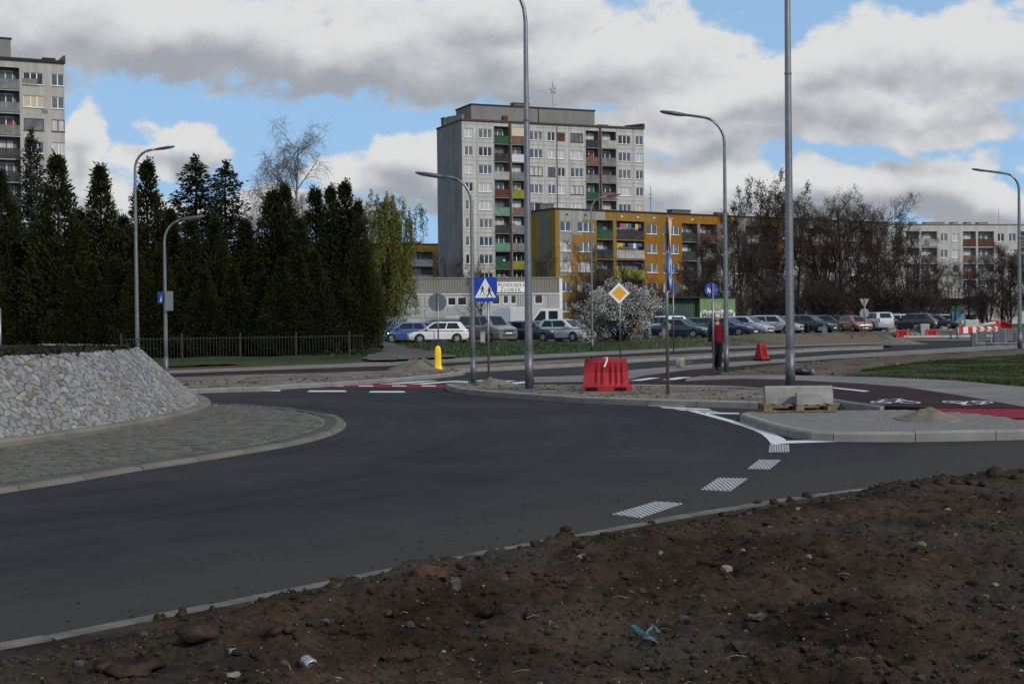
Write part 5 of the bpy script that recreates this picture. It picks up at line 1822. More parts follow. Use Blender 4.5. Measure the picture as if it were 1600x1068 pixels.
zz = lambda py: zat(py, 790, 128)
ops = [(nu_(a), nu_(b), zz(d), zz(c) - .03, .12, True) for a, b, c, d in wins]
mb = wall_mesh(L, nz - .3, NT - .1, ops, None, lambda x, z: 0, 12)
mb.face([(0, 12, nz - .3), (0, 0, nz - .3), (0, 0, NT - .1), (0, 12, NT - .1)], 0)
mb.face([(L, 0, nz - .3), (L, 12, nz - .3), (L, 12, NT - .1), (L, 0, NT - .1)], 0)
mb.build('wall', [CORR_WH, CORR_WH], school)
corrugated(0, L - .25, NM + .05, NT - .02, -.03).build('cladding_band', CORR_TAN, school)
x = nu_(849.5)
corrugated(x + .35, L - .25, nz, NM - .04, -.03, .2).build('cladding', CORR_WH, school)
corrugated(nu_(808.5), nu_(834), nz, NM - .04, -.03, .2).build('cladding', CORR_WH, school)
corrugated(nu_(732), nu_(766), nz, NM - .04, -.03, .2).build('cladding', CORR_WH, school)
corrugated(nu_(608), nu_(636), nz, NM - .6, -.03, .2).build('cladding', CORR_WH, school)
for a, b, c, d in ((640, 661, 463, 478), (663.5, 672, 463, 478), (640, 661, 480.5, 495), (663.5, 696, 480.5, 495), (699, 713, 479.5, 490), (715, 729, 479.5, 490)):
    mb = MB(); mb.box(nu_(a), nu_(b), -.05, -.004, zz(d), zz(c)); mb.build('wall_panel', mat('pale_panel', (0.29, 0.295, 0.29), .7, .1, 1), school)
for a, b, c, d in wins:
    add_window(school, nu_(a), zz(d), nu_(b) - nu_(a), zz(c) - zz(d) - .03, 1, .05, FRAME_W, GLASS[0], False)
mb = MB(); mb.box(L - .25, L + .03, -.09, .1, nz, NT); mb.build('corner_trim', FRAME_W, school)
mb = MB(); mb.box(0, L - .25, -.1, -.004, NM - .03, NM + .05); mb.build('band_trim', FRAME_W, school)
mb = MB(); mb.box(-.1, L + .1, -.12, 12.1, NT, NT + .1); mb.build('roof', mat('pale_roof_edge', (0.2, 0.2, 0.2)), school)
# banner and its letters
bx0, bx1, bz0, bz1 = nu_(776.5), nu_(821), zz(456.3), zz(440.5)
ban = tag(link('banner', None, loc=(0, 0, 0)), 'white banner with coloured letters fixed to the upper band of the pavilion', 'banner')
ban.location, ban.rotation_euler = O, (0, 0, rz)
mb = MB(); mb.box(bx0, bx1, -.14, -.11, bz0, bz1); mb.build('sheet', mat('banner_white', (0.74, 0.74, 0.73), .6, .04), ban)
def text(name, s, x, z, size, m, parent, y=-.15, cx=0.5, ext=0.004):
    c = bpy.data.curves.new(name, 'FONT')
    c.body = s; c.size = size; c.extrude = ext; c.align_x = 'CENTER' if cx == .5 else 'LEFT'
    c.materials.append(m)
    o = bpy.data.objects.new(name, c)
    me = bpy.data.meshes.new_from_object(o)
    me.name = name
    bpy.data.objects.remove(o)
    o = bpy.data.objects.new(name, me); COL.objects.link(o)
    o.parent = parent; o.location = (x, y, z); o.rotation_euler = (math.pi / 2, 0, 0)
    return o
LET = [mat('letter_' + n, c, .6, .05) for n, c in (('black', (.02, .02, .02)), ('purple', (.13, .06, .16)), ('teal', (.03, .22, .22)), ('red', (.35, .05, .05)), ('blue', (.05, .12, .35)), ('grey', (.18, .18, .19)))]
wb = bx1 - bx0
s1, s2 = 'PRZEDSZKOLE', 'ŻŁOBEK'
for i, ch in enumerate(s1):
    text('letter', ch, bx0 + wb * (i + .5) / len(s1) * .96 + wb * .02, bz0 + (bz1 - bz0) * .56, .40, LET[(0, 5, 1, 3, 0, 1, 5, 0, 1, 5, 2)[i]], ban)
for i, ch in enumerate(s2):
    text('letter', ch, bx0 + wb * (.17 + i * .122), bz0 + (bz1 - bz0) * .08, .44, LET[(0, 5, 0, 3, 2, 0)[i]], ban)

# ================= green kiosk with graffiti
G0, G1 = at(1094, 131), at(1149, 132)
O, rz, L = facade_frame(G0, G1)
kiosk = thing('kiosk', 'green metal kiosk with graffiti along the foot of its light green front', 'kiosk', O, rz)
GT = zat(463.5, 1120, 131)
LG = mat('light_green_paint', (0.13, 0.21, 0.085), .7, .12, 1.2)
DG = mat('dark_green_paint', (0.022, 0.065, 0.045), .6, .2, 1.2)
mb = MB(); mb.box(0, L, 0, 3, .5, GT - .1); mb.build('front_wall', LG, kiosk)
# the long dark side runs back to the left
wl_ = MB(); wl_.box(-3.4, -.01, .6, 3, .5, GT - .12); side = wl_.build('side_wall', DG, kiosk)
mb = MB()
for i in range(14):
    mb.box(-3.3 + i * .24, -3.3 + i * .24 + .05, .55, .598, .6, GT - .2)
mb.build('side_rib', DG, kiosk)
mb = MB(); mb.box(-3.5, L + .1, -.1, 3.1, GT - .1, GT + .02); mb.build('roof', ROOF_DARK, kiosk)
kx = lambda px: upx(G0, G1, px, 480)
kzz = lambda py: zat(py, 1120, 131)
wx0, wx1, wz0, wz1 = kx(1112), kx(1127), kzz(484), kzz(472)
mb = MB(); mb.box(wx0, wx1, -.03, -.004, wz0, wz1); w_ = mb.build('window', mat('kiosk_pane', (0.40, 0.40, 0.30), .4, .1), kiosk)
mb = MB()
for i in range(8):
    x = wx0 + (wx1 - wx0) * i / 7
    mb.box(x - .012, x + .012, -.05, -.034, wz0, wz1)
for i in range(6):
    z = wz0 + (wz1 - wz0) * i / 5
    mb.box(wx0, wx1, -.062, -.052, z - .012, z + .012)
mb.build('window_grille', LG, w_)
gz0, gz1 = .55, kzz(486)
mb = MB(); mb.box(0.02, L - .02, -.012, -.004, gz0, gz1 - .1)
n = 12
for i in range(n):
    x = L * (i + .5) / n
    mb.lathe([(.24 + .08 * math.sin(i * 2.1), -.012), (.24 + .08 * math.sin(i * 2.1), -.004)], 10, 0, 'y', (min(L - .3, max(.3, x)), 0, gz1 - .16))
gr = mb.build('graffiti_ground', mat('graffiti_white', (.62, .62, .6), .7, .08), kiosk)
mb = MB()
for i in range(9):
    x = .1 + (L - .5) * i / 9
    pts = [(x + .45 * u + .1 * math.sin(7 * u + i), -.02, gz0 + .3 + (gz1 - gz0 - .5) * (.5 + .5 * math.sin(9 * u + i * 1.7))) for u in [k / 7 for k in range(8)]]
    mb.tube(pts, .04, 4)
mb.build('graffiti_line', BLACK, kiosk)
# ================================================================ STREET LAMPS
def lamp(p, height, arm, heading, r0, label, r1=None, door=True, group='street lamps along the new roads', plate=True, bend=0.9):
    """Tapered pole with a curved arm: heading is the compass direction (radians from +x) the arm points to."""
    t = thing('street_lamp', label, 'street lamp', p, heading, group)
    r1 = r1 or r0 * 0.5
    path = [(0, 0, 0), (0, 0, 1.2), (0, 0, height * 0.5), (0, 0, height - bend)]
    rad = [r0, r0 * .97, (r0 + r1) / 2, r1 * 1.05]
    for k in range(1, 7):
        a = math.pi / 2 * k / 6 * 0.90
        path.append((bend * 0.8 * (1 - math.cos(a)), 0, height - bend + bend * 0.86 * math.sin(a)))
        rad.append(r1)
    ex, ez = path[-1][0], path[-1][2]
    path.append((arm - 0.35, 0, ez + (arm - 0.35 - ex) * 0.14)); rad.append(r1 * 0.85)
    mb = MB(); mb.tube(path, rad, 14)
    mb.build('pole', STEEL, t, True)
    mb = MB(); mb.tube([(0, 0, 0.0), (0, 0, .9 if r0 > .07 else .7)], [r0 * 1.06, r0 * 1.045], 14); mb.build('pole_foot', STEEL_DARK, t, True)
    if plate:
        mb = MB()
        s = r0 * 2.1
        mb.cbox(-s, s, -s, s, -.06, .03, .01)
        for sx in (-1, 1):
            for sy in (-1, 1):
                mb.lathe([(.018, .03), (.018, .085)], 6, 0, 'z', (sx * s * .75, sy * s * .75, 0))
        mb.build('base_plate', STEEL_DARK, t)
    # the flat lantern
    q = Vector(path[-1]); d = Vector((1, 0, .16)).normalized()
    mb = MB()
    rings = []
    for k, (u, w, h) in enumerate(((0, .05, .04), (.12, .07, .05), (.25, .14, .05), (.5, .16, .045), (.68, .12, .03), (.74, .05, .015))):
        c = q + d * u
        rings.append([(c.x, -w, c.z - h), (c.x, w, c.z - h), (c.x - .0, w * .8, c.z + h * .7), (c.x, w * .35, c.z + h), (c.x, -w * .35, c.z + h), (c.x, -w * .8, c.z + h * .7)])
    mb.loft(rings, True, True)
    hd = mb.build('lamp_head', LAMP_GREY, t, True)
    mb = MB()
    a, b = q + d * .26, q + d * .62
    mb.add([(a.x, -.11, a.z - .058), (b.x, -.10, b.z - .048), (b.x, .10, b.z - .048), (a.x, .11, a.z - .058), (a.x, -.11, a.z - .04), (b.x, -.10, b.z - .035), (b.x, .10, b.z - .035), (a.x, .11, a.z - .04)],
           [(3, 2, 1, 0), (0, 1, 5, 4), (1, 2, 6, 5), (2, 3, 7, 6), (3, 0, 4, 7)])
    mb.build('lens', LENS, hd)
    if door and r0 > .07:
        mb = MB(); mb.box(-.05, .05, -r0 * 1.02 - .004, -r0 * .8, .95, 1.45); mb.build('hatch', STEEL, t)
        mb = MB(); mb.lathe([(r0 * .84, height * .62), (r0 * .84, height * .62 + .04)], 10); mb.build('pole_band', STEEL_DARK, t)
    return t
def lamp_px(px, py, z0, topy, heading, armpx, r0, label, height=None, **kw):
    p = W(px, py, z0) if py else None
    return p
pc = W(827, 609, .125); lamp((pc.x, pc.y, .125), 10.0, 1.9, R(178), .095, 'tall grey street lamp between the blue crossing sign and the large red barrier', r1=.047, bend=1.5)
pc = W(1235, 607.5, .125); lamp((pc.x, pc.y, .125), 11.4, 1.9, R(80), .102, 'tallest grey street lamp, rising out of the picture behind the concrete blocks', r1=.055)
pc = W(739.5, 600, .125); lamp((pc.x, pc.y, .125), zat(263, 700, pc.y) - .125 - .12, 1.05, R(176), .064, 'short grey street lamp directly left of the blue crossing sign', r1=.036, bend=.75)
pc = W(1135, 583, .125); lamp((pc.x, pc.y, .125), zat(163, 1090, pc.y) - .125 - .24, 1.50, R(178), .074, 'grey street lamp beside the man in the red waistcoat', r1=.042)
pc = at(214.5, 57); lamp((pc.x, pc.y, .1), zat(223, 240, 57) - .1 - .15, 1.2, R(4), .085, 'grey street lamp rising from behind the stone wall', r1=.05)
pc = W(260, 594, .12); lamp((pc.x, pc.y, .12), zat(331, 300, pc.y) - .12 - .1, .78, R(8), .06, 'shorter grey street lamp at the end of the stone wall, carrying a blue sign', r1=.034, bend=.75)
pc = W(1593.5, 546, .12); lamp((pc.x, pc.y, .12), zat(260, 1560, pc.y) - .12 - .2, 1.85, R(178), .105, 'grey street lamp at the right edge beside the steel crowd fence', r1=.06)
pc = W(925.5, 549.5, .12); lamp((pc.x, pc.y, .12), zat(299, 950, pc.y) - .12 - .15, 1.2, R(3), .064, 'slender distant street lamp in front of the white blossoming bush', r1=.045)
pc = at(1005.5, 140); lamp((pc.x, pc.y, .5), zat(411, 1005, 140) - .5, .6, R(160), .05, 'far small street lamp in front of the ochre block', door=False, plate=False, bend=.3)

# ================================================================ SIGNS
def disc_mesh(r, y0, y1, n=28, cz=0.0):
    mb = MB(); mb.lathe([(r * .985, y0), (r, y0 + .004), (r, y1 - .004), (r * .985, y1)], n, 0, 'y', (0, 0, cz)); return mb
def flat_poly(mb, pts, y, m=0):
    """Flat figure facing -y."""
    p0 = [Vector((x, z, 0)) for x, z in pts]
    n = len(p0)
    ar = sum(p0[i].x * p0[(i + 1) % n].y - p0[(i + 1) % n].x * p0[i].y for i in range(n))
    if ar < 0:
        p0.reverse()
    vs = [(p.x, y, p.y) for p in p0]
    fs = []
    for t in tessellate_polygon([p0]):
        a, b, c = (p0[i] for i in t)
        fs.append(tuple(t) if (b - a).cross(c - a).z > 0 else tuple(reversed(t)))
    mb.add(vs, fs, m)
def rrect(w, h, r=.03, n=4):
    out = []
    for (cx, cz, a0) in ((w / 2 - r, h / 2 - r, 0), (-w / 2 + r, h / 2 - r, 90), (-w / 2 + r, -h / 2 + r, 180), (w / 2 - r, -h / 2 + r, 270)):
        for k in range(n + 1):
            a = R(a0 + 90 * k / n)
            out.append((cx + r * math.cos(a), cz + r * math.sin(a)))
    return out
def plate_mesh(outline, y0, y1):
    mb = MB()
    n = len(outline)
    mb.loft([[(x, y0, z) for x, z in outline], [(x, y1, z) for x, z in outline]], True, True)
    return mb
def post(t, h, r=.03, y=.05):
    mb = MB(); mb.tube([(0, y, -.05), (0, y, h)], r, 10); mb.build('post', STEEL, t, True)
    mb = MB(); mb.lathe([(r, h), (r * 1.1, h + .004), (r * .6, h + .02)], 8, 0, 'z', (0, y, 0)); mb.build('post_cap', STEEL_DARK, t)
def brackets(t, zs, y=.05, r=.03):
    for z in zs:
        mb = MB(); mb.box(-.12, .12, .003, .022, z - .015, z + .015); mb.lathe([(r * 1.25, z - .015), (r * 1.25, z + .015)], 10, 0, 'z', (0, y, 0)); mb.build('bracket', STEEL_DARK, t)

# pedestrian crossing sign
p = W(763.5, 598, .12)
cs = thing('crossing_sign', 'square blue pedestrian crossing sign with children in a white triangle', 'road sign', (p.x, p.y, .12), R(-3))
Zc = zat(452, 760, p.y) - .12
post(cs, Zc + .2)
S_ = .60
w_ = plate_mesh(rrect(S_, .64), -.012, .0)
pl = w_.build('sign_plate', SIGN_BACK, cs, loc=(-.06, 0, Zc))
mb = MB(); flat_poly(mb, rrect(S_ - .006, .634), -.0135); mb.build('blue_face', BLUE, pl)
mb = MB(); flat_poly(mb, [(-.275, -.215), (.275, -.215), (0, .30)], -.015); mb.build('white_triangle', WHITE, pl)
def person_fig(mb, x, z, s, flip=1):
    f = lambda pts: [(x + flip * a * s, z + b * s) for a, b in pts]
    flat_poly(mb, f([(.02 + .055 * math.cos(k), .93 + .06 * math.sin(k)) for k in [i * 2 * math.pi / 10 for i in range(10)]]), -.0165)
    flat_poly(mb, f([(-.07, .84), (.08, .86), (.12, .62), (.09, .44), (-.09, .44), (-.10, .62)]), -.0168)
    flat_poly(mb, f([(-.09, .46), (.04, .46), (-.06, .22), (-.24, 0), (-.33, 0), (-.16, .24)]), -.0171)
    flat_poly(mb, f([(-.02, .46), (.10, .46), (.15, .22), (.26, .02), (.32, .05), (.17, 0), (.05, .24)]), -.0174)
    flat_poly(mb, f([(-.07, .82), (-.02, .76), (-.2, .56), (-.3, .6), (-.3, .54), (-.2, .5)]), -.0177)
    flat_poly(mb, f([(.06, .82), (.09, .74), (.2, .58), (.32, .6), (.3, .54), (.2, .52)]), -.0180)
mb = MB()
person_fig(mb, .105, -.20, .285, -1)
person_fig(mb, -.075, -.115, .225, -1)
flat_poly(mb, [(-.20, -.155), (.06, -.155), (.06, -.147), (-.20, -.147)], -.0183)
mb.build('child_figures', BLACK, pl)
brackets(cs, (Zc + .15, Zc - .15))

# yellow priority diamond
p = W(969.5, 563, .12)
ds = thing('priority_sign', 'yellow diamond priority sign with white border on a thin post', 'road sign', (p.x, p.y, .12), R(0))
Zd = zat(458, 967, p.y) - .12
post(ds, Zd + .35)
rot45 = lambda pts: [((x - z) * .7071, (x + z) * .7071) for x, z in pts]
a = 0.62
pl = plate_mesh(rot45(rrect(a, a, .04)), -.012, 0).build('sign_plate', SIGN_BACK, ds, loc=(-.03, 0, Zd))
mb = MB(); flat_poly(mb, rot45(rrect(a - .012, a - .012, .036)), -.0135); mb.build('white_face', WHITE, pl)
mb = MB(); flat_poly(mb, rot45(rrect(a * .68, a * .68, .02)), -.015); mb.build('yellow_face', YELLOW, pl)
brackets(ds, (Zd + .12, Zd - .12))

# round back of a sign above the yellow bollard
p = W(684.5, 577, .11)
yb = thing('island_bollard', 'glossy yellow plastic bollard carrying a round sign seen from its grey back', 'bollard', (p.x, p.y, .11), 0)
sc = F_PX / p.y
Zb_ = zat(472, 684, p.y) - .11
hb = (zat(540, 684, p.y) - .11)
prof = []
mb = MB()
rings = []
for (z, w, d) in ((0, .145, .12), (.05, .14, .11), (.12, .12, .09), (hb * .45, .112, .08), (hb * .82, .11, .078), (hb * .93, .085, .065), (hb, .04, .04)):
    ring = []
    for k in range(24):
        a = 2 * math.pi * k / 24
        g_ = 1 - .08 * (k % 3 == 0) * (0.1 < z < hb * .9)
        ca, sa_ = math.cos(a), math.sin(a)
        ring.append((w * math.copysign(abs(ca) ** .6, ca) * g_, d * math.copysign(abs(sa_) ** .6, sa_) * g_, z))
    rings.append(ring)
mb.loft(rings, True, True)
mb.build('bollard_body', BOLLARD_YELLOW, yb, True)
mb = MB(); mb.cbox(-.02, .17, -.13, .08, -.02, .035, .012); mb.build('bollard_foot', BOLLARD_YELLOW, yb)
mb = MB(); mb.tube([(0.02, 0, hb * .5), (0.02, 0, Zb_ + .29)], .026, 10); mb.build('post', STEEL, yb, True)
mb = disc_mesh(.31, .03, .045, 32); dk = mb.build('sign_disc', SIGN_BACK, yb, loc=(0, 0, Zb_))
mb = MB(); mb.lathe([(.302, .0452), (.302, .0465)], 28, 0, 'y', (0, 0, 0)); mb.build('blue_face', BLUE, dk)

# yield triangle and roundabout disc seen edge-on
p = W(1047, 615.5, .12)
es = thing('roundabout_sign', 'faded triangle and blue roundabout disc on one post seen almost edge-on', 'road sign', (p.x, p.y, .12), R(78))
sc = F_PX / p.y
zt1, zt0 = zat(339, 1047, p.y) - .12, zat(392, 1047, p.y) - .12
zc1, zc0 = zat(393, 1047, p.y) - .12, zat(453, 1047, p.y) - .12
mb = MB(); mb.tube([(0, .05, -.05), (0, .05, zt1 - .1)], .034, 10); mb.build('post', STEEL, es, True)
ht = zt1 - zt0
wt = ht * .62
tri = [(-wt, ht / 2 - .05), (-wt + .05, ht / 2), (wt - .05, ht / 2), (wt, ht / 2 - .05), (.04, -ht / 2), (-.04, -ht / 2)]
pl = plate_mesh(tri, -.03, 0.0).build('triangle_plate', SIGN_BACK, es, loc=(0, 0, (zt0 + zt1) / 2))
mb = MB(); flat_poly(mb, [(x * .985, z * .985) for x, z in tri], -.0315); mb.build('red_border', mat('faded_red', (.45, .16, .12), .5, .1), pl)
mb = MB(); flat_poly(mb, [(x * .8, z * .8 + .02) for x, z in tri], -.033); mb.build('yellow_face', CREAM, pl)
rd = (zc1 - zc0) / 2
dk = disc_mesh(rd, -.03, 0, 36).build('disc_plate', SIGN_BACK, es, loc=(0, 0, (zc0 + zc1) / 2))
mb = MB(); flat_poly(mb, [(rd * .985 * math.cos(k), rd * .985 * math.sin(k)) for k in [i * 2 * math.pi / 36 for i in range(36)]], -.0315); mb.build('blue_face', mat('sign_blue_light', (0.02, 0.13, 0.50), .45, .08), dk)
mb = MB()
for q in range(3):
    a0 = R(90 + 120 * q)
    arc = [a0 + R(75) * k / 8 for k in range(9)]
    pts = [(rd * .70 * math.cos(a), rd * .70 * math.sin(a)) for a in arc] + [(rd * .48 * math.cos(a), rd * .48 * math.sin(a)) for a in reversed(arc)]
    flat_poly(mb, pts, -.033)
    a = a0 + R(75)
    flat_poly(mb, [(rd * .88 * math.cos(a), rd * .88 * math.sin(a)), (rd * .59 * math.cos(a + .55), rd * .59 * math.sin(a + .55)), (rd * .3 * math.cos(a), rd * .3 * math.sin(a))], -.0333)
mb.build('turning_arrows', WHITE, dk)
brackets(es, ((zt0 + zt1) / 2, (zc0 + zc1) / 2), r=.034)

# small round sign for the shared path
p = W(1112.5, 587, .125)
rs = thing('path_sign', 'small round blue footpath and cycle path sign by the man', 'road sign', (p.x, p.y, .125), R(12))
Zr = zat(452.5, 1110, p.y) - .125
mb = MB(); mb.tube([(0.03, -.045, -.05), (0.03, -.045, Zr + .19)], .026, 10); mb.build('post', STEEL, rs, True)
dk = disc_mesh(.192, -.012, 0, 32).build('sign_disc', SIGN_BACK, rs, loc=(0, 0, Zr))
mb = MB(); flat_poly(mb, [(.19 * math.cos(k), .19 * math.sin(k)) for k in [i * 2 * math.pi / 32 for i in range(32)]], -.0135); mb.build('blue_face', BLUE, dk)
mb = MB()
person_fig(mb, -.09, -.085, .16, -1); person_fig(mb, -.04, -.085, .11, -1)
mb.build('walking_figures', WHITE, dk)
mb = MB()
for cx_ in (.065, .145):
    for i in range(12):
        a, b = 2 * math.pi * i / 12, 2 * math.pi * (i + 1) / 12
        mb.face([(cx_ + .032 * math.cos(a), -.0165, -.02 + .032 * math.sin(a)), (cx_ + .032 * math.cos(b), -.0165, -.02 + .032 * math.sin(b)), (cx_ + .022 * math.cos(b), -.0165, -.02 + .022 * math.sin(b)), (cx_ + .022 * math.cos(a), -.0165, -.02 + .022 * math.sin(a))])
flat_poly(mb, [(.065, -.02), (.085, .03), (.125, .03), (.145, -.02), (.12, .02), (.09, .02)], -.0168)
mb.build('bicycle_figure', mat('sign_pale_blue', (.12, .22, .5), .5, .05), dk)

# sign on the pole at the left, seen between pole and post
p = W(260, 594, .12)
ls = thing('crossing_sign', 'blue square sign hung on the shorter lamp at left, half hidden by its pole', 'road sign', (p.x, p.y, .12), R(0))
Zl = zat(469, 259, p.y) - .12
pl = plate_mesh(rrect(.19, .34, .02), -.012, 0).build('sign_plate', SIGN_BACK, ls, loc=(-.12, -.10, Zl + .08), rot=(0, 0, R(-28)))
mb = MB(); flat_poly(mb, rrect(.18, .33, .02), -.0135); mb.build('blue_face', BLUE, pl)
mb = MB(); flat_poly(mb, [(-.01, -.12), (.06, -.12), (.06, .08)], -.015); mb.build('white_mark', WHITE, pl)
plate_mesh(rrect(.24, .56, .02), -.012, 0).build('back_plate', SIGN_BACK, ls, loc=(.13, -.10, Zl - .02), rot=(0, 0, R(25)))
mb = MB(); mb.box(-.14, .14, -.1, -.088, Zl - .02, Zl + .02); mb.build('bracket', STEEL_DARK, ls)

# post of a sign behind the edge-on one, seen from the back
p = W(1053, 552.5, .12)
bs = thing('road_sign', 'thin post with a dark round sign back, behind the edge-on roundabout sign', 'road sign', (p.x, p.y, .12), R(-20))
Zs = zat(449, 1055, p.y) - .12
post(bs, Zs + .3, .03, -.04)
disc_mesh(.30, 0, .012, 24).build('sign_disc', SIGN_BACK, bs, loc=(0.05, 0, Zs))
# far yield and stop backs
p = at(1351, 112)
fs_ = thing('road_sign', 'grey backs of a triangle over a round sign, far off by the parked cars', 'road sign', (p.x, p.y, .35), R(5))
zT, zR = zat(473.5, 1351, 112) - .35, zat(489, 1351, 112) - .35
post(fs_, zT + .4, .035, -.05)
plate_mesh([(-.40, .34), (.40, .34), (.03, -.34), (-.03, -.34)], 0, .012).build('triangle_plate', mat('pale_sign_back', (.22, .23, .235), .6, .08), fs_, loc=(0, 0, zT))
disc_mesh(.38, 0, .012, 24).build('sign_disc', mat('pale_sign_back', (.22, .23, .235)), fs_, loc=(0, 0, zR))
# pale pole cut by the left edge
p = at(0.3, 52)
lp = thing('sign_post', 'thin pale post cut by the left edge of the picture above the wall', 'post', (p.x, p.y, .1))
z1 = zat(482, 0, 52) - .1
mb = MB(); mb.tube([(0, 0, -.05), (0, 0, z1)], .045, 10); mb.build('post', STEEL, lp, True)
mb = MB(); mb.lathe([(.05, z1), (.05, z1 + .03)], 10); mb.build('post_cap', STEEL_DARK, lp)

# ================================================================ RED BARRIERS
def barrier(p, rz, label, w=1.05, h=.80, d=.42, tape=False, m=None, group='red plastic road barriers', sz=1.0):
    t = thing('road_barrier', label, 'barrier', p, rz, group)
    mb = MB()
    ws = lambda z: 1.0 - .06 * z
    prof = [(0.0, d / 2), (.10, d / 2), (.16, d / 2 * .92), (.60 * h, d / 2 * .52), (.93 * h, d / 2 * .42), (h, d / 2 * .36)]
    nx = 17
    slots = (4, 5), (7, 8), (10, 11), (13, 13)
    rings = []
    for i in range(nx):
        u = i / (nx - 1)
        rec = 0.055 if i in (4, 6, 9, 11, 13) else 0.0
        x = (u - .5) * w
        ring = []
        for z, y in prof:
            k = 1 - .11 * z / h
            yy = -y + (rec if .2 * h < z < .8 * h else 0)
            ring.append((x * k, yy, z))
        for z, y in reversed(prof):
            k = 1 - .11 * z / h
            ring.append((x * k, y - (rec if .2 * h < z < .8 * h else 0), z))
        rings.append(ring)
    mb.loft(rings, True, True)
    body = mb.build('barrier_body', m or BARRIER_RED, t)
    for sx in (-.3, .3):
        mb = MB(); mb.box(sx * w - .13, sx * w + .13, -d / 2 - .004, d / 2 + .004, -.001, .075); mb.build('fork_slot', mat('barrier_hollow', (.03, .006, .006), .9, .1), t)
    mb = MB(); mb.cbox(-w * .44, w * .44, -.075, .075, h, h + .03, .015); mb.build('top_rail', m or BARRIER_RED, t)
    mb = MB(); mb.lathe([(.03, h + .03), (.03, h + .055)], 10, 0, 'z', (-w * .3, 0, 0)); mb.build('filler_cap', RUBBER, t)
    mb = MB(); mb.cbox(w / 2 * .93, w / 2 * 1.1, -.12, .12, .0, .12, .02); mb.build('coupling', m or BARRIER_RED, t)
    if tape:
        mb = MB()
        mb.loft([[(.02, -.085, h + .04), (.05, -.085, h + .04), (.05, -.083, h + .04), (.02, -.083, h + .04)], [(-.0, -.10, h - .05), (.035, -.10, h - .05), (.035, -.098, h - .05), (0, -.098, h - .05)], [(-.05, -.13, h - .16), (-.02, -.13, h - .17), (-.02, -.128, h - .17), (-.05, -.128, h - .16)]], True, True)
        mb.loft([[(-.06, -.05, h + .035), (.06, -.05, h + .05), (.06, -.02, h + .05), (-.06, -.02, h + .035)], [(-.05, -.05, h + .045), (.06, -.05, h + .06), (.06, -.02, h + .06), (-.05, -.02, h + .045)]], True, True)
        mb.build('tape_end', WHITE, t)
    return t
p = W(947, 609.5, .125); barrier((p.x, p.y, .125), R(-4), 'large red plastic barrier with a white tape knot on the lamp island', 1.08, .70, tape=True)
p = W(1190, 563.5, .125); barrier((p.x, p.y, .125), R(40), 'red plastic barrier seen end-on by the path, right of the man', .42, .62, .40)
p = at(1425, 117, 0); barrier((p.x - .9, p.y, .0), R(3), 'faded left half of the pair of red barriers on the far road', 1.3, .62, .4, m=mat('faded_barrier_red', (.42, .05, .03), .6, .15))
p = at(1409, 116, 0); barrier((p.x, p.y, .0), R(-2), 'red plastic barrier of the far pair, right half, standing upright', .95, .72, .42)
p = at(1455, 117.5, 0); barrier((p.x, p.y, .0), R(3), 'lone red plastic barrier on the far road near the white crates', 1.0, .72, .42)
p = at(1555, 135, 0); barrier((p.x, p.y, .55), R(35), 'red plastic barrier dumped on the earth bank at far right, front one', 1.2, .8, .45)
p = at(1570, 137, 0); t_ = barrier((p.x, p.y, .45), R(-30), 'red plastic barrier lying tipped on the earth bank at far right', 1.2, .8, .45); t_.rotation_euler = (R(20), R(18), R(-25))

# ================================================================ CONCRETE BLOCKS ON A PALLET
p = W(1252, 643.5, .14)
pal = thing('pallet', 'worn wooden pallet under the concrete blocks on the paved island', 'pallet', (p.x, p.y + .42, .14), R(-2))
def boards(n, fn, name='board'):
    for i in range(n):
        mb = MB(); mb.box(*fn(i)); mb.build(name, WOOD, pal)
boards(3, lambda i: (-.60, .60, -.40 + i * .35, -.30 + i * .35, 0.002, .022))
boards(9, lambda i: (-.60 + (i % 3) * .53, -.46 + (i % 3) * .53, -.40 + (i // 3) * .35, -.30 + (i // 3) * .35, .024, .10), 'block')
boards(7, lambda i: (-.60 + i * .183, -.48 + i * .183, -.40, .40, .102, .122))
def kerb_block(px0, L_, H_, Dp, dy, dx, label, taper=.06):
    t = thing('concrete_block', label, 'concrete block', (p.x + dx, p.y + dy, .263), R(-2))
    mb = MB()
    prof = [(-Dp / 2, 0), (Dp / 2, 0), (Dp / 2, H_ * .96), (Dp / 2 - .02, H_), (-Dp / 2 + taper, H_), (-Dp / 2 + taper - .02, H_ * .93), (-Dp / 2, H_ * .35)]
    mb.loft([[(-L_ / 2, y, z) for y, z in prof], [(-L_ / 2 + .02, y, z) for y, z in prof], [(L_ / 2, y, z) for y, z in prof]], True, True)
    mb.build('block_body', mat('block_concrete', (.25, .245, .23), .9, .25, 2.5, bump=.2, bscale=40), t)
    mb = MB(); mb.box(L_ / 2 + .002, L_ / 2 + .004, -Dp / 2 + .02, Dp / 2 - .03, .02, H_ * .9); mb.build('end_face', CONCRETE_PALE, t)
kerb_block(0, 1.14, .29, .26, .46, .04, 'long grey concrete kerb block lying at the back of the pallet')
kerb_block(0, 1.12, .285, .22, .71, .11, 'second long concrete kerb block behind the first on the pallet')
kerb_block(0, .42, .20, .18, .17, .16, 'short grey concrete block lying in front of the long ones on the pallet', .03)

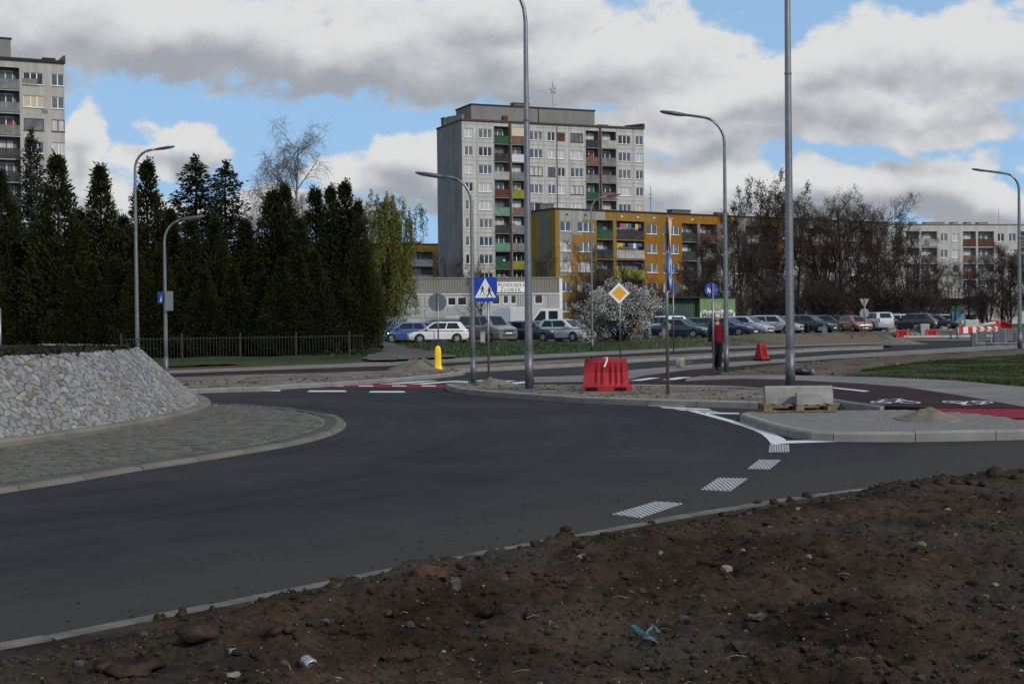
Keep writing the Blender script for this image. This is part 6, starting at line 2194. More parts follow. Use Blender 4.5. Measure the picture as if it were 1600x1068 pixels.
# black sacks on the verge
p = W(1258, 585, .125)
sk = thing('rubbish_sack', 'black rubbish sack heaped on the verge behind the tallest lamp', 'rubbish sack', (p.x, p.y + .2, .125))
v = ICO2_V.copy()
def blob(name, cx, cy, cz, rx, ry, rz_, m, parent, seed):
    q = v.copy()
    nn = fbm(q[:, 0] * 2.2 + seed, q[:, 1] * 2.2 + q[:, 2] * 2.7 + seed, 3, 3)
    q = q * (0.75 + 0.5 * nn[:, None]) * np.array([rx, ry, rz_]) + np.array([cx, cy, cz])
    q[:, 2] = np.maximum(q[:, 2], 0.002)
    me = bpy.data.meshes.new(name); me.from_pydata(q.tolist(), [], ICO2_F); me.materials.append(m)
    return link(name, me, parent)
PLAST = mat('black_plastic', (.012, .012, .016), .35, .3, 9)
blob('sack_body', -.03, 0, .08, .27, .22, .16, PLAST, sk, 3)
blob('sack_neck', .06, 0, .21, .05, .06, .07, PLAST, sk, 8)
sk2 = thing('rubbish_sack', 'smaller grey sack beside the black one on the verge', 'rubbish sack', (p.x + .22, p.y + .25, .125))
blob('sack_body', 0, 0, .06, .13, .12, .12, mat('grey_plastic', (.10, .10, .11), .5, .2, 8), sk2, 5)

# pale sack in wire mesh at the path edge
p = W(1063, 574, .13)
ms = thing('mesh_sack', 'pale pointed sack in wire netting by the far path edge', 'sack', (p.x, p.y, .13))
blob('sack_body', 0, 0, .14, .16, .12, .22, mat('pale_sack', (.30, .27, .21), .9, .2, 8), ms, 2)
mb = MB()
for i in range(9):
    mb.tube([(-.36 + i * .09, -.15, 0), (-.36 + i * .09, -.15, .34)], .004, 3)
for i in range(6):
    mb.tube([(-.38, -.155, .02 + i * .062), (.38, -.155, .02 + i * .062)], .004, 3)
mb.build('wire_net', STEEL, ms)

# ================================================================ FENCES
fa, fb = W(190, 570.5, .17), W(569, 561, .17)
fen = thing('bar_fence', 'low dark metal bar fence along the foot of the conifers', 'fence', (0, 0, 0))
IRON = mat('dark_iron', (.018, .017, .017), .6, .2, 4)
d_ = fb - fa; nb = int(d_.length / .135)
barm = MB(); barm.tube([(0, 0, .06), (0, 0, 1.08)], .010, 4); BAR_ME = barm.mesh('bar', IRON)
hf = 1.05
for i in range(nb):
    q = fa + d_ * ((i + .5) / nb)
    if i % 18 != 0:
        link('bar', BAR_ME, fen, loc=(q.x, q.y, .17))
for i in range(0, nb + 1, 18):
    q = fa + d_ * (i / nb)
    mb = MB(); mb.box(-.03, .03, -.03, .03, -.1, 1.22); mb.build('fence_post', mat('post_brown', (.026, .019, .016), .7, .2), fen, loc=(q.x, q.y, .17))
for z in (.14, 1.0):
    mb = MB(); mb.tube([fa + Vector((0, 0, z)), fb + Vector((0, 0, z))], .016, 4); mb.build('rail', IRON, fen)
# pale picket fence deeper under the trees
p0, p1 = at(440, 74, .2), at(562, 75, .2)
pf = thing('picket_fence', 'pale metal picket fence in the shade under the right-hand conifers', 'fence')
n = 34
pk = MB(); pk.box(-.022, .022, -.012, .012, .05, 1.35); PK = pk.mesh('picket', mat('pale_picket', (.16, .155, .145), .7, .15))
for i in range(n):
    q = p0.lerp(p1, i / (n - 1)); link('picket', PK, pf, loc=(q.x, q.y, .17))
for z in (.35, 1.15):
    mb = MB(); mb.tube([p0 + Vector((0, .03, z)), p1 + Vector((0, .03, z))], .02, 4); mb.build('rail', mat('pale_picket', (.16, .155, .145)), pf)
# the green tube rail in front of the parked cars
GREENP = mat('green_rail_paint', (.012, .045, .03), .5, .2)
def rail_fence(pts, label, hgt=.85, step=2.4):
    t = thing('rail_fence', label, 'fence')
    L_ = []
    for a, b in zip(pts, pts[1:]):
        n = max(1, int((b - a).length / step))
        L_ += [a.lerp(b, i / n) for i in range(n)]
    L_.append(pts[-1])
    for q in L_:
        mb = MB(); mb.tube([(0, 0, -.2), (0, 0, hgt)], .03, 6); mb.build('fence_post', GREENP, t, loc=q)
    mb = MB(); mb.tube([q + Vector((0, 0, hgt)) for q in L_], .028, 6); mb.build('rail', GREENP, t)
a = [at(600, 96.5, .3), at(678, 95.5, .3), at(770, 95.3, .3), at(920, 95.5, .36)]
rail_fence(a, 'dark green tube rail before the parked cars on the left')
a = [at(1010, 98.5, .4), at(1075, 100, .42), at(1120, 101, .45)]
rail_fence(a, 'dark green tube rail before the cars behind the man')
a = [at(1263, 113, .6), at(1330, 115, .6)]
rail_fence(a, 'thin green tube rail before the orange car', .9)
# teal board leaning on the bank, pale gate stub
p = at(1289, 112, .55)
tb = thing('leaning_board', 'teal plank board leaning on the bank below the dark estate car', 'board', p, R(15))
for i in range(3):
    mb = MB(); mb.box(-.22 + i * .15, -.09 + i * .15, -.02, .02, -.5, .55 + .15 * (i == 1)); mb.build('plank', mat('teal_board', (.03, .075, .09), .6, .2), tb, rot=(R(-12), 0, 0))
p = at(1038, 96.5, .35)
gp = thing('concrete_post', 'short pale concrete post beside the white estate car', 'post', p)
mb = MB(); mb.cbox(-.16, .16, -.12, .12, -.2, .78, .03); mb.build('post_body', mat('weathered_concrete', (.21, .185, .165), .9, .2, 4), gp)
mb = MB(); mb.box(-.17, .17, -.13, .13, .78, .82); mb.build('post_cap', CONCRETE, gp)
p = at(754, 95.2, .3)
gp = thing('meter_box', 'small pale meter box on the grass in front of the grey van', 'meter box', p)
mb = MB(); mb.cbox(-.17, .17, -.12, .12, -.1, .82, .02); mb.build('box_body', mat('weathered_concrete', (.21, .185, .165)), gp)
mb = MB(); mb.box(-.13, .13, -.13, -.122, .08, .7); mb.build('box_door', CONCRETE_PALE, gp)

# ================================================================ THE BUILDING SITE AT THE FAR RIGHT
# crowd fence with grey mesh
def fence_panel(p, rz, label, w=2.0, h=1.1, nbar=14):
    t = thing('crowd_fence', label, 'fence', p, rz, 'steel crowd fence panels beside the far lamp')
    mb = MB(); mb.tube([(-w / 2, 0, .12), (-w / 2, 0, h), (w / 2, 0, h), (w / 2, 0, .12), (-w / 2, 0, .12)], .024, 6); mb.build('fence_frame', mat('zinc_pale', (.33, .34, .36), .5, .1, metal=.3), t)
    mb = MB()
    for i in range(1, nbar):
        b = MB(); x = -w / 2 + w * i / nbar
        b.tube([(x, 0, .12), (x, 0, h)], .008, 4); b.build('bar', mat('zinc_dark', (.15, .16, .175), .5, .1, metal=.3), t)
    for sx in (-.38, .38):
        b = MB(); b.box(sx * w - .025, sx * w + .025, -.3, .3, 0, .03); b.box(sx * w - .02, sx * w + .02, -.02, .02, .03, .14); b.build('fence_foot', STEEL_DARK, t)
    return t
fl = ('left panel of the steel crowd fence by the far lamp', 'middle panel of the steel crowd fence by the far lamp', 'panel of the steel crowd fence nearest the far lamp')
z_ = .13
for i, (xa, xb) in enumerate(((1526, 1548), (1549, 1570), (1571, 1592))):
    a, b = W(xa, 543.2 - i * 1.0, z_), W(xb, 542.2 - i * 1.0, z_)
    c = (a + b) / 2
    dist = 79
    a, b = at(xa, dist, z_), at(xb, dist + .4, z_)
    c = (a + b) / 2
    fence_panel(c, math.atan2(b.y - a.y, b.x - a.x), fl[i], (b - a).length, zat(514, 1550, dist) - z_)
# stacked grey slabs behind the fence
p = at(1538, 84, 0)
for j, (dx, w_, lab) in enumerate(((-.3, .85, 'stack of upright grey slabs behind the left crowd fence panel'), (1.0, .8, 'second stack of grey slabs behind the middle crowd fence panel'), (2.1, .55, 'small stack of bluish slabs at the right end of the crowd fence'))):
    t = thing('slab_stack', lab, 'slab stack', (p.x + dx, p.y, 0.0))
    for i in range(6):
        mb = MB(); mb.box(-w_ / 2 + i * w_ / 6 + .008, -w_ / 2 + (i + 1) * w_ / 6 - .008, 0, .3, 0.0, .8 - .03 * (i % 3)); mb.build('slab', mat('grey_slab', (.12, .13, .145), .8, .2, island=.6), t)
# red and white chevron boards
def board_stripes(p, rz, w, h, n, label, kind, z0, cat='barrier board', grp='red and white boards across the closed road'):
    t = thing('barrier_board', label, cat, p, rz, grp)
    mb = MB(); mb.box(-w / 2, w / 2, 0, .03, z0, z0 + h); brd = mb.build('board', WHITE, t)
    mb = MB()
    for i in range(n):
        x0 = -w / 2 + w * (i + .05) / n; x1 = x0 + w / n * .5
        if kind == 'bar':
            flat_poly(mb, [(x0, z0), (x1, z0), (x1, z0 + h), (x0, z0 + h)], -.002)
        else:
            zc = z0 + h / 2
            flat_poly(mb, [(x0, z0), (x0 + .5 * h, zc), (x0, z0 + h), (x1, z0 + h), (x1 + .5 * h, zc), (x1, z0)], -.002)
    mb.build('red_stripes', RED, brd)
    for sx in (-.4, .4):
        b = MB(); b.box(sx * w - .03, sx * w + .03, .031, .07, 0, z0 + h); b.build('board_leg', STEEL_DARK, t)
p = at(1512, 109, 0); board_stripes(p, R(2), 1.45, .50, 2, 'board with upright red and white bars on the closed road', 'bar', .48)
p = at(1541, 108, 0); board_stripes(p, R(-3), 1.7, .36, 3, 'board with red and white chevrons above the crowd fence', 'chev', .62)
for i, px in enumerate((1485, 1495)):
    p = at(px, 112, 0)
    t = thing('marker_post', ('dark slim marker post standing on the pale sand, left one', 'dark slim marker post on the pale sand next to the red and white board')[i], 'post', p)
    mb = MB(); mb.box(-.07, .07, -.02, .02, 0, .62); mb.build('post_body', LAMP_GREY, t, rot=(0, R(6), 0)); mb = MB(); mb.box(-.15, .15, -.1, .1, 0, .05); mb.build('post_foot', RUBBER, t)
# stone kerb and rubble heaps
p = at(1480, 116, 0)
mb = MB(); mb.box(-3.6, 4.5, -.2, .2, -.1, .26); tag(link('low_kerb_wall', mb.mesh('low_kerb_wall', CONCRETE_PALE), loc=(p.x, p.y, 0)), 'low pale concrete kerb laid across the closed far road', 'kerb')
RUB = [mat('rubble_tan', (.22, .17, .125), .95, .25, 3, island=.7, col2=(.30, .25, .20)), mat('rubble_grey', (.16, .15, .14), .95, .25, 3, island=.7, col2=(.27, .26, .24)), mat('rubble_dark', (.09, .07, .055), .95, .25, 3)]
def rubble(px0, px1, dist, hgt, z0, n, label):
    a, b = at(px0, dist), at(px1, dist)
    w_ = (b.x - a.x) / 2; cx_ = (a.x + b.x) / 2
    xs, ys = np.linspace(-w_ * 1.1, w_ * 1.1, 26), np.linspace(-1.6, 1.6, 12)
    XX, YY = np.meshgrid(xs, ys)
    r = np.sqrt((XX / w_ / 1.1) ** 2 + (YY / 1.6) ** 2)
    Z = hgt * .8 * np.clip(1 - r, 0, 1) ** .8 * (.6 + .8 * fbm(XX * 1.5, YY * 1.5, 3, int(px0)))
    t = thing('rubble_heap', label, 'rubble heap', (cx_, dist, z0), 0, 'heaps of broken rubble at the building site')
    link('heap_core', grid_mesh('heap_core', xs, ys, Z, r < 1.05, RUB[2]), t)
    mb = MB()
    for _ in range(n):
        u = rng.uniform(-1, 1) * w_; yv = rng.uniform(-1.3, .4)
        hz = hgt * .8 * max(0, 1 - math.hypot(u / w_ / 1.1, yv / 1.6)) ** .8
        r_ = rng.uniform(.08, .26)
        mb.add(lump_verts(r_, .7, .25) + np.array([u, yv, hz + r_ * .2]), ICO_F, rng.choices((0, 1, 2), (5, 4, 2))[0])
    link('rubble', mb.mesh('rubble', RUB), t, kind='stuff')
rubble(1374, 1408, 121, .95, .1, 60, 'heap of broken concrete rubble in front of the white pickup at far right')
rubble(1402, 1436, 119, .75, .05, 50, 'lower brown rubble heap behind the pair of far red barriers')
rubble(1456, 1492, 126, .8, .1, 70, 'tan heap of stones behind the lone far red barrier')
rubble(1496, 1600, 138, .85, .1, 120, 'long brown earth and rubble bank at the far right')
# big pale concrete blocks on the bank
for i, (px, w_, tilt, lab) in enumerate(((1512, .95, 6, 'large pale concrete block tilted on the bank, left of two'), (1524, 1.05, -7, 'large pale concrete block tilted on the bank, right of two'))):
    p = at(px, 132, .45)
    t = thing('concrete_block', lab, 'concrete block', p)
    mb = MB(); mb.cbox(-w_ / 2 * .75, w_ / 2 * .75, -.3, .3, -.1, 1.0, .06); mb.build('block_body', CONCRETE_PALE, t, rot=(R(-8), R(tilt), 0))
    mb = MB(); mb.tube([(-.1, 0, 1.0), (-.1, 0, 1.08), (.1, 0, 1.08), (.1, 0, 1.0)], .015, 4); mb.build('lifting_loop', STEEL_DARK, t, rot=(R(-8), R(tilt), 0))
p = at(1542.5, 133, .95)
t = thing('concrete_slab', 'pale concrete slab lying on the bank left of the dumped red barriers', 'concrete slab', p, R(8))
mb = MB(); mb.cbox(-.85, .75, -.3, .3, 0, .22, .04); mb.build('slab_body', CONCRETE_PALE, t, rot=(0, R(-9), 0))
mb = MB(); mb.box(-.9, .8, -.2, .2, -.25, -.002); mb.build('bearer', WOOD, t)
# crates and block stacks
p = at(1446, 118.5, 0)
t = thing('block_stack', 'white stack of small blocks just left of the lone far red barrier', 'block stack', p)
for r_ in range(4):
    for c_ in range(3):
        mb = MB(); mb.box(-.36 + c_ * .24 + .008, -.12 + c_ * .24 - .008, 0, .35, .02 + r_ * .3, .30 + r_ * .3); mb.build('block', mat('white_block', (.33, .34, .34), .8, .15, island=.5), t)
p = at(1436, 119, 0)
t = thing('block_stack', 'dark grey stack of blocks left of the white stack', 'block stack', p)
for r_ in range(4):
    for c_ in range(2):
        mb = MB(); mb.box(-.4 + c_ * .4 + .01, c_ * .4 - .01, 0, .35, .02 + r_ * .28, .28 + r_ * .28); mb.build('block', mat('grey_slab', (.12, .13, .145)), t)
# a shop front and its banner behind the trees
p = at(1452, 165); q = at(1500, 165)
sh = thing('low_building', 'low white walled building with a dark roof behind the far trees', 'building', (p.x - 6, p.y, .5))
w_ = q.x - p.x
mb = MB(); mb.box(5.5, 6 + w_ * 1.9, 0, 6, -.5, zat(472, 1480, 165) - .5); mb.build('wall', PALE_W, sh)
mb = MB(); mb.box(-.6, 5.5, .3, 6, -.5, zat(472, 1400, 165) - .5); mb.build('dark_wall', DARKIN, sh)
mb = MB(); mb.box(-1.2, 6.4 + w_ * 1.9, -.6, 6.2, zat(472, 1480, 165) - .5, zat(466, 1480, 165) - .5); mb.build('roof', ROOF_DARK, sh)
for a, b in ((6.3, 7.4), (8.0, 9.0), (10.2, 11.4)):
    mb = MB(); mb.box(a, b, -.03, -.004, .4, 1.5); mb.build('window', GLASS[0], sh)
p = at(1495, 150, .6)
bn = thing('advertising_board', 'tall board in green, blue and red among the far tree trunks', 'board', p, R(-8))
for z0, z1, m_ in ((1.75, 2.3, mat('ad_green', (.03, .12, .03), .6)), (.75, 1.74, mat('ad_blue', (.06, .25, .42), .6)), (-.1, .74, mat('ad_red', (.32, .04, .06), .6))):
    mb = MB(); mb.box(-.5, .5, -.04, .04, z0, z1); mb.build('colour_panel', m_, bn)
p = at(1441, 150, .6)
b2 = thing('notice_board', 'small light blue panel on a post between the far cars', 'panel', p)
mb = MB(); mb.box(-.25, .25, -.03, .03, .6, 1.7); mb.build('panel', mat('ad_blue', (.06, .25, .42)), b2)
mb = MB(); mb.tube([(0, .05, -.3), (0, .05, 1.7)], .04, 6); mb.build('post', STEEL_DARK, b2)
# dark small bollard stump by the road
p = W(1331, 538, .0)
t = thing('marker_post', 'stubby black marker at the edge of the far road below the orange car', 'post', (p.x, p.y, .12))
mb = MB(); mb.lathe([(.14, 0), (.13, .04), (.07, .10), (.05, .42), (.02, .46)], 8); mb.build('post_body', RUBBER, t)
mb = MB(); mb.lathe([(.062, .25), (.058, .33)], 8); mb.build('reflector', STEEL_DARK, t)
# ================================================================ PARKED CARS
def paint(name, c, metal=0.0):
    return mat('car_paint_' + name, c, 0.32, 0.05, 2, spec=0.5, coat=0.6, metal=metal)
CARGLASS = mat('car_glass', (0.008, 0.014, 0.024), 0.12, 0.2, 1, spec=0.35)
CAR_BLACK = mat('car_black_trim', (.016, .016, .017), .6, .2)
RIM = mat('alloy_rim', (.38, .39, .40), .35, .1, metal=.6)
HEADL = mat('headlight_glass', (.55, .57, .60), .15, .1, spec=.8)
TAILL = mat('tail_light_red', (.45, .01, .012), .2, .1, spec=.7)
PLATE_W = mat('number_plate', (.62, .62, .60), .5, .05)
def car_shapes():
    """Side profiles: overall length, width, then stations (x, sill z, belt z, half width) and the greenhouse."""
    return {
        # kind: L, W, body stations, cabin: (x ws base, x ws top, x rear top, x rear base, roof z, belt z), wheel radius, wheelbase
        'hatch': dict(L=4.2, W=1.76, hood=(.66, .90), belt=.97, cab=(1.05, .28, -1.55, -1.95), roof=1.48, r=.31, wb=(1.32, -1.24)),
        'estate': dict(L=4.6, W=1.78, hood=(.68, .92), belt=.96, cab=(1.05, .30, -1.85, -2.20), roof=1.49, r=.32, wb=(1.40, -1.28)),
        'sedan': dict(L=4.6, W=1.78, hood=(.66, .90), belt=.94, cab=(.95, .20, -1.05, -1.65), roof=1.43, r=.32, wb=(1.38, -1.28), boot=.98),
        'suv': dict(L=4.5, W=1.85, hood=(.85, 1.08), belt=1.10, cab=(1.0, .45, -1.75, -2.1), roof=1.68, r=.36, wb=(1.35, -1.30)),
        'van': dict(L=5.0, W=1.95, hood=(.95, 1.18), belt=1.18, cab=(1.55, .85, -2.30, -2.44), roof=1.93, r=.34, wb=(1.55, -1.60)),
        'mpv': dict(L=4.7, W=1.85, hood=(.78, 1.02), belt=1.05, cab=(1.35, .45, -1.95, -2.25), roof=1.70, r=.33, wb=(1.42, -1.38)),
    }
SHAPES = car_shapes()
CAR_CACHE = {}
def car_meshes(kind, pm, tint=None, mono=None):
    key = (kind, pm.name)
    if key in CAR_CACHE:
        return CAR_CACHE[key]
    s = SHAPES[kind]
    L, Wd = s['L'], s['W']
    h = L / 2
    hw = Wd / 2
    x0, x1, x2, x3 = s['cab']
    belt, roof = s['belt'], s['roof']
    f0, f1 = s['hood']
    boot = s.get('boot')
    # lower body: stations from nose to tail
    st_ = [(h, .36, f0 - .12, .70), (h - .06, .24, f0, .84), (h - .35, .20, f0 + .09, .95), (x0 + .25, .19, f1 - .02, 1.0), (x0, .19, f1 + .02, 1.0), (.2, .19, belt, 1.0), (-.8, .19, belt + .01, 1.0)]
    if boot:
        st_ += [(x3, .20, boot, .99), (-h + .25, .24, boot - .01, .95), (-h + .05, .32, boot - .06, .88), (-h, .42, boot - .22, .80)]
    else:
        st_ += [(-h + .45, .20, belt + .02, .985), (-h + .15, .24, belt + .01, .95), (-h + .04, .32, belt - .05, .90), (-h, .42, belt - .25, .84)]
    rings = []
    for x, zb, zt, k in st_:
        w = hw * k
        zm = zb + (zt - zb) * .55
        half = [(w * .86, zb), (w * .97, zb + .10), (w, zm), (w * .985, zt - .10), (w * .93, zt - .025), (w * .80, zt), (w * .35, zt + .02)]
        ring = [(x, y, z) for y, z in half] + [(x, -y, z) for y, z in reversed(half)]
        rings.append(ring)
    body = MB()
    body.loft([list(reversed(r)) for r in rings] if False else rings, True, True)
    # cabin
    def sect(z, xa, xb, ka, kb, rnd):
        wa, wb_ = hw * ka, hw * kb
        return [(xa, wa * .72, z), (xa - rnd, wa, z), (xb + rnd, wb_, z), (xb, wb_ * .72, z), (xb, -wb_ * .72, z), (xb + rnd, -wb_, z), (xa - rnd, -wa, z), (xa, -wa * .72, z)]
    ks = (.90, .90)
    low = sect(belt - .03, x0 + .02, x3, .92, .93, .05)
    zmid = belt + (roof - belt) * .86
    q = .86
    mid = sect(zmid, x0 + (x1 - x0) * q, x3 + (x2 - x3) * q, .78, .77, .10)
    top = sect(roof - .025, x1 - .08, x2 + .06, .70, .69, .14)
    top2 = sect(roof, x1 - .30, x2 + .30, .50, .50, .2)
    body.loft([low, mid, top, top2], False, True)
    me_body = smooth_by_angle(body.mesh('body', pm), 32)
    # glass laid just proud of the cabin faces
    def lerp3(a, b, t):
        return tuple(a[i] + (b[i] - a[i]) * t for i in range(3))
    def panel(ll, lr, ul, ur, u0, u1, v0, v1, out):
        """Quad inside the face ll-lr-ur-ul pushed outwards with its own thickness."""
        def P(u, v):
            return Vector(lerp3(lerp3(ll, lr, u), lerp3(ul, ur, u), v))
        a, b, c, d = P(u0, v0), P(u1, v0), P(u1, v1), P(u0, v1)
        n = (b - a).cross(d - a).normalized()
        if n.dot(Vector(out)) < 0:
            n = -n
        mb = MB()
        mb.loft([[p - n * .02 for p in (a, b, c, d)], [p + n * .010 for p in (a, b, c, d)]], True, True)
        return mb
    glass = []
    glass.append(('windscreen', panel(low[7], low[0], mid[7], mid[0], .03, .97, .06, .97, (1, 0, .4)).mesh('windscreen', CARGLASS)))
    glass.append(('rear_window', panel(low[4], low[3], mid[4], mid[3], .05, .95, .16, .95, (-1, 0, .3)).mesh('rear_window', CARGLASS)))
    splits = {'hatch': ((.03, .49), (.525, .86)), 'sedan': ((.04, .47), (.51, .88)), 'van': ((.02, .24), (.28, .60), (.63, .96)), 'mpv': ((.03, .36), (.39, .67), (.70, .96))}.get(kind, ((.03, .42), (.455, .74), (.77, .96)))
    for side in (1, -1):
        a, b = (low[1], low[2]) if side == 1 else (low[6], low[5])
        c, d = (mid[1], mid[2]) if side == 1 else (mid[6], mid[5])
        for (u0, u1) in splits:
            glass.append(('side_window', panel(a, b, c, d, u0, u1, .10, .94, (0, side, 0)).mesh('side_window', CARGLASS)))
    # wheels
    r = s['r']
    mb = MB(); mb.lathe([(r * .62, -.10), (r * .94, -.11), (r, -.08), (r, .08), (r * .94, .11), (r * .62, .10)], 20, 0, 'y'); tyre = mb.mesh('wheel', RUBBER)
    mb = MB()
    mb.lathe([(r * .64, -.105), (r * .60, -.112), (r * .55, -.09)], 18, 0, 'y', caps=False)
    for k in range(5):
        a = 2 * math.pi * k / 5
        ca, sa_ = math.cos(a), math.sin(a)
        def pt(rad, off, y):
            return (rad * ca - off * sa_, y, rad * sa_ + off * ca)
        mb.loft([[pt(.03, -.05, -.095), pt(.03, .05, -.095), pt(.03, .05, -.118), pt(.03, -.05, -.118)], [pt(r * .62, -.03, -.09), pt(r * .62, .03, -.09), pt(r * .62, .03, -.112), pt(r * .62, -.03, -.112)]], True, True)
    mb.lathe([(.05, -.09), (.05, -.122)], 10, 0, 'y')
    rim = mb.mesh('rim', RIM)
    mb = MB(); mb.lathe([(r * 1.16, -.05), (r * 1.16, .012)], 22, 0, 'y'); arch = mb.mesh('wheel_arch', CAR_BLACK)
    # lamps and trim
    mb = MB(); mb.loft([[(h - .12, .0, -.06), (h - .02, 0, -.055), (h - .02, 0, .055), (h - .12, 0, .06)], [(h - .34, .30, -.02), (h - .16, .30, -.04), (h - .20, .30, .085), (h - .40, .30, .10)]], True, True); hl = mb.mesh('headlight', HEADL)
    mb = MB(); mb.loft([[(h - .12, .0, -.06), (h - .02, 0, -.055), (h - .02, 0, .055), (h - .12, 0, .06)], [(h - .34, -.30, -.02), (h - .16, -.30, -.04), (h - .20, -.30, .085), (h - .40, -.30, .10)]], True, True); hr = mb.mesh('headlight', HEADL)
    tall = kind in ('estate', 'suv', 'van', 'mpv')
    mb = MB(); mb.cbox(-h - .012, -h + .13, -.07, .07, -.16 if tall else -.08, .20 if tall else .10, .02); tl = mb.mesh('tail_light', TAILL)
    mb = MB(); mb.cbox(h - .10, h + .012, -.42, .42, -.07, .05, .015)
    mb.box(h - .1, h + .006, -.55, .55, -.34, -.24); gr = mb.mesh('grille', CAR_BLACK)
    mb = MB(); mb.box(0, .012, -.26, .26, -.055, .055); pl = mb.mesh('number_plate', PLATE_W)
    mb = MB(); mb.cbox(-.08, .06, -.02, .20, -.02, .13, .03); mi = mb.mesh('mirror', pm)
    mb = MB(); mb.cbox(-.08, .06, -.20, .02, -.02, .13, .03); mi2 = mb.mesh('mirror', pm)
    mb = MB(); mb.box(-.10, .10, 0, .018, -.012, .014); dh = mb.mesh('door_handle', pm if 'white' in pm.name else CAR_BLACK)
    mb = MB()
    mb.box(x3 + .5, h - .55, -hw * 1.004, hw * 1.004, .19, .27); sill = mb.mesh('sill', CAR_BLACK)
    CAR_CACHE[key] = (s, me_body, glass, tyre, rim, arch, hl, hr, tl, gr, pl, mi, mi2, dh, sill)
    return CAR_CACHE[key]
def car(kind, pm, px, dist, yaw, label, z=None, group='cars parked in rows on the car park', scale=1.0, detail=True, lift=0.0):
    s, body, glass, tyre, rim, arch, hl, hr, tl, gr, pl, mi, mi2, dh, sill = car_meshes(kind, pm)
    p = at(px, dist)
    p.z = (zlot(p.x) - .02 if z is None else z) + lift
    t = thing('parked_' + {'van': 'van', 'mpv': 'minivan', 'suv': 'off_roader'}.get(kind, 'car'), label, {'van': 'van'}.get(kind, 'car'), p, R(yaw), group, scale)
    h, hw = s['L'] / 2, s['W'] / 2
    link('body', body, t)
    for n, m in glass:
        link(n, m, t)
    for wx in s['wb']:
        for sd_ in (1, -1):
            link('wheel_arch', arch, t, loc=(wx, sd_ * (hw - .012), s['r'] + .02), rot=(0, 0, 0 if sd_ < 0 else 0), scale=(1, 1 if sd_ > 0 else -1, 1))
            w = link('wheel', tyre, t, loc=(wx, sd_ * (hw - .088), s['r']))
            link('rim', rim, w, rot=(0, 0, 0 if sd_ < 0 else math.pi))
    f0 = s['hood'][0]
    link('headlight', hl, t, loc=(0, hw * .52, f0 - .03)); link('headlight', hr, t, loc=(0, -hw * .52, f0 - .03))
    zt = s.get('boot', s['belt']) - .18
    link('tail_light', tl, t, loc=(0, hw * .78, zt)); link('tail_light', tl, t, loc=(0, -hw * .78, zt))
    link('grille', gr, t, loc=(0, 0, f0 - .16))
    link('number_plate', pl, t, loc=(h + .014, 0, f0 - .30)); link('number_plate', pl, t, loc=(-h - .014, 0, zt - .2))
    xm = s['cab'][0] - .25
    link('mirror', mi, t, loc=(xm, hw * .96, s['belt'] + .02)); link('mirror', mi2, t, loc=(xm, -hw * .96, s['belt'] + .02))
    for xd in (.05, -.95):
        link('door_handle', dh, t, loc=(xd, hw * .985, s['belt'] - .16)); link('door_handle', dh, t, loc=(xd, -hw * .985 - .018, s['belt'] - .16))
    link('sill', sill, t)
    return t
PW, PS, PB, PDB, PK, PG, PT, PO, PR, PBL = (paint('white', (.62, .63, .63)), paint('silver', (.33, .36, .40), .3), paint('blue', (.03, .07, .22)), paint('dark_blue', (.012, .02, .055)), paint('black', (.012, .013, .016)), paint('grey', (.13, .135, .14)), paint('petrol', (.016, .026, .042)), paint('orange', (.24, .06, .02)), paint('red', (.35, .03, .04)), paint('light_silver', (.42, .45, .48), .2))
PDK = paint('slate', (.045, .05, .053))
# left of the blossoming bush
car('hatch', PW, 574, 112, 205, 'white hatchback at the left end of the row, half under the willow')
car('estate', PBL, 594, 108, 215, 'pale silver estate car left of the blue one, behind the willow')
car('hatch', PK, 604, 104, 222, 'black small car between the pale estate and the blue car')
car('hatch', PB, 627, 102, 215, 'bright blue hatchback left of the white hatchback with the spoked wheel')
car('mpv', PDB, 678, 107, 196, 'dark blue minivan with pale roof behind the white hatchback')
car('hatch', PK, 653, 104, 210, 'black hatchback nose between the blue car and the white hatchback')
car('hatch', PW, 684, 98.5, 188, 'white hatchback in side view left of the grey van')
car('van', PG, 761, 100, -52, 'grey van facing the road behind the blue crossing sign')
car('estate', PT, 836, 100, -40, 'dark petrol blue estate car right of the tall lamp pole')
car('hatch', PBL, 884, 98.5, -42, 'silvery white hatchback with dark windows left of the blossoming bush', scale=(1.04, 1.04, 1.06))
car('hatch', PR, 804, 112, 200, 'red hatchback mostly hidden behind the grey van')
car('hatch', PS, 823, 110, 205, 'silver hatchback tucked behind the petrol blue estate')
car('sedan', PK, 912, 112, -30, 'black saloon roof showing behind the silvery white hatchback')
car('estate', PDK, 940, 114, -30, 'slate grey estate behind the blossoming bush')
car('estate', PW, 648, 118, 192, 'white estate roof showing behind the blue hatchback, second row')
car('hatch', PS, 606, 119, 200, 'silver hatchback of the second row at the edge of the willow')
car('mpv', PW, 708, 116, 190, 'white minivan hidden up to its roof behind the grey van')
car('sedan', PDB, 862, 117, -35, 'dark blue saloon glimpsed under the double cab truck')
car('hatch', PDK, 930, 104, -38, 'slate hatchback partly covered by the left side of the blossoming bush')
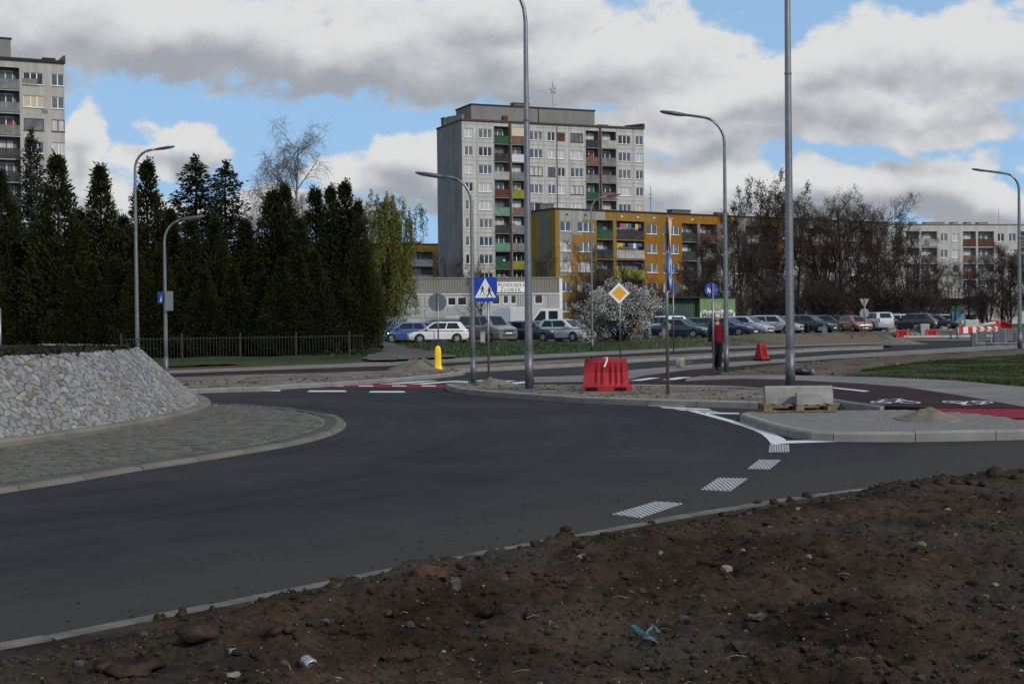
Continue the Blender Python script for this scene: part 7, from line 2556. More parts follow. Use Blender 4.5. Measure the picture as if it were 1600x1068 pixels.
# right of it
car('suv', PW, 1040, 106, 112, 'white off-roader with red tail light seen from behind, right of the bush')
car('sedan', PT, 1067, 104, -38, 'dark petrol saloon beside the white off-roader')
car('estate', PK, 1082, 116, 160, 'black estate with bright red tail light in the second row')
car('hatch', PDB, 1113, 114, 150, 'dark blue hatchback in the second row below the round path sign')
car('sedan', PDB, 1138, 107, -38, 'deep blue saloon directly right of the man in red')
car('hatch', PS, 1167, 111, -40, 'silver grey hatchback behind the lamp by the man')
car('hatch', PBL, 1187, 121, 140, 'pale silver hatchback with tall rear window, second row')
car('estate', PS, 1211, 117, -32, 'silver estate in side view left of the tallest lamp')
car('sedan', PW, 1246, 119, -40, 'low white saloon nose just right of the tallest lamp')
car('estate', PK, 1264, 118, -36, 'black estate parked right of the tallest lamp')
car('hatch', PDB, 1294, 130, -30, 'dark blue hatchback behind the black estate, second row')
car('hatch', PK, 1310, 133, -30, 'black hatchback in the shade of the bare trees')
car('hatch', PO, 1337, 121, -78, 'orange hatchback facing the road at the end of the row', scale=.92)
car('estate', PDB, 1330, 134, -60, 'dark blue estate behind the orange hatchback')
car('suv', PBL, 1369, 128, 100, 'pale off-roader seen from behind next to the far triangle sign')
car('mpv', PDB, 1398, 140, -20, 'dark minivan with silver roof rails behind the rubble heap')
car('hatch', PW, 1397, 127, 165, 'white hatchback behind the heap of broken concrete')
car('hatch', PK, 1425, 126, 150, 'black hatchback with red tail light right of the white one', lift=.05)
car('sedan', PT, 1464, 146, -30, 'dark green saloon beside the far tree trunks')
car('hatch', PW, 1480, 152, -30, 'white hatchback half behind the green saloon')
car('hatch', PW, 505, 106, 200, 'white car glimpsed through the conifer trunks', z=.2)
car('hatch', PS, 530, 104, 200, 'silver car glimpsed at the right end of the conifers', z=.2)
# white truck: box and crew cab behind the estate
def truck():
    p = at(820, 115)
    t = thing('pickup_truck', 'white double cab truck with a pale covered load behind the parked cars', 'truck', (p.x, p.y, zlot(p.x)), 0.0)
    sx = 115 / F_PX
    ox = p.x
    X_ = lambda px: at(px, 115).x - ox
    ztop = zat(481.5, 855, 115) - zlot(p.x)
    c0, c1 = X_(833), X_(878)
    prof = [(c0 - 1.1, .5), (c0 - 1.1, 1.15), (c0 - .25, 1.3), (c0 + .55, ztop - .05), (c0 + .8, ztop), (c1 - .12, ztop), (c1, ztop - .12), (c1, .5)]
    mb = MB(); mb.loft([[(x, -.95, z) for x, z in prof], [(x, .95, z) for x, z in prof]], True, True); mb.build('cab', PW, t)
    for (a, b, k) in (((c0 - .02, c0 + .62), (c0 + 1.0, c0 + 1.0), 0), ((c0 + 1.25, c0 + 1.25), (c1 - .35, c1 - .35), 1)):
        mb = MB()
        q = [(a[0], 1.42), (b[0], 1.42), (b[1], ztop - .22), (a[1], ztop - .22)]
        mb.loft([[(x, -.975, z) for x, z in q], [(x, -.952, z) for x, z in q]], True, True); mb.build('side_window', CARGLASS, t)
    q = [(c0 - .22, 1.38), (c0 + .52, ztop - .12)]
    mb = MB(); mb.face([(q[0][0] - .03, -.8, q[0][1] + .02), (q[0][0] - .03, .8, q[0][1] + .02), (q[1][0] - .03, .75, q[1][1] + .02), (q[1][0] - .03, -.75, q[1][1] + .02)]); mb.build('windscreen', CARGLASS, t)
    mb = MB(); mb.box(c1 + .05, c1 + 3.2, -.95, .95, .55, 1.1); mb.build('load_bed', PW, t)
    for x in (c0 - .4, c1 + 2.0):
        for y in (-.85, .85):
            mb = MB(); mb.lathe([(.24, -.11), (.36, -.10), (.36, .10), (.24, .11)], 16, 0, 'y', (x, y, .36)); mb.build('wheel', RUBBER, t)
    mb = MB(); mb.cbox(c0 - .3, c0 - .1, -1.2, -.97, 1.35, 1.7, .03); mb.build('mirror', CAR_BLACK, t)
    b0, b1 = X_(769), X_(824)
    zc = zat(479.5, 795, 115) - zlot(p.x)
    v2 = thing('box_trailer', 'white and pale blue covered trailer left of the double cab truck', 'trailer', (p.x, p.y + 2.2, zlot(p.x)))
    mb = MB(); mb.cbox(b0 + 1.4, b1, -1, 1, .6, zc, .06); mb.build('box_body', mat('trailer_white', (.50, .50, .51), .6, .06), v2)
    prof = [(b0, .6), (b0, zc - .35), (b0 + .5, zc - .1), (b0 + 1.38, zc - .03), (b0 + 1.38, .6)]
    mb = MB(); mb.loft([[(x, -.98, z) for x, z in prof], [(x, .98, z) for x, z in prof]], True, True); mb.build('cover', mat('trailer_cover', (.26, .30, .37), .6, .1), v2)
    for y in (-.9, .9):
        mb = MB(); mb.lathe([(.2, -.1), (.34, -.09), (.34, .09), (.2, .1)], 16, 0, 'y', (b0 + 1.9, y, .34)); mb.build('wheel', RUBBER, v2)
truck()
# ================================================================ TREES
BARK_DARK = mat('bark_dark', (.032, .026, .021), .95, .3, 6, bump=.4, bscale=25)
BARK_BIRCH = mat('bark_birch', (.24, .23, .22), .9, .3, 3, col2=(.10, .095, .09))
TWIG = mat('bare_twig', (.052, .041, .035), .95, .25, 2)
TWIG_PALE = mat('birch_twig', (.115, .09, .082), .95, .2, 2)
LEAF_THUJA = mat('thuja_foliage', (.0115, .0155, .004), .85, .2, .7, island=.55, col2=(.031, .034, .0085), thr=(.3, .7), spec=.2)
LEAF_SPRUCE = mat('spruce_foliage', (.0105, .0165, .0095), .85, .2, .8, island=.55, col2=(.026, .033, .020), spec=.2)
LEAF_WILLOW = mat('willow_leaf', (.075, .088, .018), .8, .2, .7, island=.6, col2=(.135, .145, .036), spec=.2)
LEAF_BROWN = mat('withered_leaf', (.042, .030, .021), .9, .3, 1, island=.6, col2=(.075, .055, .038))
BLOSSOM = mat('white_blossom', (.30, .295, .28), .85, .2, 1, island=.7, col2=(.58, .575, .56))

def leaf_mesh(name, pts, dirs, L, Wd, m, seed=1):
    """Many small pointed leaf faces: pts (n,3) feet, dirs (n,3) unit directions."""
    g_ = np.random.default_rng(seed)
    n = len(pts)
    rnd = g_.normal(size=(n, 3))
    side = np.cross(dirs, rnd)
    side /= np.linalg.norm(side, axis=1)[:, None] + 1e-9
    l = L * g_.uniform(.6, 1.3, (n, 1)); w = Wd * g_.uniform(.6, 1.3, (n, 1))
    a = pts
    b = pts + dirs * l * .5 + side * w
    c = pts + dirs * l
    d = pts + dirs * l * .5 - side * w
    co = np.stack([a, b, c, d], 1).reshape(-1, 3)
    me = bpy.data.meshes.new(name)
    me.vertices.add(n * 4); me.vertices.foreach_set('co', co.ravel())
    me.loops.add(n * 4); me.loops.foreach_set('vertex_index', np.arange(n * 4))
    me.polygons.add(n)
    me.polygons.foreach_set('loop_start', np.arange(n) * 4); me.polygons.foreach_set('loop_total', np.full(n, 4))
    me.materials.append(m)
    me.update(calc_edges=True)
    return me

def unit(v):
    return v / (np.linalg.norm(v, axis=1)[:, None] + 1e-9)

def thuja_mesh(seed, H=9.0, Rb=1.5, n=30000, clear=.9):
    """Column of upright sprays, ragged in outline, denser below than at the tip."""
    g_ = np.random.default_rng(seed)
    K = 420
    hz = g_.random(K) ** 1.15
    ang = g_.uniform(0, 2 * np.pi, K)
    prof = np.clip(1.08 * (1 - hz) ** 1.02, 0, 1) * (0.55 + .45 * np.clip(hz / .12, 0, 1))
    lob = .66 + .60 * vnoise(ang * 2.2, hz * 11, seed) + .10 * g_.normal(size=K)
    rad = Rb * prof * lob * np.where(g_.random(K) < .3, g_.uniform(.35, .8, K), 1) + .05
    cen = np.stack([rad * np.cos(ang), rad * np.sin(ang), clear + (H - clear) * hz], 1)
    per = n // K
    idx = np.repeat(np.arange(K), per)
    idx = idx[g_.random(len(idx)) > .62 * np.clip((hz[idx] - .42) / .3, 0, 1)]
    sp = (.09 + .26 * (1 - hz))[idx][:, None]
    off = g_.normal(size=(len(idx), 3)) * sp * np.array([.8, .8, 1.25])
    pts = cen[idx] + off
    out = pts * np.array([1, 1, 0]); out = unit(out)
    d = unit(out * .7 + np.array([0, 0, .75]) + g_.normal(size=(len(idx), 3)) * .35)
    return leaf_mesh('foliage', pts, d, .19, .036, LEAF_THUJA, seed)

def spruce_mesh(seed, H=11.0, Rb=2.3, n=30000, clear=1.2):
    """Whorls of drooping boughs with gaps between, a bare leader at the tip."""
    g_ = np.random.default_rng(seed)
    P_, D_ = [], []
    z = clear
    tube = MB()
    while z < H - .35:
        k = (z - clear) / (H - clear)
        Lb = Rb * (1 - k) ** .85 * g_.uniform(.8, 1.12) + .12
        nb = g_.integers(5, 8)
        a0 = g_.uniform(0, 6.28)
        for b in range(nb):
            a = a0 + 2 * np.pi * b / nb + g_.normal() * .2
            l = Lb * g_.uniform(.65, 1.15)
            m = max(10, int(l * 55))
            u = np.sort(g_.random(m)) ** .8
            rise = .25 * (1 - u) * u * l + (-.28 + .5 * k) * u * l + .16 * u ** 3 * l
            x = u * l
            sx = g_.normal(size=m) * .10 * l * (1.15 - u)
            px = np.stack([x * np.cos(a) - sx * np.sin(a), x * np.sin(a) + sx * np.cos(a), z + rise + g_.normal(size=m) * .05 - np.abs(sx) * .35], 1)
            P_.append(px)
            d = np.stack([np.full(m, np.cos(a)) - np.sign(sx) * np.sin(a) * .9, np.full(m, np.sin(a)) + np.sign(sx) * np.cos(a) * .9, g_.normal(size=m) * .35 - .15], 1)
            D_.append(unit(d + g_.normal(size=(m, 3)) * .3))
        z += .30 * (1 - .35 * k) * g_.uniform(.8, 1.25)
    pts, d = np.concatenate(P_), np.concatenate(D_)
    extra = np.stack([g_.normal(size=140) * .05, g_.normal(size=140) * .05, H - .75 + g_.random(140) * .75], 1)
    pts = np.concatenate([pts, extra]); d = np.concatenate([d, unit(g_.normal(size=(140, 3)) * .6 + np.array([0, 0, .7]))])
    rep = max(1, int(n / len(pts)))
    pts2 = np.concatenate([pts + g_.normal(size=pts.shape) * .045 for _ in range(rep)]); d2 = np.concatenate([unit(d + g_.normal(size=d.shape) * .4) for _ in range(rep)])
    return leaf_mesh('foliage', pts2, d2, .19, .04, LEAF_SPRUCE, seed)

def trunk_mesh(H, r, m=BARK_DARK, seed=0):
    g_ = random.Random(seed)
    mb = MB()
    n = 7
    path = [(g_.uniform(-.05, .05) * (i > 0), g_.uniform(-.05, .05) * (i > 0), H * i / n - .15 * (i == 0)) for i in range(n + 1)]
    mb.tube(path, [r * (1.25 if i == 0 else 1) * (1 - .92 * i / n) for i in range(n + 1)], 8)
    return mb.mesh('trunk', m, True)

THUJA = [(thuja_mesh(s, 9.0, rb), trunk_mesh(8.6, .16, seed=s)) for s, rb in ((1, 1.55), (2, 1.4), (3, 1.65))]
SPRUCE = [(spruce_mesh(s, 11.0, rb), trunk_mesh(10.9, .18, seed=s)) for s, rb in ((11, 2.4), (12, 2.1))]
def conifer(kind, px, dist, top_py, label, sx=1.0, cat='conifer tree', group='dark conifers along the bar fence', rot=None):
    var = THUJA if kind == 'thuja' else SPRUCE
    fm, tm = var[rng.randrange(len(var))]
    H0 = 9.0 if kind == 'thuja' else 11.0
    p = at(px, dist, .15)
    H = zat(top_py, px, dist) - .15
    t = thing(kind + '_tree', label, cat, p, rng.uniform(0, 6.28) if rot is None else rot, group, (sx * (H / H0) ** .35, sx * (H / H0) ** .35, H / H0))
    link('trunk', tm, t); link('foliage', fm, t)
    return t
conifer('thuja', -40, 69, 262, 'dark columnar conifer cut by the left edge of the picture', 1.1); conifer('thuja', 4, 70, 268, 'columnar conifer at the left edge in front of the weathered tower', 1.15)
conifer('spruce', 53, 75, 203, 'tall slender spruce rising in front of the weathered tower', .9)
conifer('thuja', 93, 69, 248, 'pointed conifer right beside the tall slender spruce', 1.2)
conifer('thuja', 126, 71, 330, 'dark columnar conifer between the pointed conifer and the first spire', 1.05)
conifer('thuja', 160, 70, 263, 'spire shaped conifer alone against the sky, left of the lamp behind the wall', 1.15)
conifer('thuja', 196, 71, 340, 'dark columnar conifer between the two spires, just left of the lamp', 1.0)
conifer('thuja', 233, 70, 257, 'spire shaped conifer just right of the lamp behind the wall', 1.2)
conifer('thuja', 268, 70, 330, 'dark columnar conifer right of the second spire, beside the shorter lamp', 1.1)
conifer('spruce', 309, 76, 246, 'broad ragged spruce, left one of the pair in the middle of the row', 1.7)
conifer('spruce', 356, 75, 254, 'narrower ragged spruce, right one of the pair in the middle of the row', 1.35)
conifer('thuja', 300, 69, 345, 'dark columnar conifer below the left ragged spruce, in the middle rank', 1.1); conifer('thuja', 338, 69, 345, 'dark columnar conifer between the two ragged spruces and below them', 1.05); conifer('thuja', 385, 70, 348, 'dark columnar conifer right of the right ragged spruce', 1.15)
conifer('thuja', 428, 71, 300, 'conifer standing below the bare birch', 1.2); conifer('thuja', 448, 71, 293, 'conifer just right of the birch trunk', .95); conifer('thuja', 470, 69, 345, 'dark columnar conifer between the birch and the three pointed conifers', 1.0)
conifer('thuja', 495, 71, 298, 'left one of the three pointed conifers at the right end of the row', 1.1)
conifer('thuja', 519, 70, 296, 'middle one of the three pointed conifers at the right end of the row', .95)
conifer('thuja', 541, 70, 289, 'right one of the three pointed conifers at the right end of the row', 1.1)
conifer('thuja', 562, 69, 318, 'last conifer at the right end of the row, next to the willow', .75)
LOW = ['cut by the left edge above the stone wall', 'below the weathered tower, above the stone wall', 'right below the tall slender spruce', 'below and right of the pointed conifer by the spruce', 'left of the first spire shaped conifer', 'below the spire left of the lamp', 'directly behind the lamp that rises from the wall', 'directly behind the shorter lamp with the blue sign', 'below the arm of the shorter lamp',
       'in front of the left ragged spruce', 'in front of the right ragged spruce', 'left of the birch trunk', 'right below the birch trunk', 'below the left one of the three pointed conifers', 'at the right end next to the willow']
for i, px in enumerate((-20, 30, 65, 110, 145, 180, 215, 250, 285, 320, 365, 405, 440, 468, 492)):
    conifer('thuja', px, 67.2 + (i % 3) * .5, 392 + (i * 37) % 43, 'low front rank conifer ' + LOW[i], 1.0)
# deeper dark conifers close the gaps below
for i, px in enumerate((20, 130, 210, 275, 345, 410, 470, 540)):
    conifer('thuja', px, 82 + (i % 3) * 2, 360 + (i * 23) % 40, 'dim conifer in the second rank behind the front row', 1.5, group='conifers of the second rank')

# ---- bare trees grown limb by limb
def grow_tree(seed, H, r0, levels=4, stems=1, spread=.5, droop=0.0, up=.25, twig_len=.5, kids=(7, 7, 6, 5), crown_from=.25, twig_r=.006, lean=0.1, ratio=.55, trunk_w=.03):
    """Returns (limb mesh builder, twig mesh builder, twig tip points and directions)."""
    g_ = random.Random(seed)
    limbs, twigs = MB(), MB()
    tips = []
    def seg(p, d, L_, r, lv):
        n = 5 if lv < 2 else 3
        pts, rad = [p.copy()], [r]
        q, dd = p.copy(), d.copy()
        for i in range(n):
            w_ = trunk_w if lv == 0 else .16
            dd = (dd + Vector((g_.gauss(0, w_), g_.gauss(0, w_), g_.gauss(0, w_) + (up - droop * (lv >= 2)) * .12))).normalized()
            if droop and lv >= 2:
                dd = (dd + Vector((0, 0, -droop * .35))).normalized()
            q = q + dd * (L_ / n)
            pts.append(q.copy()); rad.append(max(twig_r, r * (1 - .72 * (i + 1) / n)))
        last = lv == levels - 1
        (twigs if lv >= levels - 2 else limbs).tube(pts, rad, 6 if lv == 0 else (4 if lv < levels - 2 else 3), caps=False)
        if last:
            tips.append((pts[-1], dd)); tips.append((pts[1], dd)); tips.append((pts[2], dd))
            return
        m = kids[min(lv, len(kids) - 1)]
        for j in range(m):
            u = (crown_from if lv == 0 else .15) + (1 - (crown_from if lv == 0 else .15)) * (j + g_.random()) / m
            u = min(u, .98)
            k = min(int(u * n), n - 1)
            f = u * n - k
            o = pts[k].lerp(pts[k + 1], f)
            base_d = (pts[k + 1] - pts[k]).normalized()
            a = g_.uniform(0, 6.283)
            per = base_d.cross(Vector((math.cos(a), math.sin(a), .3))).normalized()
            sp = spread * g_.uniform(.7, 1.3)
            nd = (base_d * (1 - sp * .55) + per * sp + Vector((0, 0, up * .5))).normalized()
            Lk = L_ * ratio * (1.1 - .55 * u if lv == 0 else 1 - .35 * u) * g_.uniform(.75, 1.2)
            if lv + 1 == levels - 1:
                Lk = max(Lk, twig_len) * g_.uniform(.7, 1.2)
            rr = max(twig_r, rad[k] * .55)
            seg(o, nd, Lk, rr, lv + 1)
    for s_ in range(stems):
        a = g_.uniform(0, 6.283)
        ln = lean * (1 if stems == 1 else 2.5)
        d = Vector((math.cos(a) * ln * g_.random(), math.sin(a) * ln * g_.random(), 1)).normalized()
        seg(Vector((g_.uniform(-.25, .25) * (stems > 1), g_.uniform(-.25, .25) * (stems > 1), -.1)), d, H * g_.uniform(.75, 1.0) if stems > 1 else H, r0 * (1 if stems == 1 else .6), 0)
    return limbs, twigs, tips

def bare_variant(seed, bark=BARK_DARK, tw=TWIG, leaves=None, leaf_n=1, leaf_L=.12, **kw):
    limbs, twigs, tips = grow_tree(seed, **kw)
    lm, tm = limbs.mesh('trunk', bark, True), twigs.mesh('crown', tw)
    top = max(v[2] for v in twigs.v)
    fm = None
    if leaves:
        g_ = np.random.default_rng(seed)
        P_ = np.array([t[0][:] for t in tips for _ in range(leaf_n)]) + g_.normal(size=(len(tips) * leaf_n, 3)) * .12
        D_ = unit(np.array([t[1][:] for t in tips for _ in range(leaf_n)]) + g_.normal(size=(len(tips) * leaf_n, 3)) * .6)
        fm = leaf_mesh('leaves', P_, D_, leaf_L, leaf_L * .35, leaves, seed)
    return lm, tm, fm, top
BARE = [bare_variant(21, H=14, r0=.26, levels=5, kids=(14, 8, 6, 4), crown_from=.2, spread=.85, up=.28, twig_len=.7, twig_r=.011, ratio=.5),
        bare_variant(22, H=14, r0=.24, stems=4, levels=5, kids=(7, 6, 5, 4), crown_from=.15, spread=.7, up=.35, twig_len=.7, twig_r=.011, lean=.16, ratio=.48),
        bare_variant(23, H=15, r0=.24, levels=5, kids=(13, 7, 5, 4), crown_from=.2, spread=.75, up=.4, twig_len=.6, twig_r=.011, leaves=LEAF_BROWN, leaf_n=1, leaf_L=.22, ratio=.44)]
SHRUB = [bare_variant(31, H=4.2, r0=.09, stems=8, kids=(8, 7, 5), levels=4, crown_from=.1, spread=.6, up=.35, twig_len=.45, twig_r=.010, lean=.35)]
def bare_tree(v, px, dist, top_py, label, sx=1.0, name='bare_tree', group='bare trees in front of the far blocks', z=None, cat='tree'):
    lm, tm, fm, top = v
    p = at(px, dist)
    p.z = zlot(p.x) - .05 if z is None else z
    k = (zat(top_py, px, dist) - p.z) / top
    t = thing(name, label, cat, p, rng.uniform(0, 6.28), group, (k * sx, k * sx, k))
    link('trunk', lm, t); link('crown', tm, t)
    if fm:
        link('leaves', fm, t)
    return t
B0_, B1_, B2_ = BARE
BEHIND = {1075: 'the petrol saloon and the dark side of the green kiosk', 1105: 'the left corner of the light green kiosk front', 1140: 'the right end of the green kiosk', 1160: 'the deep blue saloon, a tall one', 1178: 'the gap between blue saloon and silver hatchback', 1190: 'the pale silver hatchback, reaching well above the roofs', 1228: 'the left side of the tallest lamp pole',
          1245: 'the right side of the tallest lamp pole', 1285: 'the dark blue hatchback of the second row', 1345: 'the orange hatchback, spreading wide', 1372: 'the far triangle sign', 1400: 'the white hatchback by the rubble', 1425: 'the black hatchback at the rubble', 1455: 'the green saloon, thin crowned', 1440: 'the two block stacks, low and bushy', 1490: 'the green, blue and red board',
          1515: 'the two tilted concrete blocks', 1545: 'the pale slab on the earth bank', 1580: 'the far lamp at the right edge', 1610: 'the right edge of the picture, cut by it', 1565: 'the dumped red barriers'}
for px, d_, ty, v, sx in ((1075, 150, 395, B1_, 1.2), (1105, 158, 350, B2_, 1.0), (1140, 152, 330, B1_, .9), (1160, 165, 288, B2_, .75), (1178, 150, 335, B0_, .8), (1190, 168, 274, B2_, .7), (1228, 160, 300, B0_, .7), (1245, 165, 284, B2_, .8),
                          (1285, 150, 320, B1_, .85), (1345, 158, 300, B1_, 1.05), (1372, 150, 335, B0_, .9), (1400, 165, 325, B2_, .85), (1425, 150, 350, B1_, 1.0), (1455, 165, 385, B0_, 1.0), (1440, 140, 420, B1_, 1.1), (1490, 148, 400, B1_, 1.1),
                          (1515, 155, 395, B0_, 1.0), (1545, 150, 388, B1_, 1.0), (1580, 152, 380, B2_, 1.0), (1610, 150, 372, B1_, 1.1), (1565, 162, 378, B0_, 1.0)):
    bare_tree(v, px, d_, ty, 'bare tree rising behind ' + BEHIND[px], sx)
bare_tree(B2_, 1207, 158, 265, 'tallest of the bare trees, with clumps of withered leaves, left of the tallest lamp pole', .8)
bare_tree(B0_, 1318, 148, 284, 'broad crowned bare tree with a stout forked trunk behind the orange car', 1.15)
bare_tree(B1_, 1300, 155, 292, 'many stemmed bare tree left of the broad crowned one', 1.0)
SHR = ['the slender distant lamp, left of the white bush', 'the left half of the white blossoming bush', 'the right half of the white blossoming bush', 'the white off-roader with the red tail light', 'the dark green side of the kiosk', 'the middle of the kiosk roof', 'the bonnet of the deep blue saloon', 'the pale silver hatchback', 'the roof of the silver estate', 'the tallest lamp pole', 'the black estate', 'the dark blue second row hatchback',
       'the black hatchback in the shade', 'the orange hatchback', 'the far triangle sign', 'the minivan with roof rails', 'the black hatchback by the rubble', 'the green saloon', 'the pale slab on the bank', 'the dumped red barriers']
for i, (px, d_, ty) in enumerate(((905, 150, 425), (940, 152, 400), (985, 155, 398), (1010, 150, 425), (1065, 145, 430), (1100, 150, 418), (1160, 140, 440), (1190, 142, 425), (1215, 144, 430), (1240, 142, 425), (1262, 146, 420), (1285, 142, 432), (1310, 145, 425), (1340, 143, 435), (1365, 146, 430), (1385, 150, 425), (1418, 152, 430), (1465, 156, 440), (1535, 158, 440), (1575, 158, 440))):
    bare_tree(SHRUB[0], px, d_, ty, 'leafless shrub behind ' + SHR[i], .95, 'bare_shrub', 'leafless shrubs behind the parked cars', cat='shrub')
for px, ty, lab in ((845, 388, 'bare shrub in front of the tower to the right of the tall lamp'), (925, 372, 'bare tree in front of the ochre block behind the slender lamp'), (715, 392, 'bare tree at the foot of the tower gable')):
    bare_tree(B1_, px, 150, ty, lab, .8)
bare_tree(B0_, 752, 121, 395, 'small forked bare tree in front of the pavilion by the blue crossing sign', .75, z=.2)
bare_tree(B1_, 620, 108, 455, 'low bare tree between the willow and the pavilion', 1.1, z=.2)

# birch
bl, bt, bf, btop = bare_variant(41, bark=BARK_BIRCH, tw=TWIG_PALE, H=14, r0=.17, stems=1, kids=(22, 8, 5, 3), levels=5, crown_from=.30, spread=.7, up=.36, droop=.6, twig_len=.7, twig_r=.0055, lean=.02, ratio=.36)
p = at(452, 80, .15)
k = (zat(176, 450, 80) - .15) / btop
t = thing('birch_tree', 'bare birch with pale trunk and hanging twigs rising above the conifers', 'birch tree', p, 1.0, None, k)
link('trunk', bl, t); link('crown', bt, t)
bl, bt, bf, btop = bare_variant(44, bark=BARK_BIRCH, tw=TWIG_PALE, H=11, r0=.12, stems=1, kids=(16, 7, 5, 3), levels=5, crown_from=.35, spread=.6, up=.36, droop=.6, twig_len=.7, twig_r=.0052, lean=.16, ratio=.36)
p = at(425, 79, .15)
k = (zat(212, 415, 79) - .15) / btop
t = thing('birch_tree', 'slimmer bare birch stem leaning left beside the taller birch', 'birch tree', p, 2.4, None, k)
link('trunk', bl, t); link('crown', bt, t)

# willow in fresh leaf
def willow(px, dist, top_py, seed=5):
    g_ = np.random.default_rng(seed)
    limbs, twigs, tips = grow_tree(seed, H=7.5, r0=.20, levels=4, kids=(13, 6, 4), crown_from=.2, spread=1.0, up=.42, twig_len=.5, twig_r=.012, ratio=.5)
    P_, D_ = [], []
    for (q, d) in tips[::1]:
        l = g_.uniform(.9, 2.6) if q.z > 3 else g_.uniform(.6, 1.4)
        m = int(l * 26)
        u = np.sort(g_.random(m))
        sw = np.array([d.x, d.y]) * .35
        x = q.x + sw[0] * np.sqrt(u) + g_.normal(size=m) * .06
        y = q.y + sw[1] * np.sqrt(u) + g_.normal(size=m) * .06
        z = q.z + .12 * np.sin(u * 3) - l * u ** 1.5
        keep_ = z > 2.0
        P_.append(np.stack([x, y, z], 1)[keep_]); D_.append(unit(np.stack([g_.normal(size=m) * .5, g_.normal(size=m) * .5, np.full(m, -.7)], 1))[keep_])
    P_, D_ = np.concatenate(P_), np.concatenate(D_)
    fm = leaf_mesh('leaves', P_, D_, .17, .026, LEAF_WILLOW, seed)
    top = max(P_[:, 2].max(), max(v_[2] for v_ in twigs.v))
    p = at(px, dist, .15)
    k = (zat(top_py, px, dist) - .15) / top
    t = thing('willow_tree', 'willow with drooping fresh yellow green leaves at the right end of the conifers', 'willow tree', p, 0.6, None, (k * .78, k * .78, k))
    link('trunk', limbs.mesh('trunk', BARK_DARK, True), t); link('branches', twigs.mesh('branches', BARK_DARK), t); link('leaves', fm, t)
willow(594, 78, 298)

# blossoming shrub
def blossom(px, dist, top_py, seed=8):
    g_ = np.random.default_rng(seed)
    limbs, twigs, tips = grow_tree(seed, H=3.6, r0=.07, levels=4, stems=13, kids=(9, 7, 5), crown_from=.08, spread=.65, up=.30, twig_len=.38, twig_r=.007, lean=.50)
    P_ = np.array([t_[0][:] for t_ in tips for _ in range(6)]) + g_.normal(size=(len(tips) * 6, 3)) * .085
    rr = np.linalg.norm(P_[:, :2], axis=1)
    zz_ = P_[:, 2]
    keep_ = g_.random(len(P_)) < np.clip(.12 + .42 * np.clip((rr / 2.2) ** 1.5 + (zz_ / 3.8) ** 1.6 - .35, 0, 1), 0, 1)
    P_ = P_[keep_]
    fm = leaf_mesh('blossom', P_, unit(g_.normal(size=P_.shape)), .085, .036, BLOSSOM, seed)
    p = at(px, dist, .3)
    top = max(v_[2] for v_ in twigs.v)
    k = (zat(top_py, px, dist) - .3) / top
    w_ = np.percentile(np.abs([v_[0] for v_ in twigs.v]), 98)
    kx_ = (dist / F_PX * 60) / w_
    t = thing('blossoming_shrub', 'big round shrub covered in white blossom among the parked cars', 'shrub', p, 0, None, (kx_, kx_, k))
    link('stems', limbs.mesh('stems', BARK_DARK), t); link('twigs', twigs.mesh('twigs', TWIG), t); link('blossom', fm, t)
blossom(973, 92, 436)

# low planting on the mound
for i, a_ in enumerate(np.concatenate([np.linspace(R(-46), R(17), 26), np.linspace(R(-42), R(20), 18), np.linspace(R(-38), R(24), 16)])):
    rr_ = WR - WALL_IN - (.30 + .5 * (i % 2) if i < 26 else 1.5 + .6 * (i % 2) if i < 44 else 3.2 + .9 * (i % 2))
    p = Vector((WC.x + rr_ * math.cos(a_), WC.y + rr_ * math.sin(a_), WALL_H - .02))
    g_ = np.random.default_rng(i + 90)
    n = 90
    s = g_.uniform(.5, .95)
    P_ = g_.normal(size=(n, 3)) * np.array([.26, .26, .022]) * s + np.array([0, 0, .035])
    D_ = unit(g_.normal(size=(n, 3)) * np.array([1, 1, .25]) + np.array([0, 0, .22]))
    tag(link('creeping_juniper', leaf_mesh('creeping_juniper', P_, D_, .12, .022, LEAF_SPRUCE, i), loc=p), 'low creeping juniper planted on top of the stone faced mound', 'shrub', 'low junipers planted along the top of the stone wall')
# ================================================================ THE MAN IN THE RED WAISTCOAT
SKIN = mat('skin', (.36, .20, .14), .6, .08, 12)
HAIR = mat('white_hair', (.50, .49, .47), .8, .1, 20)
VEST = mat('red_waistcoat', (.125, .007, .014), .85, .15, 9)
SLEEVE = mat('dark_sleeve', (.018, .022, .030), .85, .15, 9)
TROUSER = mat('black_trousers', (.010, .010, .011), .85, .2, 9)
SHOE = mat('brown_shoe', (.045, .018, .014), .5, .2, 9)
pm_ = W(1121, 577, .125)
man = thing('person', 'white haired man in red waistcoat and black trousers walking beside the lamp', 'person', (pm_.x, pm_.y, .125), R(-6))
def skin_mesh(name, verts, edges, m, parent, sub=1, root=0):
    """Continuous surface grown over a skeleton: verts are (x, y, z, rx, ry)."""
    me = bpy.data.meshes.new(name)
    me.from_pydata([v_[:3] for v_ in verts], edges, [])
    o = link(name, me, parent)
    md = o.modifiers.new('skin', 'SKIN')
    md.use_smooth_shade = True
    lay = me.skin_vertices[0].data if me.skin_vertices else None
    if lay is None:
        bpy.context.view_layer.objects.active = o
        lay = me.skin_vertices[0].data
    for i, v_ in enumerate(verts):
        lay[i].radius = (v_[3], v_[4])
        lay[i].use_root = i == root
    s_ = o.modifiers.new('sub', 'SUBSURF'); s_.levels = sub; s_.render_levels = sub
    me.materials.append(m)
    dg = bpy.context.evaluated_depsgraph_get()
    ev = o.evaluated_get(dg)
    nm = bpy.data.meshes.new_from_object(ev)
    o.modifiers.clear()
    o.data = nm
    if not nm.materials:
        nm.materials.append(m)
    nm.name = name
    return o
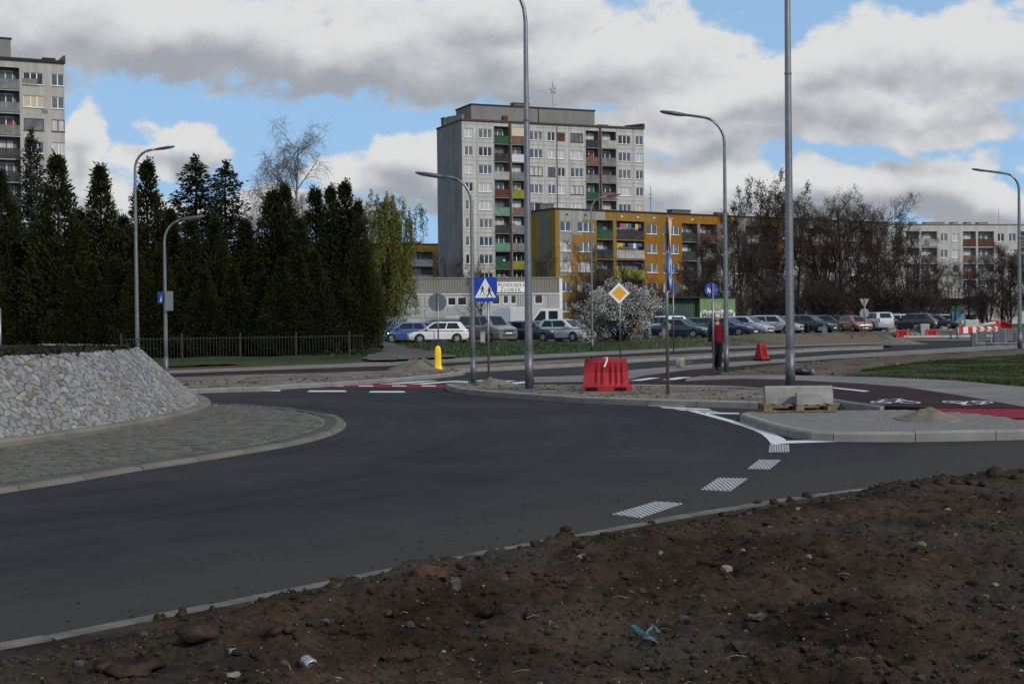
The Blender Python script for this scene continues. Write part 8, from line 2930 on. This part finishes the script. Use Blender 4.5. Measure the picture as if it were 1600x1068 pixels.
# faces the camera (-y), mid-stride, left leg (image right) forward; 1.74 m tall
B = [(0, 0, .93, .14, .11), (0, .005, 1.08, .145, .105), (0, .01, 1.26, .165, .11), (0, .012, 1.40, .13, .085), (0, 0, 1.475, .058, .06), (0, -.015, 1.54, .054, .058),
     # image-right arm (his left)
     (.17, .01, 1.40, .062, .062), (.225, .02, 1.14, .048, .048), (.235, -.02, .90, .034, .034), (.237, -.03, .84, .036, .022),
     (-.17, .01, 1.40, .062, .062), (-.225, .03, 1.14, .048, .048), (-.22, .06, .91, .034, .034), (-.22, .062, .85, .036, .022),
     # legs
     (.085, 0, .86, .098, .10), (.075, -.06, .48, .066, .07), (.055, -.10, .10, .045, .048), (-.085, 0, .86, .098, .10), (-.065, -.02, .48, .066, .07), (-.02, .12, .12, .045, .048)]
E_ = [(0, 1), (1, 2), (2, 3), (3, 4), (4, 5), (3, 6), (6, 7), (7, 8), (8, 9), (3, 10), (10, 11), (11, 12), (12, 13), (0, 14), (14, 15), (15, 16), (0, 17), (17, 18), (18, 19)]
for side, hx, hy, hz, hi in ((1, .237, -.03, .84, 9), (-1, -.22, .062, .85, 13)):
    for f, (ox, l) in enumerate(((-.026, .062), (-.009, .072), (.009, .068), (.025, .054))):
        i0 = len(B)
        B.append((hx, hy + ox, hz - .035, .0095, .0095)); B.append((hx + .003 * side, hy + ox * 1.05 - .004, hz - .035 - l * .55, .0085, .0085)); B.append((hx - .006 * side, hy + ox - .010, hz - .035 - l, .0072, .0072))
        E_ += [(hi, i0), (i0, i0 + 1), (i0 + 1, i0 + 2)]
    i0 = len(B)
    B.append((hx - .004 * side, hy - .035, hz - .012, .0105, .0105)); B.append((hx - .008 * side, hy - .048, hz - .05, .009, .009))
    E_ += [(hi, i0), (i0, i0 + 1)]
body = skin_mesh('body', B, E_, SKIN, man, 1)
# head turned to the picture's left
head = bpy.data.meshes.new('head')
bm = bmesh.new()
bmesh.ops.create_uvsphere(bm, u_segments=20, v_segments=16, radius=1)
for v_ in bm.verts:
    x, y, z = v_.co
    jaw = 1 - .26 * max(0, -z) ** 1.2
    v_.co = Vector((x * .076 * jaw, y * .098 * (1 - .10 * max(0, -z)), z * .122))
    if y < -.2:
        v_.co.y += .006 * max(0, -z - .2)
    if y < -.8 and -.35 < z < .05 and abs(x) < .22:
        v_.co.y -= .022 * (1 - abs(x) / .3)                # nose
    if y < -.6 and .02 < z < .25 and .15 < abs(x) < .6:
        v_.co.y += .008                                    # eye sockets
    if y < -.7 and -.62 < z < -.42 and abs(x) < .4:
        v_.co.y -= .004                                    # lips
bm.to_mesh(head); bm.free()
head.materials.append(SKIN)
head.polygons.foreach_set('use_smooth', [True] * len(head.polygons))
hd = link('head', head, man, loc=(-.005, -.03, 1.635), rot=(R(8), 0, R(-38)))
mb = MB()
for s_ in (-1, 1):
    mb.lathe([(.006, -.012), (.024, -.008), (.026, .002), (.012, .010)], 10, 0, 'x', (s_ * .077, .005, -.005))
mb.build('ears', SKIN, hd, True)
mb = MB()
for s_ in (-1, 1):
    mb.lathe([(.002, -.092), (.011, -.086), (.011, -.078)], 8, 0, 'y', (s_ * .03, 0, .018))
mb.build('eyes', mat('eye_dark', (.03, .025, .02), .3), hd)
mb = MB(); mb.box(-.022, .022, -.094, -.085, -.062, -.056); mb.build('mouth', mat('lips', (.25, .10, .08), .6), hd)
hv = bpy.data.meshes.new('hair')
bm = bmesh.new()
bmesh.ops.create_uvsphere(bm, u_segments=20, v_segments=14, radius=1)
dele = [v_ for v_ in bm.verts if (v_.co.z < .28 and v_.co.y < .05) or v_.co.z < -.35 or (v_.co.y < -.62 and v_.co.z < .45)]
bmesh.ops.delete(bm, geom=dele, context='VERTS')
for v_ in bm.verts:
    n_ = .985 + .05 * math.sin(v_.co.x * 17 + v_.co.z * 23) * .5
    v_.co = Vector((v_.co.x * .084 * n_, v_.co.y * .106 * n_, v_.co.z * .131 * n_))
bm.to_mesh(hv); bm.free()
hv.materials.append(HAIR)
hv.polygons.foreach_set('use_smooth', [True] * len(hv.polygons))
link('hair', hv, hd)
skin_mesh('waistcoat', [(0, 0, .80, .20, .155), (0, 0, .90, .20, .155), (0, .0, 1.02, .192, .15), (0, .005, 1.22, .205, .15), (0, .012, 1.38, .19, .125), (0, .005, 1.49, .075, .08), (.15, .012, 1.40, .09, .09), (-.15, .012, 1.40, .09, .09)],
          [(0, 1), (1, 2), (2, 3), (3, 4), (4, 5), (4, 6), (4, 7)], VEST, man, 1)
for s_, hy0, hy1 in ((1, .02, -.02), (-1, .03, .06)):
    skin_mesh('sleeve', [(s_ * .10, .012, 1.43, .075, .075), (s_ * .185, .01, 1.405, .088, .088), (s_ * .222, .015, 1.28, .074, .074), (s_ * .238, hy0, 1.13, .066, .066), (s_ * .245, (hy0 + hy1) / 2, 1.0, .058, .058), (s_ * .236, hy1, .865, .052, .052)], [(0, 1), (1, 2), (2, 3), (3, 4), (4, 5)], SLEEVE, man, 1)
skin_mesh('trousers', [(0, .0, 1.0, .155, .125), (0, .0, .9, .165, .13), (.088, 0, .80, .112, .116), (.085, -.03, .64, .096, .10), (.077, -.06, .46, .082, .086), (.066, -.08, .27, .072, .076), (.056, -.10, .02, .070, .074), (-.088, 0, .80, .112, .116), (-.08, -.005, .64, .096, .10), (-.066, -.02, .46, .082, .086), (-.045, .05, .27, .072, .076), (-.022, .12, .03, .070, .074)],
          [(0, 1), (1, 2), (2, 3), (3, 4), (4, 5), (5, 6), (1, 7), (7, 8), (8, 9), (9, 10), (10, 11)], TROUSER, man, 1)
for x, y, a in ((.054, -.13, -4), (-.02, .10, 6)):
    mb = MB()
    mb.loft([[(.038 * math.cos(k), -.02 + .135 * math.sin(k) * 1.0, z) if z < .05 else (.034 * math.cos(k), .02 + .075 * math.sin(k), z) for k in [i * 2 * math.pi / 14 for i in range(14)]] for z in (.0, .022, .045, .085)], True, True)
    mb.build('shoe', SHOE, man, True, loc=(x, y, .0), rot=(0, 0, R(a)))
